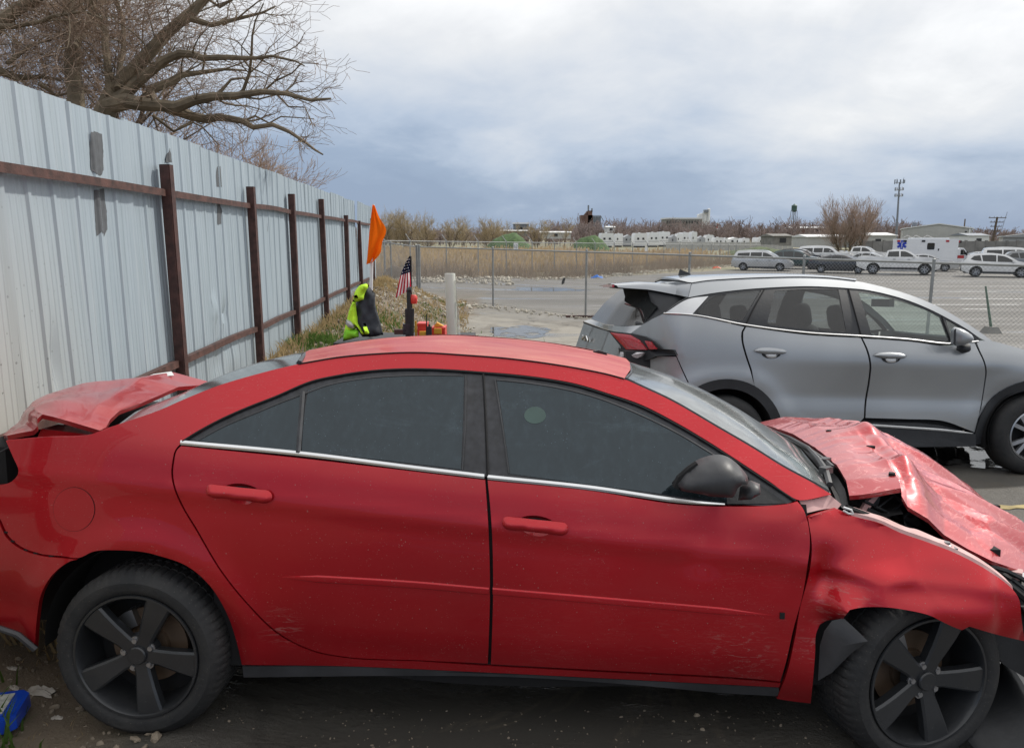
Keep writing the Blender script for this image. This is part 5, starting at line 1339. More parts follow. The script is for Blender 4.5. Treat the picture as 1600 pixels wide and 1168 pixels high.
bl([(-60,80),(0,112),(26,121),(70,121),(95,126)], .11, .015, .5, 1.2)
bl([(-60,45),(0,42),(66,35),(84,25),(131,18),(160,30)], .06, .012, -.8, 1.2)
bl([(-40,75),(0,35),(21,17),(52,2),(90,-30)], .12, .06, .4, 1.3)
bl([(118,190),(114,73),(112,35),(105,0),(100,-60)], .13, .09, 2.5, 1.5)
bl([(114,75),(135,40),(150,-10)], .06, .03, 2.5, 1.5)
bl([(372,147),(379,141),(386,116),(395,88),(393,60),(400,30),(412,5)], .032, .008, -.5, 1.0)
bl([(340,148),(347,139),(360,124),(380,122),(392,132)], .03, .01, .2, .8)
bl([(300,30),(330,40),(370,30),(410,20),(430,10)], .05, .01, .3, 1.2)
bl([(300,20),(320,-5),(345,10),(385,-15)], .05, .015, .1, 1.2)
bl([(409,146),(430,128),(455,112),(470,98),(499,100)], .018, .006, -.3, .8, .7)
bl([(430,148),(452,165),(478,168),(487,190),(484,200)], .015, .005, -.2, .7, .6)
bl([(379,190),(400,182),(420,190),(440,183),(465,184),(490,184)], .02, .006, .2, .7, .6)
bl([(240,180),(270,205),(300,190),(315,200),(340,225)], .025, .008, .4, 1.0, .7)
bl([(60,130),(90,150),(130,140),(150,155)], .03, .01, .6, 1.5, .8)
bl([(10,100),(50,70),(90,60),(120,40)], .035, .01, 1.0, 1.5)
# curtain of fine drooping shoots inside the crown
for _ in range(1000):
    x = rb.triangular(-40, 330, 90); y = rb.uniform(-40, 150); q = W(x, y, YB+rb.uniform(-.5, 4))-base
    PB['up'] = rb.uniform(-.12, .14); T.limb(q, T.vec()+Vector((.3, 0, .35)), rb.uniform(.7, 1.6), rb.uniform(.0032, .006), 2, PB)
link('trunk', T.wood.mesh('trunk', M['bark2']), big); link('crown', T.fine.mesh('crown', M['twig'], smooth=False), big)
PG = dict(levels=3, kids=[13, 9, 6], wig=.22, up=.10, rmin=.008, ang=(.3, .8), len=(.40, .62), finelev=2, start0=.2)
mesA = tree_meshes(21, 6.0, PG, 7, .06, .62, 'bark2', 'twig5')
plant_tree('bare_tree', mesA, (-9.3, 26, .2), .4, (1.0, 1.0, .93), 'bushy tan leafless tree rising just above the fence top below the big limbs')
plant_tree('bare_tree', mesA, (-11.0, 25, .2), 2.4, (1.25, 1.25, 1.05), 'twiggy leafless tree behind the fence between the big tree and the tan bushy one')
PD = dict(levels=3, kids=[13, 8, 6], wig=.25, up=.08, rmin=.0045, ang=(.3, .9), len=(.42, .62), finelev=2, start0=.15)
mesB = tree_meshes(5, 9.5, PD, 3, .13, .35, 'bark', 'twig')
plant_tree('bare_tree', mesB, (-12.5, 17.5, .2), .1, 1.0, 'dense leafless tree filling the sky behind the left end of the fence')
plant_tree('bare_tree', mesB, (-9.2, 15.0, .2), 2.0, .9, 'leafless tree with pale upright trunk behind the big leaning limbs')
# row of bare trees past the reeds on the left
PR = dict(levels=3, kids=[9, 6, 5], wig=.2, up=.10, rmin=.022, ang=(.3, .8), len=(.42, .66), finelev=2, start0=.15)
rows = [tree_meshes(31+i, 10, PR, n, .15, .42, 'bark2', 'twig3') for i, n in enumerate((4, 5, 1, 3))]
spots = [(596,326,150,0), (612,318,158,1), (632,321,150,0), (652,322,165,3), (668,330,150,1), (705,334,160,0), (722,331,172,3), (760,333,165,1), (775,336,180,0), (800,340,190,3), (838,338,190,0), (853,340,185,2), (883,336,180,2)]
side_words = ['tallest', 'broad', 'slim']
for i, (x, y, Y, v) in enumerate(spots):
    top = W(x, y, Y); h = top.z+.8
    plant_tree('bare_tree', rows[v], (top.x, Y, -.9), i*1.3, h/10, 'olive bare tree beyond the reeds, %s from the flag in that row' % ('first second third fourth fifth sixth seventh eighth ninth tenth eleventh twelfth thirteenth'.split()[i]), group='bare trees in a row beyond the reeds')
# round tan tree between the water tower and the cell mast
PV = dict(levels=3, kids=[10, 8, 6], wig=.12, up=.16, rmin=.012, ang=(.2, .6), len=(.42, .62), finelev=2, start0=.25, start=.2)
mesV = tree_meshes(77, 8.6, PV, 11, .085, .72, 'bark2', 'twig5')
t_ = W(1335, 299, 88)
plant_tree('bare_tree', mesV, (t_.x, 88, -.85), .5, (1.05, 1.05, (t_.z+.85)/8.6), 'wide vase shaped leafless tree standing behind the parked cars by the phone mast')
# the far woods: one mauve band nobody could count
Tw = Tree(9); PW_ = dict(levels=2, kids=[9, 5], wig=.25, up=.06, rmin=.075, ang=(.3, 1.0), len=(.35, .6), finelev=0, start0=.15)
for i in range(1750):
    Y = Tw.r.uniform(260, 520); x = Tw.r.uniform(540, 1950)
    p = W(x, 372, Y); hmax = 7.5 if x < 860 else 10.5
    if 1440 < x: hmax = 7
    h = Tw.r.uniform(.55, 1)*hmax*(Y/330)**.5
    Tw.limb((p.x, Y, -1), (0, 0, 1), h*.75, .16, 0, PW_)
o = Tw.fine.build('far_woods', M['twig4'], smooth=False); tag(o, 'hazy mauve band of distant bare woodland along the skyline', 'woods', kind='stuff')
# ------------------------------------------------------------------ vehicles in the far lot
FAR_TYRE = M['rubber']
M['far_glass'] = tint_glass('car_window_glass', (.10, .12, .13), see=.0, dirt=.04)
M['far_screen'] = tint_glass('sky_lit_windscreen', (.12, .14, .15), see=.0, dirt=.05, rough=.1)
def fpaint(name, col, metal=0.0): return car_paint(name, col, dust=.04, metal=metal, rough=.35, coat=1, coat_rough=.05, specks=False, ripple=0)
M['p_silver'] = fpaint('pale_silver_paint', (.52, .53, .54), .35); M['p_white'] = fpaint('car_white_paint', (.74, .74, .73)); M['p_green'] = fpaint('dark_teal_paint', (.02, .055, .06))
M['p_navy'] = fpaint('dark_blue_black_paint', (.022, .025, .034)); M['p_grey'] = fpaint('mid_grey_paint', (.18, .19, .20), .3)
SPEC = {
 'minivan': dict(L=5.1, hw=.96, zb=1.02, R=.335, wh=(1.0, 4.08), top=[(0,.40),(-.03,.75),(.05,1.02),(.22,1.40),(.42,1.68),(.8,1.75),(2.4,1.77),(2.95,1.70),(3.45,1.42),(3.95,1.13),(4.55,.99),(4.95,.80),(5.1,.58),(5.08,.30)],
    win=[[(.42,1.08),(.50,1.50),(1.50,1.56),(1.50,1.10)],[(1.58,1.10),(1.58,1.57),(2.52,1.58),(2.52,1.10)],[(2.60,1.10),(2.60,1.57),(2.85,1.54),(3.62,1.16),(3.60,1.10)]], ws=(7, 9), rs=(2, 4), lamp=(.05,.95), nose=(4.85,.80)),
 'sedan': dict(L=4.85, hw=.91, zb=.93, R=.33, wh=(1.02, 3.80), top=[(0,.40),(-.02,.70),(.06,.96),(.3,1.02),(.75,1.06),(1.15,1.28),(1.55,1.41),(2.1,1.45),(2.6,1.40),(3.1,1.20),(3.5,1.01),(4.2,.91),(4.65,.78),(4.83,.55),(4.82,.28)],
    win=[[(.98,1.02),(1.28,1.25),(1.62,1.34),(1.72,1.34),(1.74,.99)],[(1.80,.98),(1.78,1.34),(2.1,1.37),(2.45,1.34),(2.46,.97)],[(2.53,.97),(2.52,1.33),(2.75,1.26),(3.3,1.0),(3.28,.97)]], ws=(8, 10), rs=(4, 6), lamp=(.08,.88), nose=(4.6,.74)),
 'suv': dict(L=4.75, hw=.95, zb=1.06, R=.37, wh=(.92, 3.72), top=[(0,.45),(-.02,.85),(.06,1.10),(.22,1.30),(.50,1.60),(.9,1.69),(1.6,1.72),(2.3,1.68),(2.75,1.58),(3.2,1.33),(3.5,1.16),(4.2,1.05),(4.6,.90),(4.75,.65),(4.72,.35)],
    win=[[(.50,1.28),(.72,1.52),(1.10,1.57),(1.22,1.16),(.80,1.20)],[(1.30,1.15),(1.20,1.57),(1.6,1.60),(2.10,1.58),(2.12,1.12)],[(2.2,1.12),(2.18,1.57),(2.6,1.50),(3.22,1.18),(3.2,1.10)]], ws=(8, 10), rs=(2, 4), lamp=(.12,1.02), nose=(4.55,.88)),
 'pickup': dict(L=5.85, hw=1.0, zb=1.30, R=.42, wh=(1.22, 4.80), top=[(0,.62),(0,1.28),(.05,1.33),(1.9,1.33),(1.96,1.33),(2.05,1.60),(2.15,1.84),(2.5,1.92),(3.3,1.91),(3.75,1.75),(4.25,1.40),(5.4,1.28),(5.75,1.15),(5.85,.85),(5.83,.50)],
    win=[[(2.16,1.38),(2.24,1.76),(2.95,1.80),(2.98,1.38)],[(3.08,1.38),(3.06,1.80),(3.4,1.77),(4.05,1.42),(4.04,1.38)]], ws=(8, 10), rs=(4, 6), lamp=(.03,1.15), nose=(5.7,1.05)),
 'wagon': dict(L=5.6, hw=1.0, zb=1.22, R=.40, wh=(1.1, 4.35), top=[(0,.50),(-.02,1.15),(.10,1.60),(.22,1.88),(.6,1.95),(3.0,1.95),(3.4,1.85),(3.85,1.55),(4.15,1.33),(5.2,1.20),(5.5,1.05),(5.6,.75),(5.58,.40)],
    win=[[(.35,1.30),(.38,1.72),(1.55,1.75),(1.55,1.30)],[(1.65,1.30),(1.65,1.76),(2.55,1.76),(2.55,1.30)],[(2.65,1.30),(2.65,1.76),(3.1,1.74),(3.8,1.36),(3.78,1.30)]], ws=(6, 8), rs=(2, 3), lamp=(.03,1.15), nose=(5.45,1.0)),
}
def far_wheel_mesh(R_):
    t = MB(); t.lathe([(R_*.62, .0), (R_*.66, -.02), (R_*.93, -.012), (R_, .03), (R_, .19), (R_*.62, .2)], 28, 'y'); tm = t.mesh('tyre', FAR_TYRE); fix_normals(tm)
    r = MB(); r.lathe([(R_*.63, -.004), (R_*.57, -.004), (R_*.55, .05)], 28, 'y')
    for k in range(6):
        a = math.pi*k/3; c, s_ = math.cos(a), math.sin(a); w = R_*.085
        T_ = lambda x, y, d: (x*c-y*s_, d, x*s_+y*c)
        r.add([T_(.02, -w*1.3, .012), T_(.02, w*1.3, .012), T_(R_*.57, w, .0), T_(R_*.57, -w, .0)], [[0, 1, 2, 3]])
    r.lathe([(0, .006), (R_*.16, .008), (R_*.17, .03)], 14, 'y'); rm = r.mesh('rim', M['alloy'], angle=30)
    b = MB(); b.lathe([(0, .04), (R_*.58, .045)], 24, 'y'); bm_ = b.mesh('wheel_backing', M['void'])
    return tm, rm, bm_
WHM = {}
def far_vehicle(name, kind, paint, loc, yaw, label, cat='car', group=None, low='clad', sc=.93):
    yaw -= R(23)
    S = SPEC[kind]; hw, zb, R_ = S['hw'], S['zb'], S['R']
    root = empty(name, loc=loc, rz=yaw); root.scale = (sc,)*3; tag(root, label, cat, group)
    top = [tuple(p[:2]) for p in crom(S['top'], .12, corner=50)]
    w0, w1 = S['wh']; ra = R_*1.16; zbt = S['top'][-1][1]
    def ar(c): return [(c+ra*math.cos(a), R_+ra*math.sin(a)) for a in np.linspace(-.25, math.pi+.25, 14)]
    loop = top + ar(w1) + ar(w0)
    # underside closes the outline
    L_ = S['L']
    def yin(s, z):
        t = max(0, z-zb); y = .0+.36*t+.28*t*t + max(0, .55-z)*.14
        y += .30*max(0, .55-s)**2*1.2 + .34*max(0, s-(L_-.75))**2*1.0
        y -= .012*math.exp(-((z-.72)/.12)**2)
        return y
    V, F = tri_poly(loop, .22); vs = []; fs = []; n = len(V)
    for s, z in V: vs.append((s, -hw+yin(s, z), z))
    for s, z in V: vs.append((s, hw-yin(s, z), z))
    for f in F:
        a, b, c = (V[i] for i in f[:3]); ff_ = f if (b[0]-a[0])*(c[1]-a[1])-(b[1]-a[1])*(c[0]-a[0]) > 0 else f[::-1]
        fs.append(ff_); fs.append([i+n for i in ff_][::-1])
    m_ = len(loop)
    key = {(round(a, 5), round(b, 5)): i for i, (a, b) in enumerate(V)}
    ids = [key.get((round(a, 5), round(b, 5))) for a, b in loop]
    for i in range(m_):
        a, b = ids[i], ids[(i+1) % m_]
        if a is None or b is None: continue
        fs.append([b, a, a+n, b+n])
    me = mk('body', vs, fs, [M[paint]], None, True, 42); fix_normals(me); link('body', me, root)
    for side in (-1, 1):
        for px in S['win']:
            lp = [tuple(p[:2]) for p in crom(px, .12, closed=True, corner=30)]
            V2, F2 = tri_poly(lp, .25); vv = [(s, side*(hw-yin(s, z)+.006), z) for s, z in V2]
            mw = mk('side_window', vv, F2, [M['far_glass']]); link('side_window', mw, root)
    def glassq(rng, nm, up):
        seg = S['top'][rng[0]:rng[1]+1]; pts = [tuple(p[:2]) for p in crom(seg, .1, corner=80)][1:-1]
        vv, ff_ = [], []
        for i, (s, z) in enumerate(pts):
            a = pts[max(0, i-1)]; b = pts[min(len(pts)-1, i+1)]; nx_, nz_ = -(b[1]-a[1]), (b[0]-a[0]); l = math.hypot(nx_, nz_) or 1
            w = hw-yin(s, z)-.10
            for t in (-1, -.5, 0, .5, 1): vv.append((s+nx_/l*.012, t*w, z+nz_/l*.012))
        for i in range(len(pts)-1):
            for j in range(4): ff_.append([i*5+j, i*5+j+1, (i+1)*5+j+1, (i+1)*5+j])
        link(nm, mk(nm, vv, ff_, [M['far_screen']]), root)
    glassq(S['ws'], 'windshield', 1); glassq(S['rs'], 'rear_window', -1)
    zs = zbt
    for side in (-1, 1):
        b = MB(); b.box(((w0+w1)/2, side*(hw-.05), zbt-.02), (w1-w0-2*ra, .10, .16)); b.build('sill', M[low], root, smooth=False)
        x, z = S['lamp']; b = MB(); b.box((x+.10, side*(hw-.10-.3*max(0, .55-x)**2), z), (.16, .12, .24)); b.build('tail_lamp', M['lampred'], root)
        x, z = S['nose']; b = MB(); b.box((x-.10, side*(hw-.15), z), (.32, .14, .12), M=Matrix.Rotation(.25, 3, 'Y')); b.build('headlamp', M['lampwhite'], root)
        b = MB(); wx = S['win'][-1][-1][0]-.05; b.box((wx, side*(hw+.06), zb+.10), (.12, .16, .13)); b.build('side_mirror', M[paint], root)
        for s in ((w0+w1)/2-.35, (w0+w1)/2+.65):
            b = MB(); b.box((s, side*(hw+.005), zb-.12), (.18, .03, .03)); b.build('door_handle', M['clad'], root)
    b = MB(); b.box((L_-.06, 0, zbt+.16), (.14, hw*1.5, .16)); b.box((.04, 0, zbt+.12), (.12, hw*1.6, .14)); b.box(((w0+w1)/2, 0, .32), (L_*.9, hw*1.5, .12)); b.build('bumper', M[low], root, smooth=False)
    if R_ not in WHM: WHM[R_] = far_wheel_mesh(R_)
    for s in S['wh']:
        for side in (-1, 1):
            w = bpy.data.objects.new('wheel', None); COL.objects.link(w); w.parent = root; w.location = (s, side*(hw-.015), R_); w.rotation_euler = (0, .3*s, 0 if side < 0 else math.pi)
            for nm, me in zip(('tyre', 'rim', 'wheel_backing'), WHM[R_]): link(nm, me, w)
            ln = MB(); ln.lathe([(ra+.01, side*(hw-.06)), (ra+.01, side*(hw-.35)), (.05, side*(hw-.36))], 16, 'y', (s, 0, R_), a0=-.2, a1=math.pi+.2); ln.build('arch_liner', M['void'], root)
    return root
def at(xl, yb, Y):     # ground position under a pixel column
    p = W(xl, yb, Y-.87); return (p.x+.38, Y, gz(p.x, Y))
G = 'vehicles parked in the far lot'
far_vehicle('parked_minivan', 'minivan', 'p_silver', at(1142.5, 420, 63.5), R(-2), 'silver minivan parked at the left end of the far row of cars', 'minivan', G)
far_vehicle('parked_suv', 'suv', 'p_green', at(1203, 418, 67), R(-8), 'dark teal car half hidden behind the silver minivan', 'car', G)
far_vehicle('parked_sedan', 'sedan', 'p_navy', at(1262, 426, 59), R(-3), 'dark blue sedan between the silver minivan and the white pickup', 'car', G)
far_vehicle('parked_suv', 'suv', 'p_navy', at(1214, 412, 76), R(-10), 'dark car in the second row behind the teal one', 'car', G)
far_vehicle('parked_wagon', 'wagon', 'p_white', at(1246, 410, 78), R(-6), 'long white estate van in the second row behind the dark blue sedan', 'van', G)
far_vehicle('parked_pickup', 'pickup', 'p_white', at(1300, 410, 80), R(-10), 'white pickup in the second row, mostly hidden behind the dark blue sedan', 'pickup', G)
far_vehicle('parked_sedan', 'sedan', 'p_silver', at(1318, 411, 70), R(-12), 'pale silver sedan tucked between the dark blue sedan and the white pickup', 'car', G)
far_vehicle('parked_pickup', 'pickup', 'p_white', at(1338, 427, 57.2), R(-3), 'large white four door pickup parked in front of the ambulance', 'pickup', G)
far_vehicle('parked_sedan', 'sedan', 'p_silver', at(1400, 412, 62.5), R(-4), 'silver car showing its roof between the white pickup and the ambulance', 'car', G)
far_vehicle('parked_suv', 'suv', 'p_white', at(1503, 431, 53), R(-4), 'white crossover at the right end of the far row of cars', 'car', G)
far_vehicle('parked_sedan', 'sedan', 'p_white', at(1497, 413, 74), R(-2), 'white car showing only its roof left of the white crossover', 'car', G)
far_vehicle('parked_wagon', 'wagon', 'p_white', at(1534, 412, 66), R(-3), 'boxy white estate behind the white crossover near the grey wall', 'car', G)
far_vehicle('parked_suv', 'suv', 'p_grey', at(1566, 416, 61), R(-4), 'grey car at the right edge behind the white crossover', 'car', G)
# ambulance
ax = at(1393, 415, 67); amb = empty('ambulance', loc=ax, rz=R(-26)); amb.scale = (.96, .96, .96); tag(amb, 'white box ambulance with blue star emblem and red stripe behind the white pickup', 'ambulance', G)
M['blue'] = basic('emblem_blue', (.01, .04, .42), .5, var=.05); M['redstripe'] = basic('red_stripe', (.42, .03, .03), .5, var=.05); M['amwhite'] = basic('ambulance_white', (.74, .75, .76), .35, coat=.5, var=.03)
def rbox(mb, x0, x1, y0, y1, z0, z1, r=.06, mi=0):
    mb.prism([(x0+r, z0), (x1-r, z0), (x1, z0+r), (x1, z1-r), (x1-r, z1), (x0+r, z1), (x0, z1-r), (x0, z0+r)], y0, y1, 'y', mi)
b = MB(); rbox(b, 0, 5.1, -1.18, 1.18, .62, 2.64); o = b.build('box_body', M['amwhite'], amb, angle=30); fix_normals(o.data)
b = MB(); b.prism([(5.1, .55), (5.1, 1.78), (5.35, 1.86), (5.75, 1.86), (6.35, 1.30), (7.2, 1.18), (7.35, 1.0), (7.35, .5)], -.98, .98, 'y'); o = b.build('cab', M['amwhite'], amb, angle=30); fix_normals(o.data)
b = MB(); b.add([(5.42, -.985, 1.28), (5.42, -.985, 1.74), (5.75, -.985, 1.74), (6.18, -.985, 1.30)], [[0, 1, 2, 3]]); b.build('cab_window', M['far_glass'], amb)
b = MB(); b.add([(5.79, -.85, 1.83), (6.33, -.88, 1.325), (6.33, .88, 1.325), (5.79, .85, 1.83)], [[0, 1, 2, 3]]); o = b.build('windshield', M['far_screen'], amb)
b = MB(); b.add([(5.12, -.988, .98), (7.1, -.988, .98), (7.1, -.988, 1.24), (5.12, -.988, 1.24)], [[0, 1, 2, 3]]); b.build('red_stripe', M['redstripe'], amb)
b = MB(); b.lathe([(0, -.995), (.17, -.992)], 20, 'y', (6.0, 0, 1.10)); b.build('round_crest', M['silverpad'], amb)
st = empty('star_emblem'); st.parent = amb; st.location = (.72, -1.19, 2.12)
b = MB()
for k in range(3): b.box((0, -.006-.002*k, 0), (.80, .008, .20), M=Matrix.Rotation(math.pi/2+k*math.pi/3, 3, 'Y'))
b.build('star_bar', M['blue'], st, smooth=False)
b = MB(); b.tube([(0, -.02, -.28), (0, -.02, .28)], .022, 5); b.tube([(0, -.024, .2), (.06, -.024, .12), (-.05, -.024, .04), (.05, -.024, -.06), (-.03, -.024, -.16)], .016, 4); b.build('staff', M['white'], st)
b = MB(); rbox(b, 2.72, 3.30, -1.20, -1.17, 1.72, 2.30, .06); o = b.build('side_window', M['far_glass'], amb); fix_normals(o.data)
b = MB(); b.box((3.95, -1.185, 1.65), (.92, .02, 1.8)); b.build('side_door', M['amwhite'], amb, smooth=False)
b = MB(); b.box((3.62, -1.20, 1.72), (.10, .04, .18)); b.build('door_handle', M['clad'], amb)
for x, mt in ((.45, 'lampred'), (.95, 'clad'), (2.4, 'clad'), (4.25, 'lampred')):
    b = MB(); b.box((x, -1.195, 2.46), (.26, .05, .16)); b.build('beacon', M[mt], amb)
for y in (-.9, -.45, 0, .45, .9):
    b = MB(); b.box((5.14, y, 2.42), (.12, .26, .18)); b.build('beacon', M['lampred'], amb)
b = MB(); b.box((5.3, -.6, 2.40), (.3, .35, .22)); b.build('spot_lamp', M['clad'], amb)
b = MB(); rbox(b, 1.2, 4.4, -.7, .7, 2.64, 2.74, .03); b.build('roof_hatch', M['amwhite'], amb)
b = MB()
for x in (.6, 1.3, 2.2): b.tube([(x, -.3, 2.62), (x+.5, .1, 2.95), (x+1.1, .4, 2.66)], .025, 5)
b.build('roof_antenna', M['steel'], amb)
b = MB(); b.box((3.4, 0, .5), (6.9, 1.8, .22)); b.box((7.34, 0, .62), (.16, 1.9, .26)); b.build('bumper', M['clad'], amb, smooth=False)
for x, z in ((5.45, 1.45),):
    b = MB(); b.box((6.1, -1.12, 1.42), (.10, .22, .34)); b.build('side_mirror', M['clad'], amb)
b = MB(); b.box((7.25, -.82, .98), (.14, .3, .2)); b.build('headlamp', M['lampwhite'], amb)
if .42 not in WHM: WHM[.42] = far_wheel_mesh(.42)
for s in (1.3, 6.35):
    for side in (-1, 1):
        w = bpy.data.objects.new('wheel', None); COL.objects.link(w); w.parent = amb; w.location = (s, side*(1.0), .42); w.rotation_euler = (0, 0, 0 if side < 0 else math.pi)
        for nm, me in zip(('tyre', 'rim', 'wheel_backing'), WHM[.42]): link(nm, me, w)

for o in list(amb.children):
    if o.type == 'MESH':
        for v in o.data.vertices:
            if v.co.x > 5.12 and o.name.split('.')[0] != 'beacon': v.co.x = 5.12+(v.co.x-5.12)*.70
    elif o.location.x > 5: o.location.x = 6.0
# ------------------------------------------------------------------ grey wall, house, warehouse, poles, masts
M['conc'] = basic('weathered_grey_blocks', (.20, .195, .18), .85, var=.25, scale=1.2, bump=.2)
M['metal_wall'] = basic('pale_sheet_cladding', (.42, .42, .40), .6, var=.06, scale=1)
M['roofwhite'] = basic('white_roofing', (.66, .67, .67), .5, var=.06)
M['roofgrey'] = basic('grey_shingle', (.30, .31, .31), .8, var=.15)
M['wood'] = basic('old_pole_timber', (.10, .075, .055), .9, var=.3)
M['brick'] = basic('sooty_brick', (.14, .085, .07), .85, var=.35, scale=.25)
M['steelgrey'] = basic('painted_mast_steel', (.20, .22, .25), .6, .3, var=.1)
wl = empty('block_wall', loc=(0, 86, -.8)); tag(wl, 'weathered grey block wall behind the ambulance and white crossover', 'wall')
x0 = W(1348, 390, 86).x; x1 = W(1700, 390, 86).x; n = 22
for i in range(n):
    a = x0+(x1-x0)*i/n; b = MB(); rr_ = random.Random(i); h = 2.30+rr_.uniform(-.04, .04)
    b.box((a+(x1-x0)/n/2, rr_.uniform(-.03, .03), h/2), ((x1-x0)/n-.06, .18, h)); b.box((a, 0, h/2+.04), (.22, .26, h+.1)); b.build('panel', M['conc'], wl, smooth=False)
wr_ = W(1463, 352, 200); wh = empty('warehouse', loc=(W(1411, 358, 200).x, 200, -.8), rz=R(-26)); tag(wh, 'pale metal warehouse with low gable behind the ambulance', 'building')
ww = (W(1515, 358, 200).x-W(1411, 358, 200).x)*.90; hz = W(1411, 358, 200).z+.8; hr_ = W(1463, 351, 200).z+.8
b = MB(); b.prism([(0, 0), (ww, 0), (ww, hz), (ww*.52, hr_), (0, hz)], 0, 30, 'y'); o = b.build('wall', M['metal_wall'], wh, smooth=False); fix_normals(o.data)
b = MB()
for i in range(28): b.box((ww*(i+.5)/28, -.02, hz/2-.2), (.05, .06, hz-.6))
b.build('cladding_rib', M['metal_wall'], wh, smooth=False, kind='stuff')
b = MB(); b.prism([(-.3, hz), (ww*.52, hr_+.06), (ww+.3, hz), (ww+.3, hz+.25), (ww*.52, hr_+.32), (-.3, hz+.25)], -.3, 30.3, 'y'); o = b.build('roof', M['roofwhite'], wh, smooth=False); fix_normals(o.data)
p = W(1428, 351, 198); b = MB(); b.box((2.6, 2, p.z+.9), (1.1, 1.1, .9)); b.build('roof_vent', M['steelgrey'], wh)
b = MB(); b.box((ww-.6, -.1, hz/2), (.35, .2, hz)); b.build('corner_trim', M['roofwhite'], wh); b = MB(); b.box((ww-1.4, -.12, hz-.7), (.4, .2, .3)); b.build('wall_lamp', M['clad'], wh)
def lowbuilding(name, xl, xr, yt, yb, Y, label, wall, roof, depth=10, gable=0.0):
    a = W(xl, yt, Y); c = W(xr, yb, Y); r = empty(name, loc=(a.x, Y, c.z-1)); w = c.x-a.x; h = a.z-c.z+1
    tag(r, label, 'building'); b = MB(); b.box((w/2, depth/2, h*.42), (w, depth, h*.84)); b.build('wall', M[wall], r, smooth=False)
    b = MB()
    if gable: b.prism([(-.3, h*.80), (w/2, h), (w+.3, h*.80), (w+.3, h*.75), (-.3, h*.75)], -.4, depth+.4, 'y')
    else: b.prism([(-.4, h*.80), (depth/2, h), (depth+.4, h*.80)], -.3, w+.3, 'x'); 
    o = b.build('roof', M[roof], r, smooth=False); fix_normals(o.data)
    for k in range(max(1, int(w/6))):
        b = MB(); b.box(((k+.5)*w/max(1, int(w/6)), -.03, h*.45), (1.2, .08, .9)); b.build('window', M['clad'], r)
    return r
lowbuilding('house', 1568, 1640, 364, 380, 112, 'house with pale grey gabled roof at the right edge beyond the wall', 'metal_wall', 'roofgrey', 12, .5).rotation_euler = (0, 0, R(-30))
lowbuilding('shed', 1515, 1545, 364, 378, 180, 'low white shed right of the warehouse', 'roofwhite', 'steelgrey', 8)
lowbuilding('shed', 1210, 1237, 365, 376, 150, 'low grey shed under the water tower', 'conc', 'conc', 8)
lowbuilding('shed', 1263, 1345, 366, 380, 170, 'long white roofed shed behind the vase shaped tree', 'metal_wall', 'roofwhite', 10)
lowbuilding('shed', 1345, 1400, 363, 380, 165, 'white roofed shed between the vase shaped tree and the ambulance', 'metal_wall', 'roofwhite', 10)
lowbuilding('shed', 783, 824, 359, 364, 260, 'long white roofed shed above the left green mound', 'conc', 'roofwhite', 8)
lowbuilding('shed', 845, 892, 361, 368, 250, 'long white roofed shed between the two green mounds', 'metal_wall', 'roofwhite', 8)
lowbuilding('barn', 802, 826, 347, 360, 300, 'dark slate blue barn above the left green mound', 'steelgrey', 'steelgrey', 12)
lowbuilding('shed', 948, 962, 353, 359, 310, 'small white shed just right of the brick tower', 'roofwhite', 'roofwhite', 8)
lowbuilding('shed', 1238, 1290, 354, 361, 330, 'far pale roofed shed between water tower and vase shaped tree', 'brick', 'roofwhite', 8)
# brick elevator
def P3(x, y, Y, o): p = W(x, y, Y); return (p.x-o[0], p.z-o[2])
o0 = W(908, 372, 700); el = empty('brick_elevator', loc=tuple(o0)); tag(el, 'dark ruined brick grain elevator with roof towers on the skyline', 'building')
def block(root, o_, xl, xr, yt, yb, Y, d, mat, name):
    a = P3(xl, yt, Y, o_); c = P3(xr, yb, Y, o_); b = MB(); b.box(((a[0]+c[0])/2, d/2, (a[1]+c[1])/2), (c[0]-a[0], d, a[1]-c[1])); return b.build(name, M[mat], root, smooth=False)
block(el, o0, 908, 926, 336, 371, 700, 16, 'brick', 'hall'); block(el, o0, 919, 925, 329, 371, 699, 18, 'brick', 'stair_tower'); block(el, o0, 926, 938, 338, 371, 702, 12, 'steelgrey', 'steel_frame')
block(el, o0, 918.5, 920.5, 320.5, 330, 700, 2, 'steelgrey', 'roof_tower'); block(el, o0, 924, 926, 325.5, 331, 700, 2, 'steelgrey', 'roof_tower'); 
b = MB(); pr_ = [P3(913, 336, 700, o0), P3(918, 330, 700, o0), P3(925, 329, 700, o0), P3(926, 336, 700, o0)]; b.prism(pr_, 2, 12, 'y'); o = b.build('roof', M['brick'], el, smooth=False); fix_normals(o.data)
b = MB()
for (x, y, x2, y2) in ((926,337,938,337),(930,338,930,352),(934,338,934,352),(938,337,943,346),(928,345,938,345)):
    p, q_ = P3(x, y, 701, o0), P3(x2, y2, 701, o0); b.tube([(p[0], -1, p[1]), (q_[0], -1, q_[1])], .45, 4)
b.build('conveyor', M['steelgrey'], el)
o1 = W(1041, 374, 900); wel = empty('white_elevator', loc=tuple(o1)); tag(wel, 'long low brick block ending in a tall white grain elevator', 'building')
block(wel, o1, 1041, 1096, 342, 373, 900, 30, 'conc', 'long_hall'); block(wel, o1, 1040.5, 1096, 340, 342.2, 899, 32, 'roofwhite', 'roof')
b = MB()
for i in range(12): a = P3(1043+i*4.3, 347, 899, o1); b.box((a[0], -.5, a[1]), (1.2, .4, 3))
b.build('window', M['clad'], wel, kind='stuff')
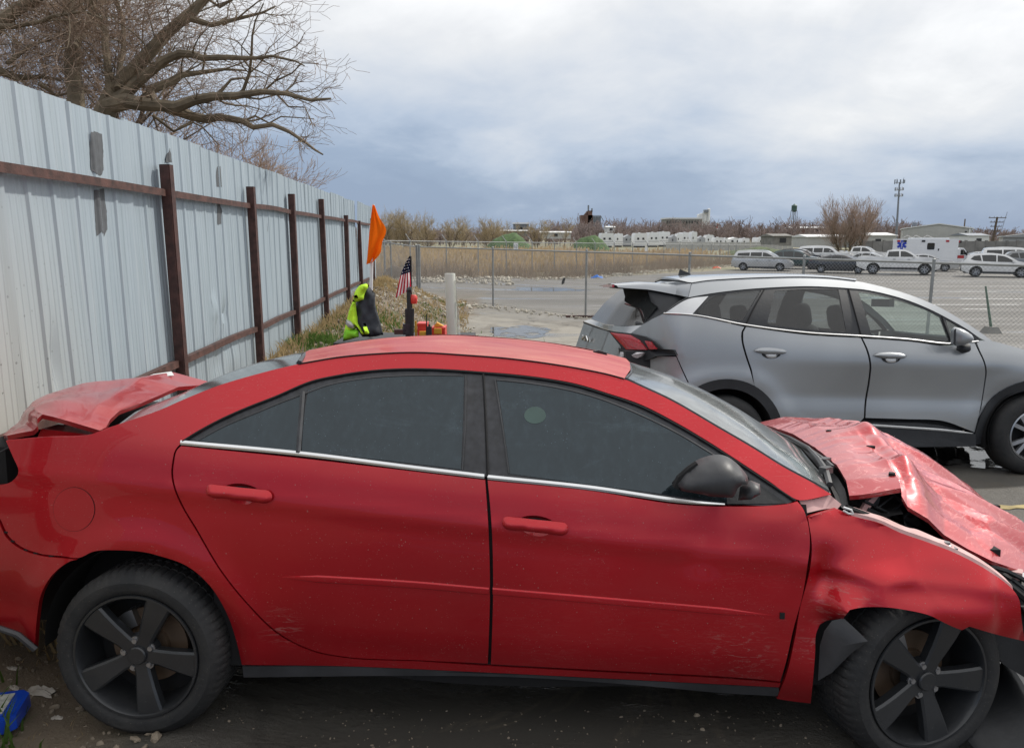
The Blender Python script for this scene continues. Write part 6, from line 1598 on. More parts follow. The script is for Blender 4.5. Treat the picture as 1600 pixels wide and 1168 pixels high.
for xl, xr, yt in ((1091, 1096, 335), (1095, 1101, 333.5), (1100, 1106, 330), (1104, 1107, 328), (1107, 1112, 326)):
    c = (xl+xr)/2; a = P3(c, yt, 900, o1); bb = P3(c, 372, 900, o1); r_ = (xr-xl)/2*900/FPX
    b = MB(); b.lathe([(r_, bb[1]), (r_, a[1]), (0, a[1]+.6)], 14, 'z', (a[0], 6, 0)); b.build('silo', M['roofwhite'], wel)
block(wel, o1, 1102, 1108, 327.5, 332, 897, 6, 'steelgrey', 'head_house')
# water tower
o2 = W(1238, 372, 600); wt = empty('water_tower', loc=(o2.x, 600, -.8)); tag(wt, 'green water tower on tall lattice legs', 'water tower')
def zz(y): return W(1238, y, 600).z+.8
M['tank'] = basic('green_tank_paint', (.05, .10, .09), .6, var=.2)
b = MB(); b.lathe([(0, zz(331.5)), (1.2, zz(331)), (2.05, zz(329)), (2.05, zz(322)), (2.2, zz(321.5)), (.2, zz(318.5)), (0, zz(318))], 20); b.build('tank', M['tank'], wt)
for sx in (-1, 1):
    for sy in (-1, 1): b = MB(); b.tube([(sx*3.0, sy*3.0, 0), (sx*1.7, sy*1.7, zz(329))], .22, 5); b.build('leg', M['steelgrey'], wt)
b = MB()
for f in (.25, .5, .75):
    z = zz(329)*f; w = 3.0-1.3*f
    for a, c in (((-1, -1), (1, -1)), ((1, -1), (1, 1)), ((1, 1), (-1, 1)), ((-1, 1), (-1, -1))): b.tube([(a[0]*w, a[1]*w, z), (c[0]*w, c[1]*w, z)], .12, 4)
    w2 = 3.0-1.3*(f+.25); z2 = zz(329)*(f+.25)
    b.tube([(-w, -w, z), (w2, -w2, z2)], .09, 4); b.tube([(w, -w, z), (-w2, -w2, z2)], .09, 4)
b.build('bracing', M['steelgrey'], wt); b = MB(); b.tube([(0, 0, 0), (0, 0, zz(330))], .35, 6); b.build('riser_pipe', M['steelgrey'], wt)
# phone mast
o3 = W(1400.5, 372, 250); mast = empty('phone_mast', loc=(o3.x, 250, -.8)); tag(mast, 'tall phone mast with three tiers of antennas', 'mast'); tp = W(1405.5, 285, 250)
dx = tp.x-o3.x; zt = tp.z+.8
b = MB(); b.tube([(0, 0, 0), (dx, 0, zt)], [.42, .22], 8); b.build('pole', M['steelgrey'], mast)
for f, r_, h in ((1.0, 1.45, 1.5), (.885, 1.2, 1.2), (.79, 1.15, 1.1)):
    z = zt*f; x = dx*f
    b = MB(); b.lathe([(r_*.75, z-.06), (r_*.75+.1, z)], 12, 'z', (x, 0, 0))
    for k in range(3): a = k*2.09+.3; b.tube([(x, 0, z), (x+r_*math.cos(a), r_*math.sin(a), z)], .08, 4)
    b.build('platform', M['steelgrey'], mast)
    for k in range(9):
        a = 2*math.pi*k/9+.2*f; b = MB(); b.box((x+r_*math.cos(a), r_*math.sin(a), z+.25), (.22, .22, h*(.7+.3*(k % 2)))); b.build('antenna', M['silverpad' if f < .95 and k % 2 else 'steelgrey'], mast)
b = MB(); b.tube([(dx+1.2, 0, zt), (dx+1.3, 0, zt+1.7)], .04, 4); b.build('whip_antenna', M['steelgrey'], mast)
def pole(x, yt, Y, label, arms, r_=.16, lean=0):
    p = W(x, yt, Y); g = gz(p.x, Y); r = empty('utility_pole', loc=(p.x, Y, g)); tag(r, label, 'pole'); h = p.z-g
    b = MB(); b.tube([(0, 0, -.5), (lean, 0, h)], [r_*1.2, r_*.8], 8); b.build('pole', M['wood'], r)
    for z, w in arms:
        b = MB(); b.box((lean*(h-z)/h, -.12, h-z), (w, .12, .14)); b.build('crossarm', M['wood'], r)
        b = MB()
        for t in (-.45, -.2, .2, .45): b.tube([(lean+w*t, -.12, h-z+.07), (lean+w*t, -.12, h-z+.3)], .05, 5)
        b.build('insulator', M['steelgrey'], r)
    return r
pole(1553.5, 339, 150, 'timber utility pole with several crossarms beyond the grey wall', [(.15, 3.4), (1.0, 2.6), (1.8, 2.2), (2.6, 1.6)], .22, .6)
pole(1508, 342, 210, 'lone thin pole beside the warehouse roof', [], .2)
pole(1118, 352, 300, 'distant pole standing behind the trailers', [(.3, 2)], .12); pole(1191, 352, 260, 'distant pole above the green bank left of the water tower', [(.3, 2)], .14); pole(1046, 352, 280, 'distant pole in front of the long brick block', [(.3, 2)], .12)
b = MB(); p = W(1574, 331, 500); r = empty('radio_mast', loc=(p.x, 500, -1)); tag(r, 'hair thin guyed radio mast near the right edge of the skyline', 'mast'); b.tube([(-4, 0, 0), (0, 0, p.z+1)], .14, 4); b.build('mast', M['steelgrey'], r)
p = W(1121, 348, 300); sgp = empty('roadside_sign', loc=(p.x, 300, -.8)); tag(sgp, 'red and white roadside pylon sign on two posts', 'sign')
hs = p.z+.8; b = MB(); b.box((0, 0, hs-1.25), (1.25, .3, 2.5)); b.build('sign_face', M['roofwhite'], sgp); b = MB(); b.box((.1, -.17, hs-.8), (.7, .05, .7)); b.box((-.1, -.17, hs-1.7), (.7, .05, .6)); b.build('sign_print', M['redstripe'], sgp)
for s in (-.4, .4): b = MB(); b.tube([(s, .1, 0), (s, .1, hs-1)], .12, 5); b.build('post', M['rust'], sgp)
# trailers in a row
M['tr_w'] = basic('trailer_white', (.72, .73, .73), .5, var=.06, scale=.6); M['tr_g'] = basic('trailer_grey', (.36, .37, .39), .6, var=.08)
ordn = 'first second third fourth fifth sixth seventh eighth ninth tenth eleventh twelfth thirteenth fourteenth fifteenth sixteenth seventeenth eighteenth'.split()
tr = [(939,960,364,.0),(962,974,365,.2),(975,990,367,.5),(992,1012,364,0),(1014,1031,363,0),(1031,1048,362,.1),(1049,1058,367,.6),(1058,1066,365,.2),(1066,1081,363,0),(1081,1090,362,.1),(1091,1103,369,.5),(1104,1116,367,0),(1117,1131,371,.2),(1132,1138,372,0),(1139,1160,371,.3),(1160,1172,372,0),(1185,1200,371,.2)]
for i, (xl, xr, yt, v) in enumerate(tr):
    Y = 215+10*(i % 3); a = W(xl, yt, Y); c = W(xr, yt, Y); w = (c.x-a.x)*.96; g = -.9; h = a.z-g; r = empty('trailer', loc=(a.x, Y, g)); d = 6 if w > 2.6 else 4
    tag(r, 'white travel trailer, %s from the left in the trailer row' % ordn[i], 'trailer', 'white trailers parked beyond the reeds')
    b = MB(); 
    if v >= .3: b.prism([(0, .5), (w, .5), (w, h*.82), (w/2, h), (0, h*.82)], 0, d, 'y')
    else: b.prism([(.0, .6), (w, .6), (w, h-.25), (w-.2, h), (.25, h), (.0, h-.5)], 0, d, 'y')
    o = b.build('body', M['tr_g' if v >= .5 else 'tr_w'], r, angle=30); fix_normals(o.data)
    for k in range(2 if w > 2.4 else 1):
        b = MB(); b.box((w*(.28+.42*k), -.03, h*.62), (w*.16, .08, .55)); b.build('window', M['clad'], r)
    b = MB(); b.box((w*.5, -.03, h*.42), (w*.98, .06, .12)); b.build('stripe', M['tr_g'], r)
    b = MB(); b.box((w/2, d*.4, .35), (w*.8, d*.5, .5)); b.build('chassis', M['void'], r); b = MB(); b.box((w*.5, d*.5, h+.08), (.5, .5, .2)); b.build('roof_vent', M['roofwhite'], r)
bw = W(1062, 378, 150); b = MB()
wf_ = empty('site_fence', loc=(W(1040, 376, 165).x, 165, -.9)); tag(wf_, 'low pale grey boundary fence in front of the trailers', 'fence'); wlen = W(1240, 376, 165).x-wf_.location.x
for i in range(24):
    b = MB(); b.box((wlen*(i+.5)/24, 0, .95), (wlen/24-.08, .1, 1.9)); b.build('panel', M['metal_wall'], wf_, smooth=False)

# ------------------------------------------------------------------ reeds, mounds, brush, rubble
M['reed'] = leafy('dry_reeds', (.47, .35, .205), .3, .5); M['reedb'] = leafy('grey_dry_stalks', (.43, .345, .26), .25, .3)
M['brush'] = leafy('grey_brush', (.27, .225, .185), .3, 1); M['moundg'] = basic('green_bank_grass', (.055, .10, .032), .9, var=.45, scale=2.2, bump=.5)
rr_ = random.Random(4)
def line3(t): return Vector(A3).lerp(Vector(B3), t)
rd_ = MB(); rdb = MB()
for i in range(26000):
    t = rr_.uniform(.02, 1.05); dpt = rr_.random()**1.6*75+4.5; p = line3(t)+Vector((-.81, .585, 0))*dpt
    if p.x/p.y > .255 and rr_.random() < .9: continue
    h = rr_.uniform(.8, 1.55)*(.85+.45*noise.noise(Vector((t*14, dpt*.12, 5))))*(1 if dpt > 8 else .9); g = gz(p.x, p.y)-.1; w = rr_.uniform(.02, .05)*(1+dpt*.012); l = Vector((rr_.gauss(0, .22), rr_.gauss(0, .2), 0))
    mb = rd_ if (rr_.random() < .35 and dpt > 3) or dpt > 30 else rdb
    a = Vector((p.x, p.y, g)); 
    mb.add([a+Vector((-w, 0, 0)), a+Vector((w, 0, 0)), a+l*.5+Vector((w*.9, 0, h*.75)), a+l*.5+Vector((-w*.9, 0, h*.75)), a+l+Vector((0, 0, h))], [[0, 1, 2, 3], [3, 2, 4]])
    if mb is rd_ and rr_.random() < .6:
        c = a+l+Vector((0, 0, h)); mb.add([c+Vector((-.05, 0, -.25)), c+Vector((.07, 0, -.22)), c+Vector((.10, .02, .05)), c+Vector((.0, 0, .12))], [[0, 1, 2, 3]])
o = rd_.build('reeds', M['reed'], smooth=False); tag(o, 'broad bed of dry golden reeds beyond the barbed fence', 'reeds', kind='stuff')
o = rdb.build('dry_stalks', M['reedb'], smooth=False); tag(o, 'grey brown dead stalks massed behind the barbed fence', 'dead stalks', kind='stuff')
for xl, xr, yt, Y, lab in ((748, 842, 365, 118, 'bright green grassy mound left of the brick tower'), (884, 960, 368, 122, 'bright green grassy mound under the brick tower')):
    a, c, t_ = W(xl, 378, Y), W(xr, 378, Y), W((xl+xr)/2, yt, Y); n = 40; vs, fs = [], []; g = -1.0; w = (c.x-a.x)/2; H_ = t_.z-g
    for j in range(17):
        for i in range(n+1):
            u = -1+2*i/n; v = -1+2*j/16; r2 = u*u+v*v; h = max(0, 1-r2)**.9*(1+.22*noise.noise(Vector((u*2.2, v*1.5, xl))))
            vs.append(((u*w), v*5, h*H_*(1+.08*noise.noise(Vector((u*4, v*3, Y))))+.12*noise.noise(Vector((u*14, v*8, 1)))-.05))
    for j in range(16):
        for i in range(n): fs.append([j*(n+1)+i, j*(n+1)+i+1, (j+1)*(n+1)+i+1, (j+1)*(n+1)+i])
    o = link('green_mound', mk('green_mound', vs, fs, [M['moundg']]), loc=((a.x+c.x)/2, Y, g)); tag(o, lab, 'mound', kind='structure')
bk2 = W(1240, 382, 105); vs, fs = [], []; n = 60; xa, xb = W(1120, 380, 105).x, W(1350, 380, 105).x
for j in range(9):
    for i in range(n+1):
        u = i/n; v = -1+j/4; vs.append((xa+(xb-xa)*u, 105+v*5, -1.0+max(0, 1-v*v)**.7*(1.35+.5*noise.noise(Vector((u*5, 0, 4)))+.1*noise.noise(Vector((u*40, v*3, 0))))*min(1, u*9)*min(1, (1-u)*5)))
for j in range(8):
    for i in range(n): fs.append([j*(n+1)+i, j*(n+1)+i+1, (j+1)*(n+1)+i+1, (j+1)*(n+1)+i])
M['moundd'] = basic('dull_green_bank', (.075, .10, .04), .9, var=.5, scale=1.5, bump=.5)
o = link('green_bank', mk('green_bank', vs, fs, [M['moundd']])); tag(o, 'long dull green bank behind the parked cars', 'bank', kind='structure')
br_ = MB()
for i in range(9000):
    t = rr_.uniform(.0, .95); dpt = rr_.gauss(-.6, 1.0); p = line3(t)+Vector((-.81, .585, 0))*dpt
    if noise.noise(Vector((t*26, 3, 1))) < -.12: continue
    g = gz(p.x, p.y)-.05; h = rr_.uniform(.3, 1.15)*(1+.5*noise.noise(Vector((t*26, 3, 1)))); l = Vector((rr_.gauss(0, .3), rr_.gauss(0, .2), 0)); w = .016
    br_.add([Vector((p.x-w, p.y, g)), Vector((p.x+w, p.y, g)), Vector((p.x, p.y, g+h))+l], [[0, 1, 2]])
o = br_.build('dry_brush', M['brush'], smooth=False); tag(o, 'grey twiggy brush along the foot of the barbed fence', 'brush', kind='stuff')
def rocks(n, place, smin, smax, mat, name, label, seed):
    r = random.Random(seed); b = MB(); bmn = bmesh.new(); bmesh.ops.create_icosphere(bmn, subdivisions=1, radius=1); base = [v.co.copy() for v in bmn.verts]; fcs = [[v.index for v in f.verts] for f in bmn.faces]; bmn.free()
    for i in range(n):
        p = place(r)
        if p is None: continue
        s = r.uniform(smin, smax)*(1 if r.random() < .9 else 1.8); k = Matrix.Rotation(r.random()*6, 3, 'Z') @ Matrix.Rotation(r.random()*6, 3, 'X'); sx, sy, sz = s*r.uniform(.7, 1.4), s*r.uniform(.6, 1.1), s*r.uniform(.35, .8)
        b.add([Vector(p)+k @ Vector((v.x*sx*r.uniform(.75, 1.2), v.y*sy*r.uniform(.75, 1.2), v.z*sz)) for v in base], fcs)
    o = b.build(name, mat, smooth=False); tag(o, label, name.replace('_', ' '), kind='stuff'); return o
M['rub'] = basic('pale_rubble', (.40, .37, .31), .9, var=.3, scale=3); M['rubd'] = basic('brown_stones', (.20, .165, .125), .9, var=.45, scale=5)
def rub(r):
    t = r.uniform(-.02, .93); p = line3(t)+Vector((.81, -.585, 0))*abs(r.gauss(1.6, .9)); return (p.x, p.y, gz(p.x, p.y)+.02)
rocks(2600, rub, .03, .10, M['rub'], 'rubble', 'pale broken rubble strewn along the edge of the far lot', 8)
def rub2(r):
    x, Y = r.uniform(-7, 0), r.uniform(36, 45); return (x, Y, gz(x, Y)+.02) if abs(noise.noise(Vector((x*.3, Y*.3, 0)))) < .35 else None
rocks(700, rub2, .03, .11, M['rub'], 'rubble', 'heap of mixed rubble and turf beyond the corner of the chain link fence', 18)
hp = MB(); p = W(622, 421, 39); n = 14; vs, fs = [], []
for j in range(n+1):
    for i in range(n+1):
        u, v = -1+2*i/n, -1+2*j/n; h = max(0, 1-u*u-v*v)**.5; vs.append((u*.85, v*.6, h*.62*(1+.25*noise.noise(Vector((u*3, v*3, 1))))-.05))
for j in range(n):
    for i in range(n): fs.append([j*(n+1)+i, j*(n+1)+i+1, (j+1)*(n+1)+i+1, (j+1)*(n+1)+i])
o = link('tarp_heap', mk('tarp_heap', vs, fs, [M['brush']]), loc=(p.x, 39, gz(p.x, 39)+.0)); tag(o, 'dark humped heap behind the flag at the edge of the lot', 'heap')
# standing water
def puddle(cx, cy, rx, ry, seed, label):
    p = g2(cx, cy); n = 60; loop = []
    for i in range(n):
        a = 2*math.pi*i/n; k = 1+.45*noise.noise(Vector((math.cos(a)*1.6, math.sin(a)*1.6, seed)))+.2*noise.noise(Vector((math.cos(a)*5, math.sin(a)*5, seed)))
        loop.append((p.x+rx*k*math.cos(a), p.y+ry*k*math.sin(a)))
    V, F = tri_poly(loop, min(rx, ry)*.4); o = link('puddle', mk('puddle', [(x, y, gz(x, y)+.005) for x, y in V], F, [M['water']]), kind='structure'); fix_normals(o.data); o['label'] = label
m, nt, b = new_mat('shallow_water'); setp(b, Roughness=.03); b.inputs['Base Color'].default_value = (.035, .033, .03, 1); q = NB(nt); q.l(q.bump(q.noise(q.coord('Position'), 6, 3), .03, .02), b.inputs['Normal']); 
_o = nt.nodes['Material Output']; _t = q.n('ShaderNodeBsdfTransparent'); _m = q.n('ShaderNodeMixShader')
q.l(q.ramp(q.noise(q.coord('Position', (1, 1, 1)), 3.2, 7, .65), (.40, 0.0), (.47, 1.0)), _m.inputs[0]); q.l(_t.outputs[0], _m.inputs[1]); q.l(b.outputs[0], _m.inputs[2]); q.l(_m.outputs[0], _o.inputs[0]); M['water'] = m
def g2(x, y):
    d = ray(x, y); k = 4.0
    for _ in range(60):
        pp = Vector((0, 0, CAMZ))+d*k; k += (pp.z-gz(pp.x, pp.y))/max(.02, -d.z)*.5
    return Vector((0, 0, CAMZ))+d*k
puddle(812, 517, .75, 1.1, 3, 'pale puddle on the asphalt behind the sedan roof'); puddle(1510, 704, .8, .75, 9, 'bright puddle under the grey crossover'); puddle(1440, 712, .35, .3, 5, 'small puddle beside the crossover front wheel')
puddle(1600, 1050, .35, .28, 6, 'muddy puddle in front of the crashed nose'); puddle(925, 428, 3.0, 3.2, 12, 'wide shallow puddle by the blue bag'); puddle(1010, 446, 2.2, 2.0, 15, 'streak of water on the far lot'); puddle(850, 452, 1.8, 1.2, 22, 'streak of water past the near fence')
# rags and litter in the lot
def litter(x, y, Y, mat, s, label, cat='litter'):
    p = W(x, y, Y); g = gz(p.x, Y); n = 7; r = random.Random(int(x)); vs, fs = [], []
    for j in range(n+1):
        for i in range(n+1):
            u, v = -1+2*i/n, -1+2*j/n; k = max(0, 1-(u*u+v*v)*.6); vs.append((u*s*(1+.2*r.random()), v*s*.6, k*s*.55*(.6+.8*r.random())))
    for j in range(n):
        for i in range(n): fs.append([j*(n+1)+i, j*(n+1)+i+1, (j+1)*(n+1)+i+1, (j+1)*(n+1)+i])
    o = link(cat.replace(' ', '_'), mk(cat, vs, fs, [mat]), loc=(p.x, Y, g)); tag(o, label, cat); return o
M['tarpblue'] = basic('blue_plastic', (.02, .14, .50), .5, var=.2); M['tarpred'] = basic('orange_red_plastic', (.50, .09, .04), .5, var=.2)
litter(933, 424, 50, M['tarpblue'], .34, 'crumpled blue plastic bag at the far edge of the lot', 'plastic bag')
litter(1120, 412, 66, M['tarpred'], .34, 'red plastic scrap at the foot of the barbed fence', 'plastic scrap')
# white parking lines in the far lot
M['line'] = basic('worn_white_line', (.55, .55, .54), .7, var=.3, scale=4)
pl = MB(); 
for (xa, xb, y) in ((1452,1592,476),(1290,1600,441),(1330,1600,447.5),(1500,1600,467),(1505,1545,483),(1480,1560,456)):
    z = -.5
    def gp_(x): 
        d = ray(x, y); k = 10.0
        for _ in range(60):
            pp = Vector((0, 0, CAMZ))+d*k; k += (pp.z-gz(pp.x, pp.y))/max(.02, -d.z)*.5
        return Vector((0, 0, CAMZ))+d*k
    a, c = gp_(xa), gp_(xb); n = 14; wd = .10
    vs, fs = [], []
    for i in range(n+1):
        p = a.lerp(c, i/n); 
        for s in (-wd, wd): vs.append((p.x, p.y+s, gz(p.x, p.y+s)+.006))
    pl.add(vs, [[2*i, 2*i+2, 2*i+3, 2*i+1] for i in range(n)])
o = pl.build('parking_lines', M['line']); o['kind'] = 'structure'; o['label'] = 'worn white bay lines on the far lot'
M['yline'] = basic('worn_yellow_line', (.34, .27, .12), .8, var=.4, scale=6)
yl = MB(); a = W(1555, 785, 5.0); 
def g2(x, y):
    d = ray(x, y); k = 4.0
    for _ in range(60):
        pp = Vector((0, 0, CAMZ))+d*k; k += (pp.z-gz(pp.x, pp.y))/max(.02, -d.z)*.5
    return Vector((0, 0, CAMZ))+d*k
a, c = g2(1556, 793), g2(1720, 790); vs = []; n = 12
for i in range(n+1):
    p = a.lerp(c, i/n)
    for s in (-.045, .045): vs.append((p.x, p.y+s*(1+.3*math.sin(i*2.1)), gz(p.x, p.y+s)+.006))
yl.add(vs, [[2*i, 2*i+2, 2*i+3, 2*i+1] for i in range(n)]); o = yl.build('yellow_line', M['yline']); o['kind'] = 'structure'; o['label'] = 'worn yellow line on the yard surface'
# leaning marker post in its square foot
p = g2(1548, 520); mp = empty('marker_post', loc=(p.x, p.y, gz(p.x, p.y))); tag(mp, 'thin green marker post in a square grey foot behind the crossover', 'marker post'); top = W(1540, 447, p.y)
M['greenpost'] = basic('faded_green_paint', (.10, .16, .12), .7, var=.2)
b = MB(); b.tube([(0, 0, .1), (top.x-p.x, 0, top.z-mp.location.z)], [.032, .02], 6); b.build('post', M['greenpost'], mp)
b = MB(); b.add([(sx*.17, sy*.17, 0) for sx, sy in ((-1, -1), (1, -1), (1, 1), (-1, 1))]+[(sx*.10, sy*.10, .15) for sx, sy in ((-1, -1), (1, -1), (1, 1), (-1, 1))], [[0, 1, 5, 4], [1, 2, 6, 5], [2, 3, 7, 6], [3, 0, 4, 7], [4, 5, 6, 7]]); b.build('foot', M['conc'], mp, smooth=False)
# ------------------------------------------------------------------ low work cart behind the sedan and what stands on it
YC = 5.75; gC = gz(-.9, YC); pd = W(655, 521, YC); ZD = pd.z-.03
cart = empty('work_cart', loc=(0, YC, gC)); tag(cart, 'flat work cart behind the red sedan roof carrying tools and flags', 'cart')
xa, xb = W(535, 521, YC).x, W(740, 521, YC).x; hd = ZD-gC
b = MB(); b.box(((xa+xb)/2, 0, hd-.03), (xb-xa, .62, .06)); b.build('deck', M['black'], cart, smooth=False)
b = MB()
for x in (xa+.06, xb-.06):
    for y in (-.26, .26): b.box((x, y, hd/2), (.05, .05, hd-.06))
b.build('frame', M['rust'], cart, smooth=False)
for x in (xa+.12, xb-.12):
    for y in (-.3, .3):
        b = MB(); b.lathe([(.0, -.03), (.12, -.03), (.14, -.01), (.14, .03), (0, .04)], 18, 'y', (x, y, .14)); o = b.build('wheel', M['rubber'], cart); fix_normals(o.data)
b = MB(); p = W(620, 520, YC); b.box((p.x, -.30, hd+.01), (.30, .05, .02)); b.build('edge_rail', M['black'], cart)
def on(x, y=521, Y=YC): p = W(x, y, Y); return p
# orange flag on a white pole
M['orange'] = leafy('orange_flag_cloth', (.80, .16, .01), .06, 3, .35); M['polewhite'] = basic('white_pole', (.70, .71, .72), .4, var=.05)
Yf = 5.8; p0 = on(579, 519, Yf); pt = on(584, 322, Yf); fl = empty('orange_flag', loc=(p0.x, Yf, ZD)); tag(fl, 'bright orange safety flag hanging from a white pole', 'flag')
o_ = Vector((p0.x, Yf, ZD))
def rel(x, y, Y, o=None): return W(x, y, Y)-(o or o_)
b = MB(); b.tube([(0, 0, 0), rel(578, 505, Yf), rel(580, 440, Yf), rel(583, 330, Yf), rel(583.5, 319, Yf)], [.017, .016, .013, .011, .009], 8); b.build('pole', M['polewhite'], fl)
left = [(581,322),(578,350),(575,385),(573,408),(572,414)]; right = [(585,322),(592,338),(602,356),(604,361),(596,380),(594,396),(583,399)]
def flagcloth(name, cols, Y, mat, root, o, wob, nv=None):
    n = len(cols); vs, fs = [], []
    m_ = len(cols[0])
    for i, c in enumerate(cols):
        for j, (x, y) in enumerate(c): vs.append(W(x, y, Y+wob(i/(n-1), j/(m_-1)))-o)
    for i in range(n-1):
        for j in range(m_-1): fs.append([i*m_+j, (i+1)*m_+j, (i+1)*m_+j+1, i*m_+j+1])
    return link(name, mk(name, vs, fs, [mat] if not isinstance(mat, list) else mat, None, True, 80), root)
def lerp2(A, B, t): return (A[0]+(B[0]-A[0])*t, A[1]+(B[1]-A[1])*t)
def rs2(P_, n): return [tuple(v[:2]) for v in resample([Vector((a, b_, 0)) for a, b_ in crom(P_, 3)], n)]
Lc, Rc = rs2([(582,320),(579,345),(576,375),(574,400),(572.5,413)], 20), rs2([(585.5,321),(593,340),(603,357),(603.5,362),(597,379),(594.5,395),(582,410)], 20)
cols = [[lerp2(Lc[j], Rc[j], i/10) for j in range(20)] for i in range(11)]
flagcloth('flag', cols, Yf-.05, M['orange'], fl, o_, lambda u, v: .05*math.sin(u*7+v*3)*u+.05*math.sin(u*3.2)-.02)
Lc, Rc = rs2([(584,385),(582,392),(578,400)], 8), rs2([(594,376),(595,391),(591,398),(583,399)], 8)
flagcloth('flag_fold', [[lerp2(Lc[j], Rc[j], i/5) for j in range(8)] for i in range(6)], Yf+.06, M['orange'], fl, o_, lambda u, v: .03*math.sin(u*5))
# hi-vis jacket slung over a dark coat on the pole
M['hivis'] = basic('hi_vis_yellow_cloth', (.48, .80, .03), .8, var=.12, scale=9); M['navycloth'] = basic('dark_navy_cloth', (.022, .027, .036), .75, var=.4, scale=9); M['reflect'] = basic('grey_reflective_tape', (.42, .43, .43), .35, .3, var=.05)
M['hivisg'] = basic('hi_vis_green_cloth', (.20, .55, .02), .8, var=.12, scale=9)
Yj = 5.55; p0 = W(565, 521, Yj); jk = empty('hi_vis_jacket', loc=(p0.x, Yj, ZD)); tag(jk, 'hi vis yellow and navy jacket draped around the white flag pole', 'jacket'); oj = Vector((p0.x, Yj, ZD))
def blob(name, px, mat, Y, depth, root, o, back=None, wr=.0, h=.016):
    lp = []
    for x, y in crom(px, 3, True, 45): p = W(x, y, Y)-o; lp.append((p.x, p.z))
    V, F = tri_poly(lp, h); d = seg_dist(lp, V); dm = max(1e-4, d.max()); vs = []; fs = []
    sw = [(1-(1-min(1, x/dm))**2)**.5 for x in d]
    for p, w in zip(V, sw): vs.append((p[0], -depth*w+wr*w*(noise.noise(Vector((p[0]*16+p[1]*6, p[1]*5, Y)))+.6*noise.noise(Vector((p[0]*30, p[1]*17, 2)))), p[1]))
    for f in F:
        a, b_, c = (V[i] for i in f[:3]); fs.append(f if (b_[0]-a[0])*(c[1]-a[1])-(b_[1]-a[1])*(c[0]-a[0]) > 0 else f[::-1])
    yo = Y-o.y; vs = [(a_, b2+yo, c_) for a_, b2, c_ in vs]
    n = len(vs); idx = []
    for i, (p, w, x) in enumerate(zip(V, sw, d)):
        if x < 1e-6: idx.append(i)
        else: idx.append(len(vs)); vs.append((p[0], yo+(depth if back is None else back)*w, p[1]))
    fs += [[idx[i] for i in f][::-1] for f in fs[:]]
    return link(name, mk(name, vs, fs, [mat], None, True, 70), root)
blob('coat_body', [(573,448),(579,449),(584,462),(585,480),(591,500),(598,522),(590,525),(566,526),(553,505),(556,475),(562,458)], M['navycloth'], Yj+.02, .07, jk, oj, wr=.045)
blob('coat_back', [(580,452),(584,456),(587,478),(594,502),(599,523),(584,524),(581,490)], M['navycloth'], Yj+.08, .06, jk, oj, wr=.02)
blob('hi_vis_panel', [(572,443),(577,446),(570,458),(568,468),(556,472),(557,486),(560,500),(566,512),(572,522),(566,523),(558,510),(549,520),(545,526),(536,531),(538,516),(542,500),(546,483),(552,468),(555,455),(562,446)], M['hivis'], Yj-.05, .05, jk, oj, wr=.03)
blob('hi_vis_hem', [(541,512),(549,514),(560,514),(561,526),(548,530),(536,533),(537,522)], M['hivisg'], Yj-.07, .05, jk, oj, wr=.02)
blob('reflective_band', [(541,499),(545,500),(556,508),(551,514),(544,511),(540,506)], M['reflect'], Yj-.10, .02, jk, oj, wr=.006)
blob('sleeve', [(566,506),(571,504),(577,520),(574,524),(570,521)], M['hivis'], Yj-.07, .03, jk, oj, wr=.01)
blob('collar_tape', [(553,462),(557,460),(560,465),(554,468)], M['reflect'], Yj-.095, .02, jk, oj)
# striped flag on a dark stick beside a black post
M['fl_red'] = leafy('flag_red_cloth', (.50, .02, .045), .08, 5, .3); M['fl_white'] = leafy('flag_white_cloth', (.78, .77, .78), .04, 5, .3); M['fl_blue'] = leafy('flag_blue_cloth', (.012, .018, .05), .1, 5, .2)
Yu = 5.7; pu0 = W(643, 521, Yu); uf = empty('striped_flag', loc=(pu0.x, Yu, ZD)); tag(uf, 'small red and white striped flag with starred blue corner hanging from a stick', 'flag'); ou = Vector((pu0.x, Yu, ZD))
b = MB(); b.tube([(0, 0, 0), W(642, 400, Yu)-ou], [.009, .006], 6); b.build('stick', M['black'], uf)
def rows(yl_, yr_, n): return None
T_ = [(640.5,399.5),(641,412),(641.5,425),(642.5,437),(642.5,452)]; E_ = [(639.5,400),(633,412),(627.5,425),(624,437),(618,465)]
n = 26; m_ = 9; Tt = rs2(T_, n); Et = rs2(E_, n); vs, fs, fm = [], [], []
for i in range(n):
    for j in range(m_+1):
        x, y = lerp2(Tt[i], Et[i], j/m_); vs.append(W(x, y, Yu-.015+.022*math.sin(j*1.5+i*.12))-ou)
for i in range(n-1):
    for j in range(m_):
        fs.append([i*(m_+1)+j, i*(m_+1)+j+1, (i+1)*(m_+1)+j+1, (i+1)*(m_+1)+j]); fm.append(2 if i < 12 else (0 if j % 2 == 0 else 1))
me = mk('flag', vs, fs, [M['fl_red'], M['fl_white'], M['fl_blue']], fm, True, 80); link('flag', me, uf)
b = MB()
for i in range(2, 12, 2):
    for j in range(1 if i % 4 else 2, m_-1, 2):
        k = i*(m_+1)+j; c = (Vector(vs[k])+Vector(vs[k+m_+2]))/2+Vector((0, -.007, 0)); b.box(c, (.007, .002, .006))
b.build('star', M['fl_white'], uf, kind='stuff')
st_ = empty('black_post', loc=(W(640, 521, 5.6).x, 5.6, ZD)); tag(st_, 'black tool post with clamped top beside the striped flag', 'post'); o9 = st_.location.copy()
b = MB(); b.prism([(-.028, -.02), (.028, -.02), (.028, .02), (-.028, .02)], 0, (W(640, 482, 5.6)-o9).z, 'z'); b.tube([(0, 0, (W(640, 482, 5.6)-o9).z), (0, 0, (W(640, 452, 5.6)-o9).z)], [.016, .016], 8); b.build('post', M['black'], st_)
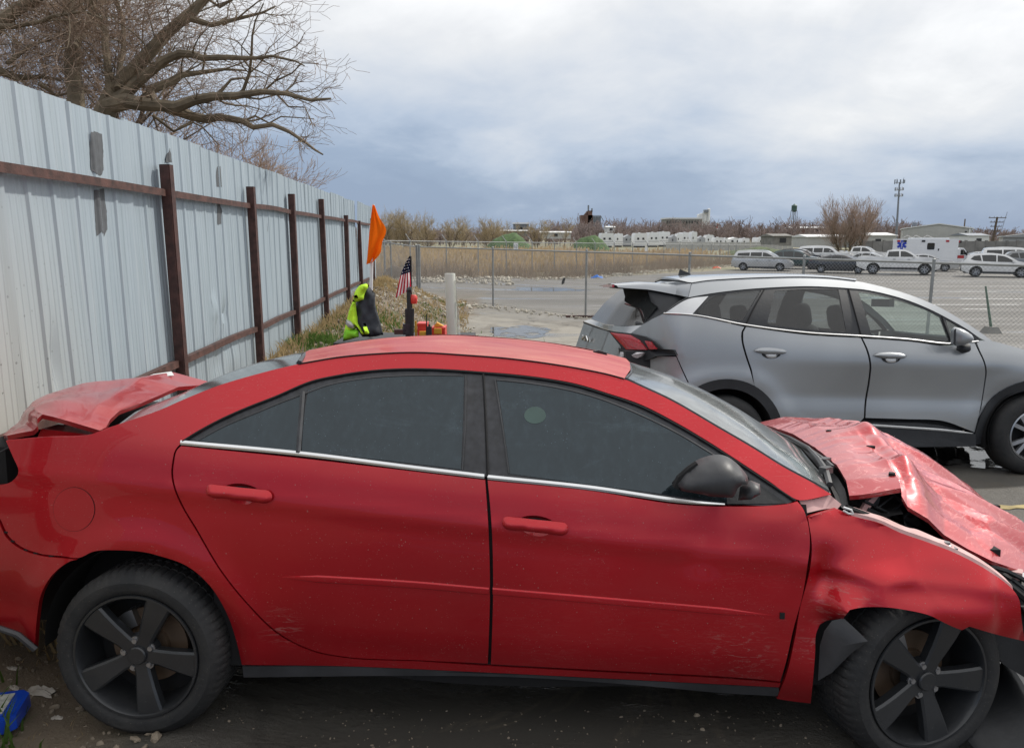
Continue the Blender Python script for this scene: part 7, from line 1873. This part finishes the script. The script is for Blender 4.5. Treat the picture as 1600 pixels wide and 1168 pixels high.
b = MB(); b.tube([W(636, 453, 5.6)-o9, W(643, 452, 5.6)-o9], [.018, .022], 8); b.build('clamp', M['frameblk'], st_)
b = MB(); b.tube([W(645.5, 482, 5.6)-o9, W(645, 520, 5.6)-o9], .009, 6); b.build('side_rod', M['frameblk'], st_); b = MB(); b.box(W(635.5, 514, 5.6)-o9, (.05, .05, .08)); b.build('bracket', M['frameblk'], st_)
b = MB(); b.box((W(626, 518, 5.6)-o9), (.09, .05, .035)); b.build('foot', M['rust'], st_)
M['redpl'] = basic('red_plastic', (.62, .05, .035), .4, var=.12); M['ylw'] = basic('mustard_plastic', (.55, .30, .03), .5, var=.15)
lt = empty('red_strobe', loc=tuple(W(646, 468, 5.62))); tag(lt, 'red lamp clipped to the black post behind the sedan roof', 'lamp')
b = MB(); b.lathe([(0, -.03), (.024, -.03), (.03, -.01), (.03, .02), (.02, .035), (0, .036)], 10, 'z'); b.box((.012, -.01, .0), (.03, .03, .022)); b.build('lens', M['redpl'], lt); b = MB(); b.box((-.02, .0, 0), (.025, .02, .02)); b.build('clip', M['black'], lt)
def box_thing(name, x0, x1, y0, y1, Y, d, mat, label, cat, lid=None):
    a, c = W(x0, y0, Y), W(x1, y1, Y); r = empty(name, loc=((a.x+c.x)/2, Y, ZD)); tag(r, label, cat); w = c.x-a.x; h = a.z-ZD
    b = MB(); b.prism([(-w/2, 0), (w/2, 0), (w/2*.96, h*.94), (-w/2*.96, h*.94)], -d/2, d/2, 'y'); b.build('body', mat, r, smooth=False)
    b = MB(); b.box((0, 0, h*.96), (w*1.03, d*1.05, h*.12)); b.build('lid', lid or mat, r, smooth=False); return r
box_thing('red_toolbox', 653.5, 668.5, 504, 521, 5.7, .14, M['redpl'], 'upright red plastic box left of the black hand radio', 'toolbox')
box_thing('red_case', 676, 697, 510, 521, 5.75, .16, M['redpl'], 'low red plastic case with mustard panel beside the white roll', 'case', M['redpl'])
b = MB(); p = W(684, 517, 5.64); b.box((p.x, 5.64, p.z), (.055, .02, .04)); o = b.build('mustard_block', M['ylw']); tag(o, 'mustard yellow block leaning on the red case', 'block')
b = MB(); vs = [W(677, 511, 5.7), W(682, 503.5, 5.7), W(693, 509.5, 5.7)]; b.add(vs+[v+Vector((0, .05, 0)) for v in vs], [[0, 1, 2], [5, 4, 3], [0, 3, 4, 1], [1, 4, 5, 2], [2, 5, 3, 0]]); o = b.build('folded_card', M['ylw'], smooth=False); tag(o, 'folded brown card standing on the red case', 'card')
b = MB(); a, c = W(656, 517, 5.6), W(668, 521, 5.6); b.box(((a.x+c.x)/2, 5.58, (a.z+ZD)/2), (c.x-a.x, .03, a.z-ZD)); o = b.build('mustard_strip', M['ylw']); tag(o, 'mustard strip at the foot of the upright red box', 'strip')
b = MB(); a = W(649.5, 501, 5.62); b.box((a.x, 5.62, (a.z+ZD)/2), (.014, .014, a.z-ZD)); o = b.build('level_stick', M['ylw']); tag(o, 'short yellow stick standing beside the black post', 'stick')
ra = empty('hand_radio', loc=(W(671, 521, 5.55).x, 5.55, ZD)); tag(ra, 'black hand radio with long antenna among the red boxes', 'radio'); o9 = ra.location.copy()
b = MB(); h = (W(671, 510, 5.55)-o9).z; b.box((.0, 0, h/2), (.035, .028, h)); b.box((.0, 0, h+.008), (.014, .014, .018)); b.build('body', M['black'], ra); b = MB(); b.tube([(-.022, 0, 0), W(666.5, 490, 5.55)-o9], [.006, .004], 6); b.build('antenna', M['black'], ra)
# roll of clear sheeting
M['roll'] = basic('milky_plastic_roll', (.56, .57, .50), .35, var=.05, coat=.3); M['film'] = tint_glass('loose_plastic_film', (.85, .87, .85), dirt=.6, dirt_col=(.55, .57, .55), rough=.2)
Yr = 5.6; pr = W(707, 521, Yr); rl = empty('plastic_roll', loc=(pr.x, Yr, ZD)); tag(rl, 'upright milky white roll of plastic sheeting behind the sedan roof', 'roll'); h = (W(703, 427, Yr)).z-ZD; dx = W(703, 427, Yr).x-pr.x; rr0 = 8.2/FPX*Yr
b = MB(); M_ = Matrix.Shear('XY', 4, (0, 0)); n = 28
prof = [(rr0, 0), (rr0, h-.006), (rr0*.96, h), (rr0*.62, h), (rr0*.58, h-.003), (rr0*.55, h-.25)]
b.lathe(prof, n, 'z'); b.v = [(x+dx*z/h, y, z) for x, y, z in b.v]; o = b.build('roll', M['roll'], rl, angle=50); fix_normals(o.data); b = MB(); b.lathe([(0, h-.03), (rr0*.57, h-.03)], 16, 'z', (dx, 0, 0)); b.build('core_shade', M['void'], rl)  # dark disc stands in for the shade inside the hollow core
b = MB(); vs, fs = [], []
for i in range(13):
    z = h*.9*i/12; w = rr0*(1.05+.55*(1-(i/12)**1.5))
    for j in range(4): vs.append((dx*z/h+rr0*.5+(w-rr0*.5)*j/3, -.5*rr0+.012*math.sin(j*2+i*.5), z))
for i in range(12):
    for j in range(3): fs.append([i*4+j, i*4+j+1, (i+1)*4+j+1, (i+1)*4+j])
b.add(vs, fs); b.build('loose_film', M['film'], rl)

# ------------------------------------------------------------------ earth bank: grass, stones, litter
M['gr'] = leafy('green_grass', (.085, .145, .035), .35, 6); M['drygr'] = leafy('straw_grass', (.36, .27, .145), .3, 6)
rg_ = random.Random(12); gb, db = MB(), MB()
def blade(mb, x, y, h, w):
    z = g_fine(x, y)-.01; l = Vector((rg_.gauss(0, .5), rg_.gauss(0, .5), 0))*h; a = rg_.random()*6.3; d = Vector((math.cos(a), math.sin(a), 0))*w
    p = Vector((x, y, z)); mb.add([p-d, p+d, p+l*.4+Vector((0, 0, h*.7))+d*.6, p+l*.4+Vector((0, 0, h*.7))-d*.6, p+l+Vector((0, 0, h))], [[0, 1, 2, 3], [3, 2, 4]])
for i in range(15000):
    y = 3+24*rg_.random()**1.3; d = rg_.random()**1.4*2.7; x = fx(y)+.08+d
    k = noise.noise(Vector((x*.9, y*.55, 3)))
    if k > .05 or rg_.random() < .25 or d < .16: blade(db, x, y, rg_.uniform(.04, .16)*(1.5 if d < .3 else 1), .005+.0004*y)
    if noise.noise(Vector((x*.8, y*.5, 9))) > .27 and rg_.random() < .8: blade(gb, x, y, rg_.uniform(.03, .11), .005+.0004*y)
for cx, cy, n, r_ in ((-2.95, 11.4, 900, .28), (-2.2, 9.6, 500, .22), (-2.0, 2.35, 260, .10), (-2.6, 15.5, 500, .5), (-1.3, 14.5, 900, .7)):
    for _ in range(n):
        blade(gb, cx+rg_.gauss(0, r_), cy+rg_.gauss(0, r_*1.6), rg_.uniform(.04, .17), .005+.0004*cy)
for _ in range(500): blade(db, rg_.uniform(-2.6, -1.6), rg_.uniform(1.9, 3.2), rg_.uniform(.01, .05), .0015)
o = gb.build('green_grass', M['gr'], smooth=False); tag(o, 'patches of fresh green grass on the earth bank by the fence', 'grass', kind='stuff')
o = db.build('dry_grass', M['drygr'], smooth=False); tag(o, 'dry straw coloured grass over the earth bank by the fence', 'grass', kind='stuff')
def bs_(r):
    y = 4+20*r.random()**1.2; x = fx(y)+.1+r.random()**1.2*2.6; return (x, y, g_fine(x, y)+.004)
rocks(5200, bs_, .008, .035, M['rubd'], 'gravel', 'brown stones and clods littering the earth bank', 5)
def bs2(r):
    y = 4+20*r.random(); x = fx(y)+.2+r.random()*2.8; return (x, y, g_fine(x, y)+.01)
rocks(420, bs2, .012, .05, M['rub'], 'pale_stones', 'scattered pale stones on the earth bank', 6)
def bs3(r):
    a = Vector(A1); d = (Vector(B1)-a); t = r.random()**1.3*.55; p = a+d*t+Vector((r.gauss(-.1, .22), r.gauss(-.3, .3), 0)); return (p.x, p.y, g_fine(p.x, p.y)+.02)
rocks(220, bs3, .015, .06, M['rub'], 'white_litter', 'pale litter and rubble caught along the foot of the chain link fence', 7)
def bs4(r):
    x, y = r.uniform(-4.2, -1.6), r.uniform(20, 27); return (x, y, g_fine(x, y)+.02)
rocks(140, bs4, .02, .07, M['rub'], 'rubble', 'white rubble heaped where the sheet metal fence meets the chain link', 27)
def nr(r):
    x, y = r.uniform(-2.6, -1.3), r.uniform(1.7, 3.0); return (x, y, g_fine(x, y)+.003)
rocks(500, nr, .004, .016, M['rubd'], 'gravel', 'grit and clods on the dark soil by the rear wheel', 15)
def nr2(r):
    x, y = r.uniform(-1.3, 2.6), r.uniform(1.6, 2.7); return (x, y, g_fine(x, y)+.001)
rocks(1500, nr2, .0012, .0055, M['rubd'], 'grit', 'fine grit on the dark ground under the red sedan', 16)
# near litter
_bt = g2(35, 1128); pl_ = empty('blue_tray', loc=(_bt.x-.17, _bt.y-.02, _bt.z+.01), rz=.25); tag(pl_, 'blue plastic tray with a pale label at the lower left corner', 'tray')
M['bluepl'] = basic('bright_blue_plastic', (.005, .05, .42), .35, var=.15, coat=.3); M['label'] = basic('pale_printed_label', (.42, .43, .40), .5, var=.3, scale=40)
b = MB(); b.prism([(-.20, -.10), (.14, -.10), (.17, -.07), (.17, .07), (.14, .10), (-.20, .10)], .0, .055, 'z'); o = b.build('tray', M['bluepl'], pl_, angle=30); b = MB(); b.box((-.02, .01, .058), (.28, .13, .004)); b.build('label_sheet', M['label'], pl_, smooth=False)
M['rag'] = basic('dirty_white_rag', (.36, .33, .29), .8, var=.35, scale=20)
for k, (x, y, s, lab) in enumerate(((62,1084,.035,'dirty crumpled tissue beside the rear wheel'),(20,1076,.016,'small white scrap left of the crumpled tissue'),(18,1045,.014,'small pale scrap on the soil under the bumper'),(90,1122,.013,'torn white scrap in front of the rear wheel'))):
    d = ray(x, y); kk = 2.0
    for _ in range(60):
        pp = Vector((0, 0, CAMZ))+d*kk; kk += (pp.z-g_fine(pp.x, pp.y))/max(.02, -d.z)*.5
    pp = Vector((0, 0, CAMZ))+d*kk; n = 8; vs, fs = [], []; r = random.Random(k)
    for j in range(n+1):
        for i in range(n+1):
            u, v = -1+2*i/n, -1+2*j/n; q_ = max(0, 1-(u*u+v*v)*.55); vs.append((u*s*1.5*(1+.3*r.random()), v*s*.8, q_*s*.9*(.4+r.random())))
    for j in range(n):
        for i in range(n): fs.append([j*(n+1)+i, j*(n+1)+i+1, (j+1)*(n+1)+i+1, (j+1)*(n+1)+i])
    o = link('paper_scrap', mk('paper_scrap', vs, fs, [M['rag']], None, False), loc=tuple(pp)); tag(o, lab, 'scrap')
b = MB(); d = g2(275, 1161) if True else None; p = g2(268, 1160); b.prism([(-.03, -.008), (.03, -.004), (.034, .006), (-.02, .008)], 0, .004, 'z', M=Matrix.Translation(p) @ Matrix.Rotation(.4, 4, 'Z')); o = b.build('dead_leaf', M['ylw']); tag(o, 'orange dead leaf on the ground below the rear wheel', 'leaf')
# fallen splash shield by the front wheel
pA, pB, pC, pD = g2(1562, 1092), g2(1640, 1175), g2(1570, 1215), g2(1502, 1172)
up = Vector((0, 0, .05)); vs = []; n = 9; pA = pA+Vector((0, 0, .16))
for j in range(n):
    for i in range(n):
        u, v = i/(n-1), j/(n-1); p = (pA.lerp(pB, u)).lerp(pD.lerp(pC, u), v); p = Vector(p)+Vector((0, 0, .02+.03*math.sin(u*3+v*2)+.015*math.sin(v*9))); vs.append(p)
me = mk('splash_shield', vs, [[j*n+i, j*n+i+1, (j+1)*n+i+1, (j+1)*n+i] for j in range(n-1) for i in range(n-1)], [M['black']], None, True, 60)
o = link('splash_shield', me); sd = o.modifiers.new('thick', 'SOLIDIFY'); sd.thickness = .006; tag(o, 'torn dark plastic splash shield lying by the front wheel', 'splash shield')
